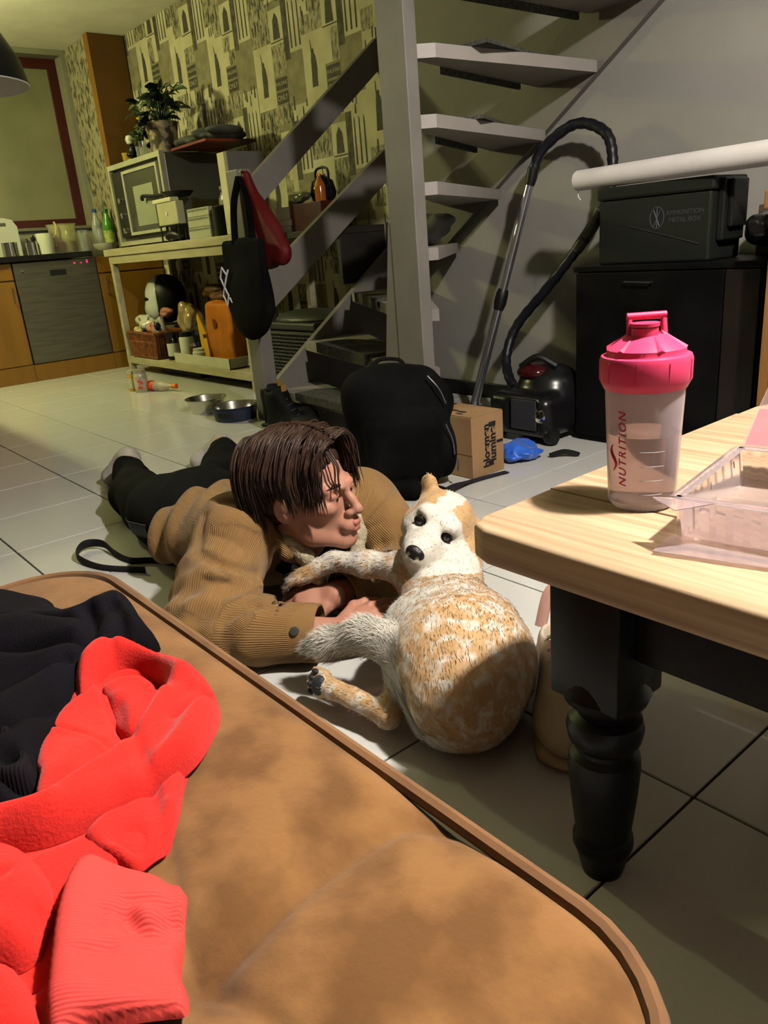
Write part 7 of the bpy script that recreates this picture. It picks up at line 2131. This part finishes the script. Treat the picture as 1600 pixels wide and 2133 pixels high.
# tail core
TAIL = [np.array(q) for q in ((-0.785, 0.705, 0.040), (-0.825, 0.712, 0.072), (-0.866, 0.722, 0.112), (-0.920, 0.732, 0.142), (-0.995, 0.732, 0.136), (-1.065, 0.702, 0.106), (-1.105, 0.682, 0.092))]
d_.chain(TAIL, [0.018, 0.021, 0.025, 0.029, 0.028, 0.021, 0.010], 0.015)
d_.post = lambda p, d: np.maximum(d + 0.0014 * vnoise(p, 60, 4) + 0.0009 * vnoise(p, 140, 9), 0.002 - p[:, 2])
body = d_.build('body', (-1.40, 0.60, -0.005), (-0.66, 1.12, 0.37), 0.0042, m_coat, dg_, 1)

def coat_attrs(P):
    """whiteness (bias of the ticking) and dark paw hair for points of the coat"""
    w = np.full(len(P), 0.01)
    q = (P - DC) @ DR_.T
    head = np.linalg.norm(q, axis=1) < 0.125
    blaze = np.exp(-(q[:, 1] / 0.024) ** 2) * (q[:, 0] > -0.09)
    muzz = np.clip((q[:, 0] - 0.005) / 0.02, 0, 1)
    head_w = head & (q[:, 2] > -0.068)
    w = np.where(head_w, -0.30 + 0.75 * np.maximum(blaze, muzz), w)
    head = head_w
    tl = np.full(len(P), 9.0)
    for a, b in zip(TAIL, TAIL[1:]):
        ba = b - a; t = np.clip(((P - a) @ ba) / (ba @ ba), 0, 1)
        tl = np.minimum(tl, np.linalg.norm(P - a - t[:, None] * ba, axis=1))
    w = np.where(tl < 0.042, 0.34, w)
    # belly and inner thigh are cream
    bd = np.linalg.norm((P - np.array([-0.965, 0.775, 0.11])) / np.array([0.10, 0.07, 0.09]), axis=1)
    w = np.maximum(w, np.where(head, w, 0.30 * np.exp(-bd ** 2)))
    bd = np.linalg.norm((P - np.array([-0.935, 0.845, 0.20])) / np.array([0.06, 0.06, 0.06]), axis=1)
    w = np.where(head, w, w + 0.12 * np.exp(-bd ** 2))
    # forelegs pale, collar of the neck tan
    fl_ = np.clip(((P - FE) @ (FC - FE)) / ((FC - FE) @ (FC - FE)), 0, 1)
    fd = np.linalg.norm(P - FE - fl_[:, None] * (FC - FE), axis=1)
    w = np.where(fd < 0.045, 0.10 + 0.10 * fl_, w)
    nk = np.linalg.norm(P - np.array([-1.03, 0.995, 0.19]), axis=1)
    w = np.where(~head & (nk < 0.07), w - 0.16, w)
    dk = 0.9 * np.exp(-(np.linalg.norm(P - (FP + pd * 0.022), axis=1) / 0.036) ** 2)
    return w, dk
P = np.empty(len(body.data.vertices) * 3, np.float32); body.data.vertices.foreach_get('co', P); P = P.reshape(-1, 3).astype(float)
w, dk = coat_attrs(P)
body.data.attributes.new('white', 'FLOAT', 'POINT').data.foreach_set('value', w.astype(np.float32))
body.data.attributes.new('dark', 'FLOAT', 'POINT').data.foreach_set('value', dk.astype(np.float32))

# fur: short blades over the coat, long ones on the tail
N_ = np.empty(len(P) * 3, np.float32); body.data.vertices.foreach_get('normal', N_); N_ = N_.reshape(-1, 3).astype(float)
ok = np.where(P[:, 2] > 0.006)[0]
def fur(idx, length, width, flow, lift, seed):
    r = np.random.default_rng(seed)
    p = P[idx] + r.normal(0, 0.0015, (len(idx), 3)); n = N_[idx]
    fdir = flow[idx] + r.normal(0, 0.28, (len(idx), 3))
    fdir -= n * (fdir * n).sum(1)[:, None]
    fdir /= np.linalg.norm(fdir, axis=1)[:, None] + 1e-9
    dr = fdir + n * lift
    dr /= np.linalg.norm(dr, axis=1)[:, None]
    L_ = length[idx] * r.uniform(0.6, 1.25, len(idx))
    sd_ = np.cross(dr, n); sd_ /= np.linalg.norm(sd_, axis=1)[:, None] + 1e-9
    p = p - n * 0.001
    a = p - sd_ * width; b = p + sd_ * width
    m1 = p + dr * (L_ * 0.55)[:, None] + n * (L_ * 0.06)[:, None] - sd_ * width * 0.7; m2 = m1 + sd_ * width * 1.4
    e = p + dr * L_[:, None] - n * (L_ * 0.05)[:, None]
    return a, b, m1, m2, e
# flow: from head to rump along the body, along the legs and the tail
flow = np.tile((RUMP - CHEST) / np.linalg.norm(RUMP - CHEST), (len(P), 1)) + np.array([0, 0, -0.35])
length = np.full(len(P), 0.0085)
q = (P - DC) @ DR_.T
hm_ = np.linalg.norm(q, axis=1) < 0.125
flow[hm_] = -DF * 1.0; length[hm_] = 0.0045
for pts_, ln, rad in (((FE, FC, FP), 0.007, 0.05), ((HK, PW), 0.006, 0.035)):
    for a, b in zip(pts_, pts_[1:]):
        ba = b - a; t = np.clip(((P - a) @ ba) / (ba @ ba), 0, 1)
        m_ = np.linalg.norm(P - a - t[:, None] * ba, axis=1) < rad
        flow[m_] = ba / np.linalg.norm(ba); length[m_] = ln
for k, (a, b) in enumerate(zip(TAIL, TAIL[1:])):
    ba = b - a; t = np.clip(((P - a) @ ba) / (ba @ ba), 0, 1)
    m_ = (np.linalg.norm(P - a - t[:, None] * ba, axis=1) < 0.040) & (t > 0) & (t < 1)
    flow[m_] = ba / np.linalg.norm(ba); length[m_] = 0.020 + 0.003 * k
rr_ = np.random.default_rng(2)
toes = (np.linalg.norm(P - (PW + hd2 * 0.02), axis=1) < 0.03)
length[toes] = 0.003
sel = rr_.choice(ok, 34000)
tailv = ok[length[ok] > 0.015]
sel2 = rr_.choice(tailv, 11000)
allv, allf, aw_, ad_ = [], [], [], []
off = 0
for ix, wd_, lf, sd in ((sel, 0.0007, 0.22, 5), (sel2, 0.0006, 0.30, 6)):
    parts_ = fur(ix, length, wd_, flow, lf, sd)
    n_b = len(ix)
    allv.append(np.stack(parts_, 1).reshape(-1, 3))
    b0 = off + np.arange(n_b) * 5
    allf += [np.stack([b0, b0 + 1, b0 + 3], 1), np.stack([b0, b0 + 3, b0 + 2], 1), np.stack([b0 + 2, b0 + 3, b0 + 4], 1)]
    off += n_b * 5
    w_, k_ = coat_attrs(P[ix])
    aw_.append(np.repeat(w_, 5)); ad_.append(np.repeat(k_, 5))
fo = np_mesh('fur', np.concatenate(allv), np.concatenate(allf), m_coat, body)
n_ = len(fo.data.vertices)
fo.data.attributes.new('white', 'FLOAT', 'POINT').data.foreach_set('value', np.concatenate(aw_).astype(np.float32)[:n_])
fo.data.attributes.new('dark', 'FLOAT', 'POINT').data.foreach_set('value', np.concatenate(ad_).astype(np.float32)[:n_])
fo['kind'] = 'stuff'

m_nose = M('dog_nose', (26, 22, 22), 0.3, bump=0.3, bscale=500)
z = SDF(); z.add(s_ell(Dd(0.099, 0, -0.020), (0.014, 0.0205, 0.0160), DR_), 0.005).add(s_ell(Dd(0.094, 0, -0.034), (0.011, 0.010, 0.011), DR_), 0.006)
for q in (-1, 1):
    z.add(s_ell(Dd(0.111, q * 0.010, -0.022), (0.006, 0.004, 0.0035), DR_), 0.003, 's')
z.build('nose', Dd(0.1, 0, -0.02) - 0.04, Dd(0.1, 0, -0.02) + 0.04, 0.0016, m_nose, dg_)
m_deye = M('dog_eye', (14, 11, 10), 0.05, spec=0.8); m_lid = M('dog_eyelid', (30, 24, 22), 0.5)
for q in (-1, 1):
    c = Dd(0.0345, q * 0.0315, 0.0125)
    B().lathe([(0.0098 * math.sin(a), -0.0098 * math.cos(a)) for a in np.linspace(0, math.pi, 12)], c, 20).build('eye', m_deye, dg_, True)
    rg = [c + DF * 0.0048 + (DL * math.cos(a) * 0.0100 + DU * math.sin(a) * 0.0080) for a in np.linspace(0, 2 * math.pi, 18)]
    B().tube(rg, 0.0022, 6, cap=False).build('eyelid', m_lid, dg_, True)
# mouth line
B().tube(catmull([Dd(0.088, -0.001, -0.040), Dd(0.072, -0.020, -0.043), Dd(0.040, -0.034, -0.046), Dd(0.012, -0.046, -0.044)], 5), 0.0014, 5).tube(catmull([Dd(0.088, 0.001, -0.040), Dd(0.072, 0.020, -0.043), Dd(0.040, 0.034, -0.046), Dd(0.012, 0.046, -0.044)], 5), 0.0014, 5).build('mouth_line', m_lid, dg_, True)
# paw pads of the hind foot, turned to the room
m_pad = M('paw_pad', (44, 44, 50), 0.6, bump=0.3, bscale=300)
vw = np.array([0.74, -0.59, 0.33]); vw = vw - hd2 * (vw @ hd2); vw /= np.linalg.norm(vw)
RP = np.array([hd2, hs2, vw])
z = SDF()
z.add(s_ell(PW + vw * 0.014 - hd2 * 0.002, (0.016, 0.019, 0.009), RP), 0.004)
z.build('paw_pad', PW - 0.06, PW + 0.06, 0.003, m_pad, dg_)
for k in range(4):
    o_ = (k - 1.5) * 0.0125
    c = PW + hs2 * o_ + hd2 * (0.026 - 0.005 * abs(k - 1.5)) + vw * 0.0065
    z = SDF(); z.add(s_ell(c, (0.0085, 0.0060, 0.006), RP), 0.003)
    z.build('toe_pad', c - 0.02, c + 0.02, 0.002, m_pad, dg_)
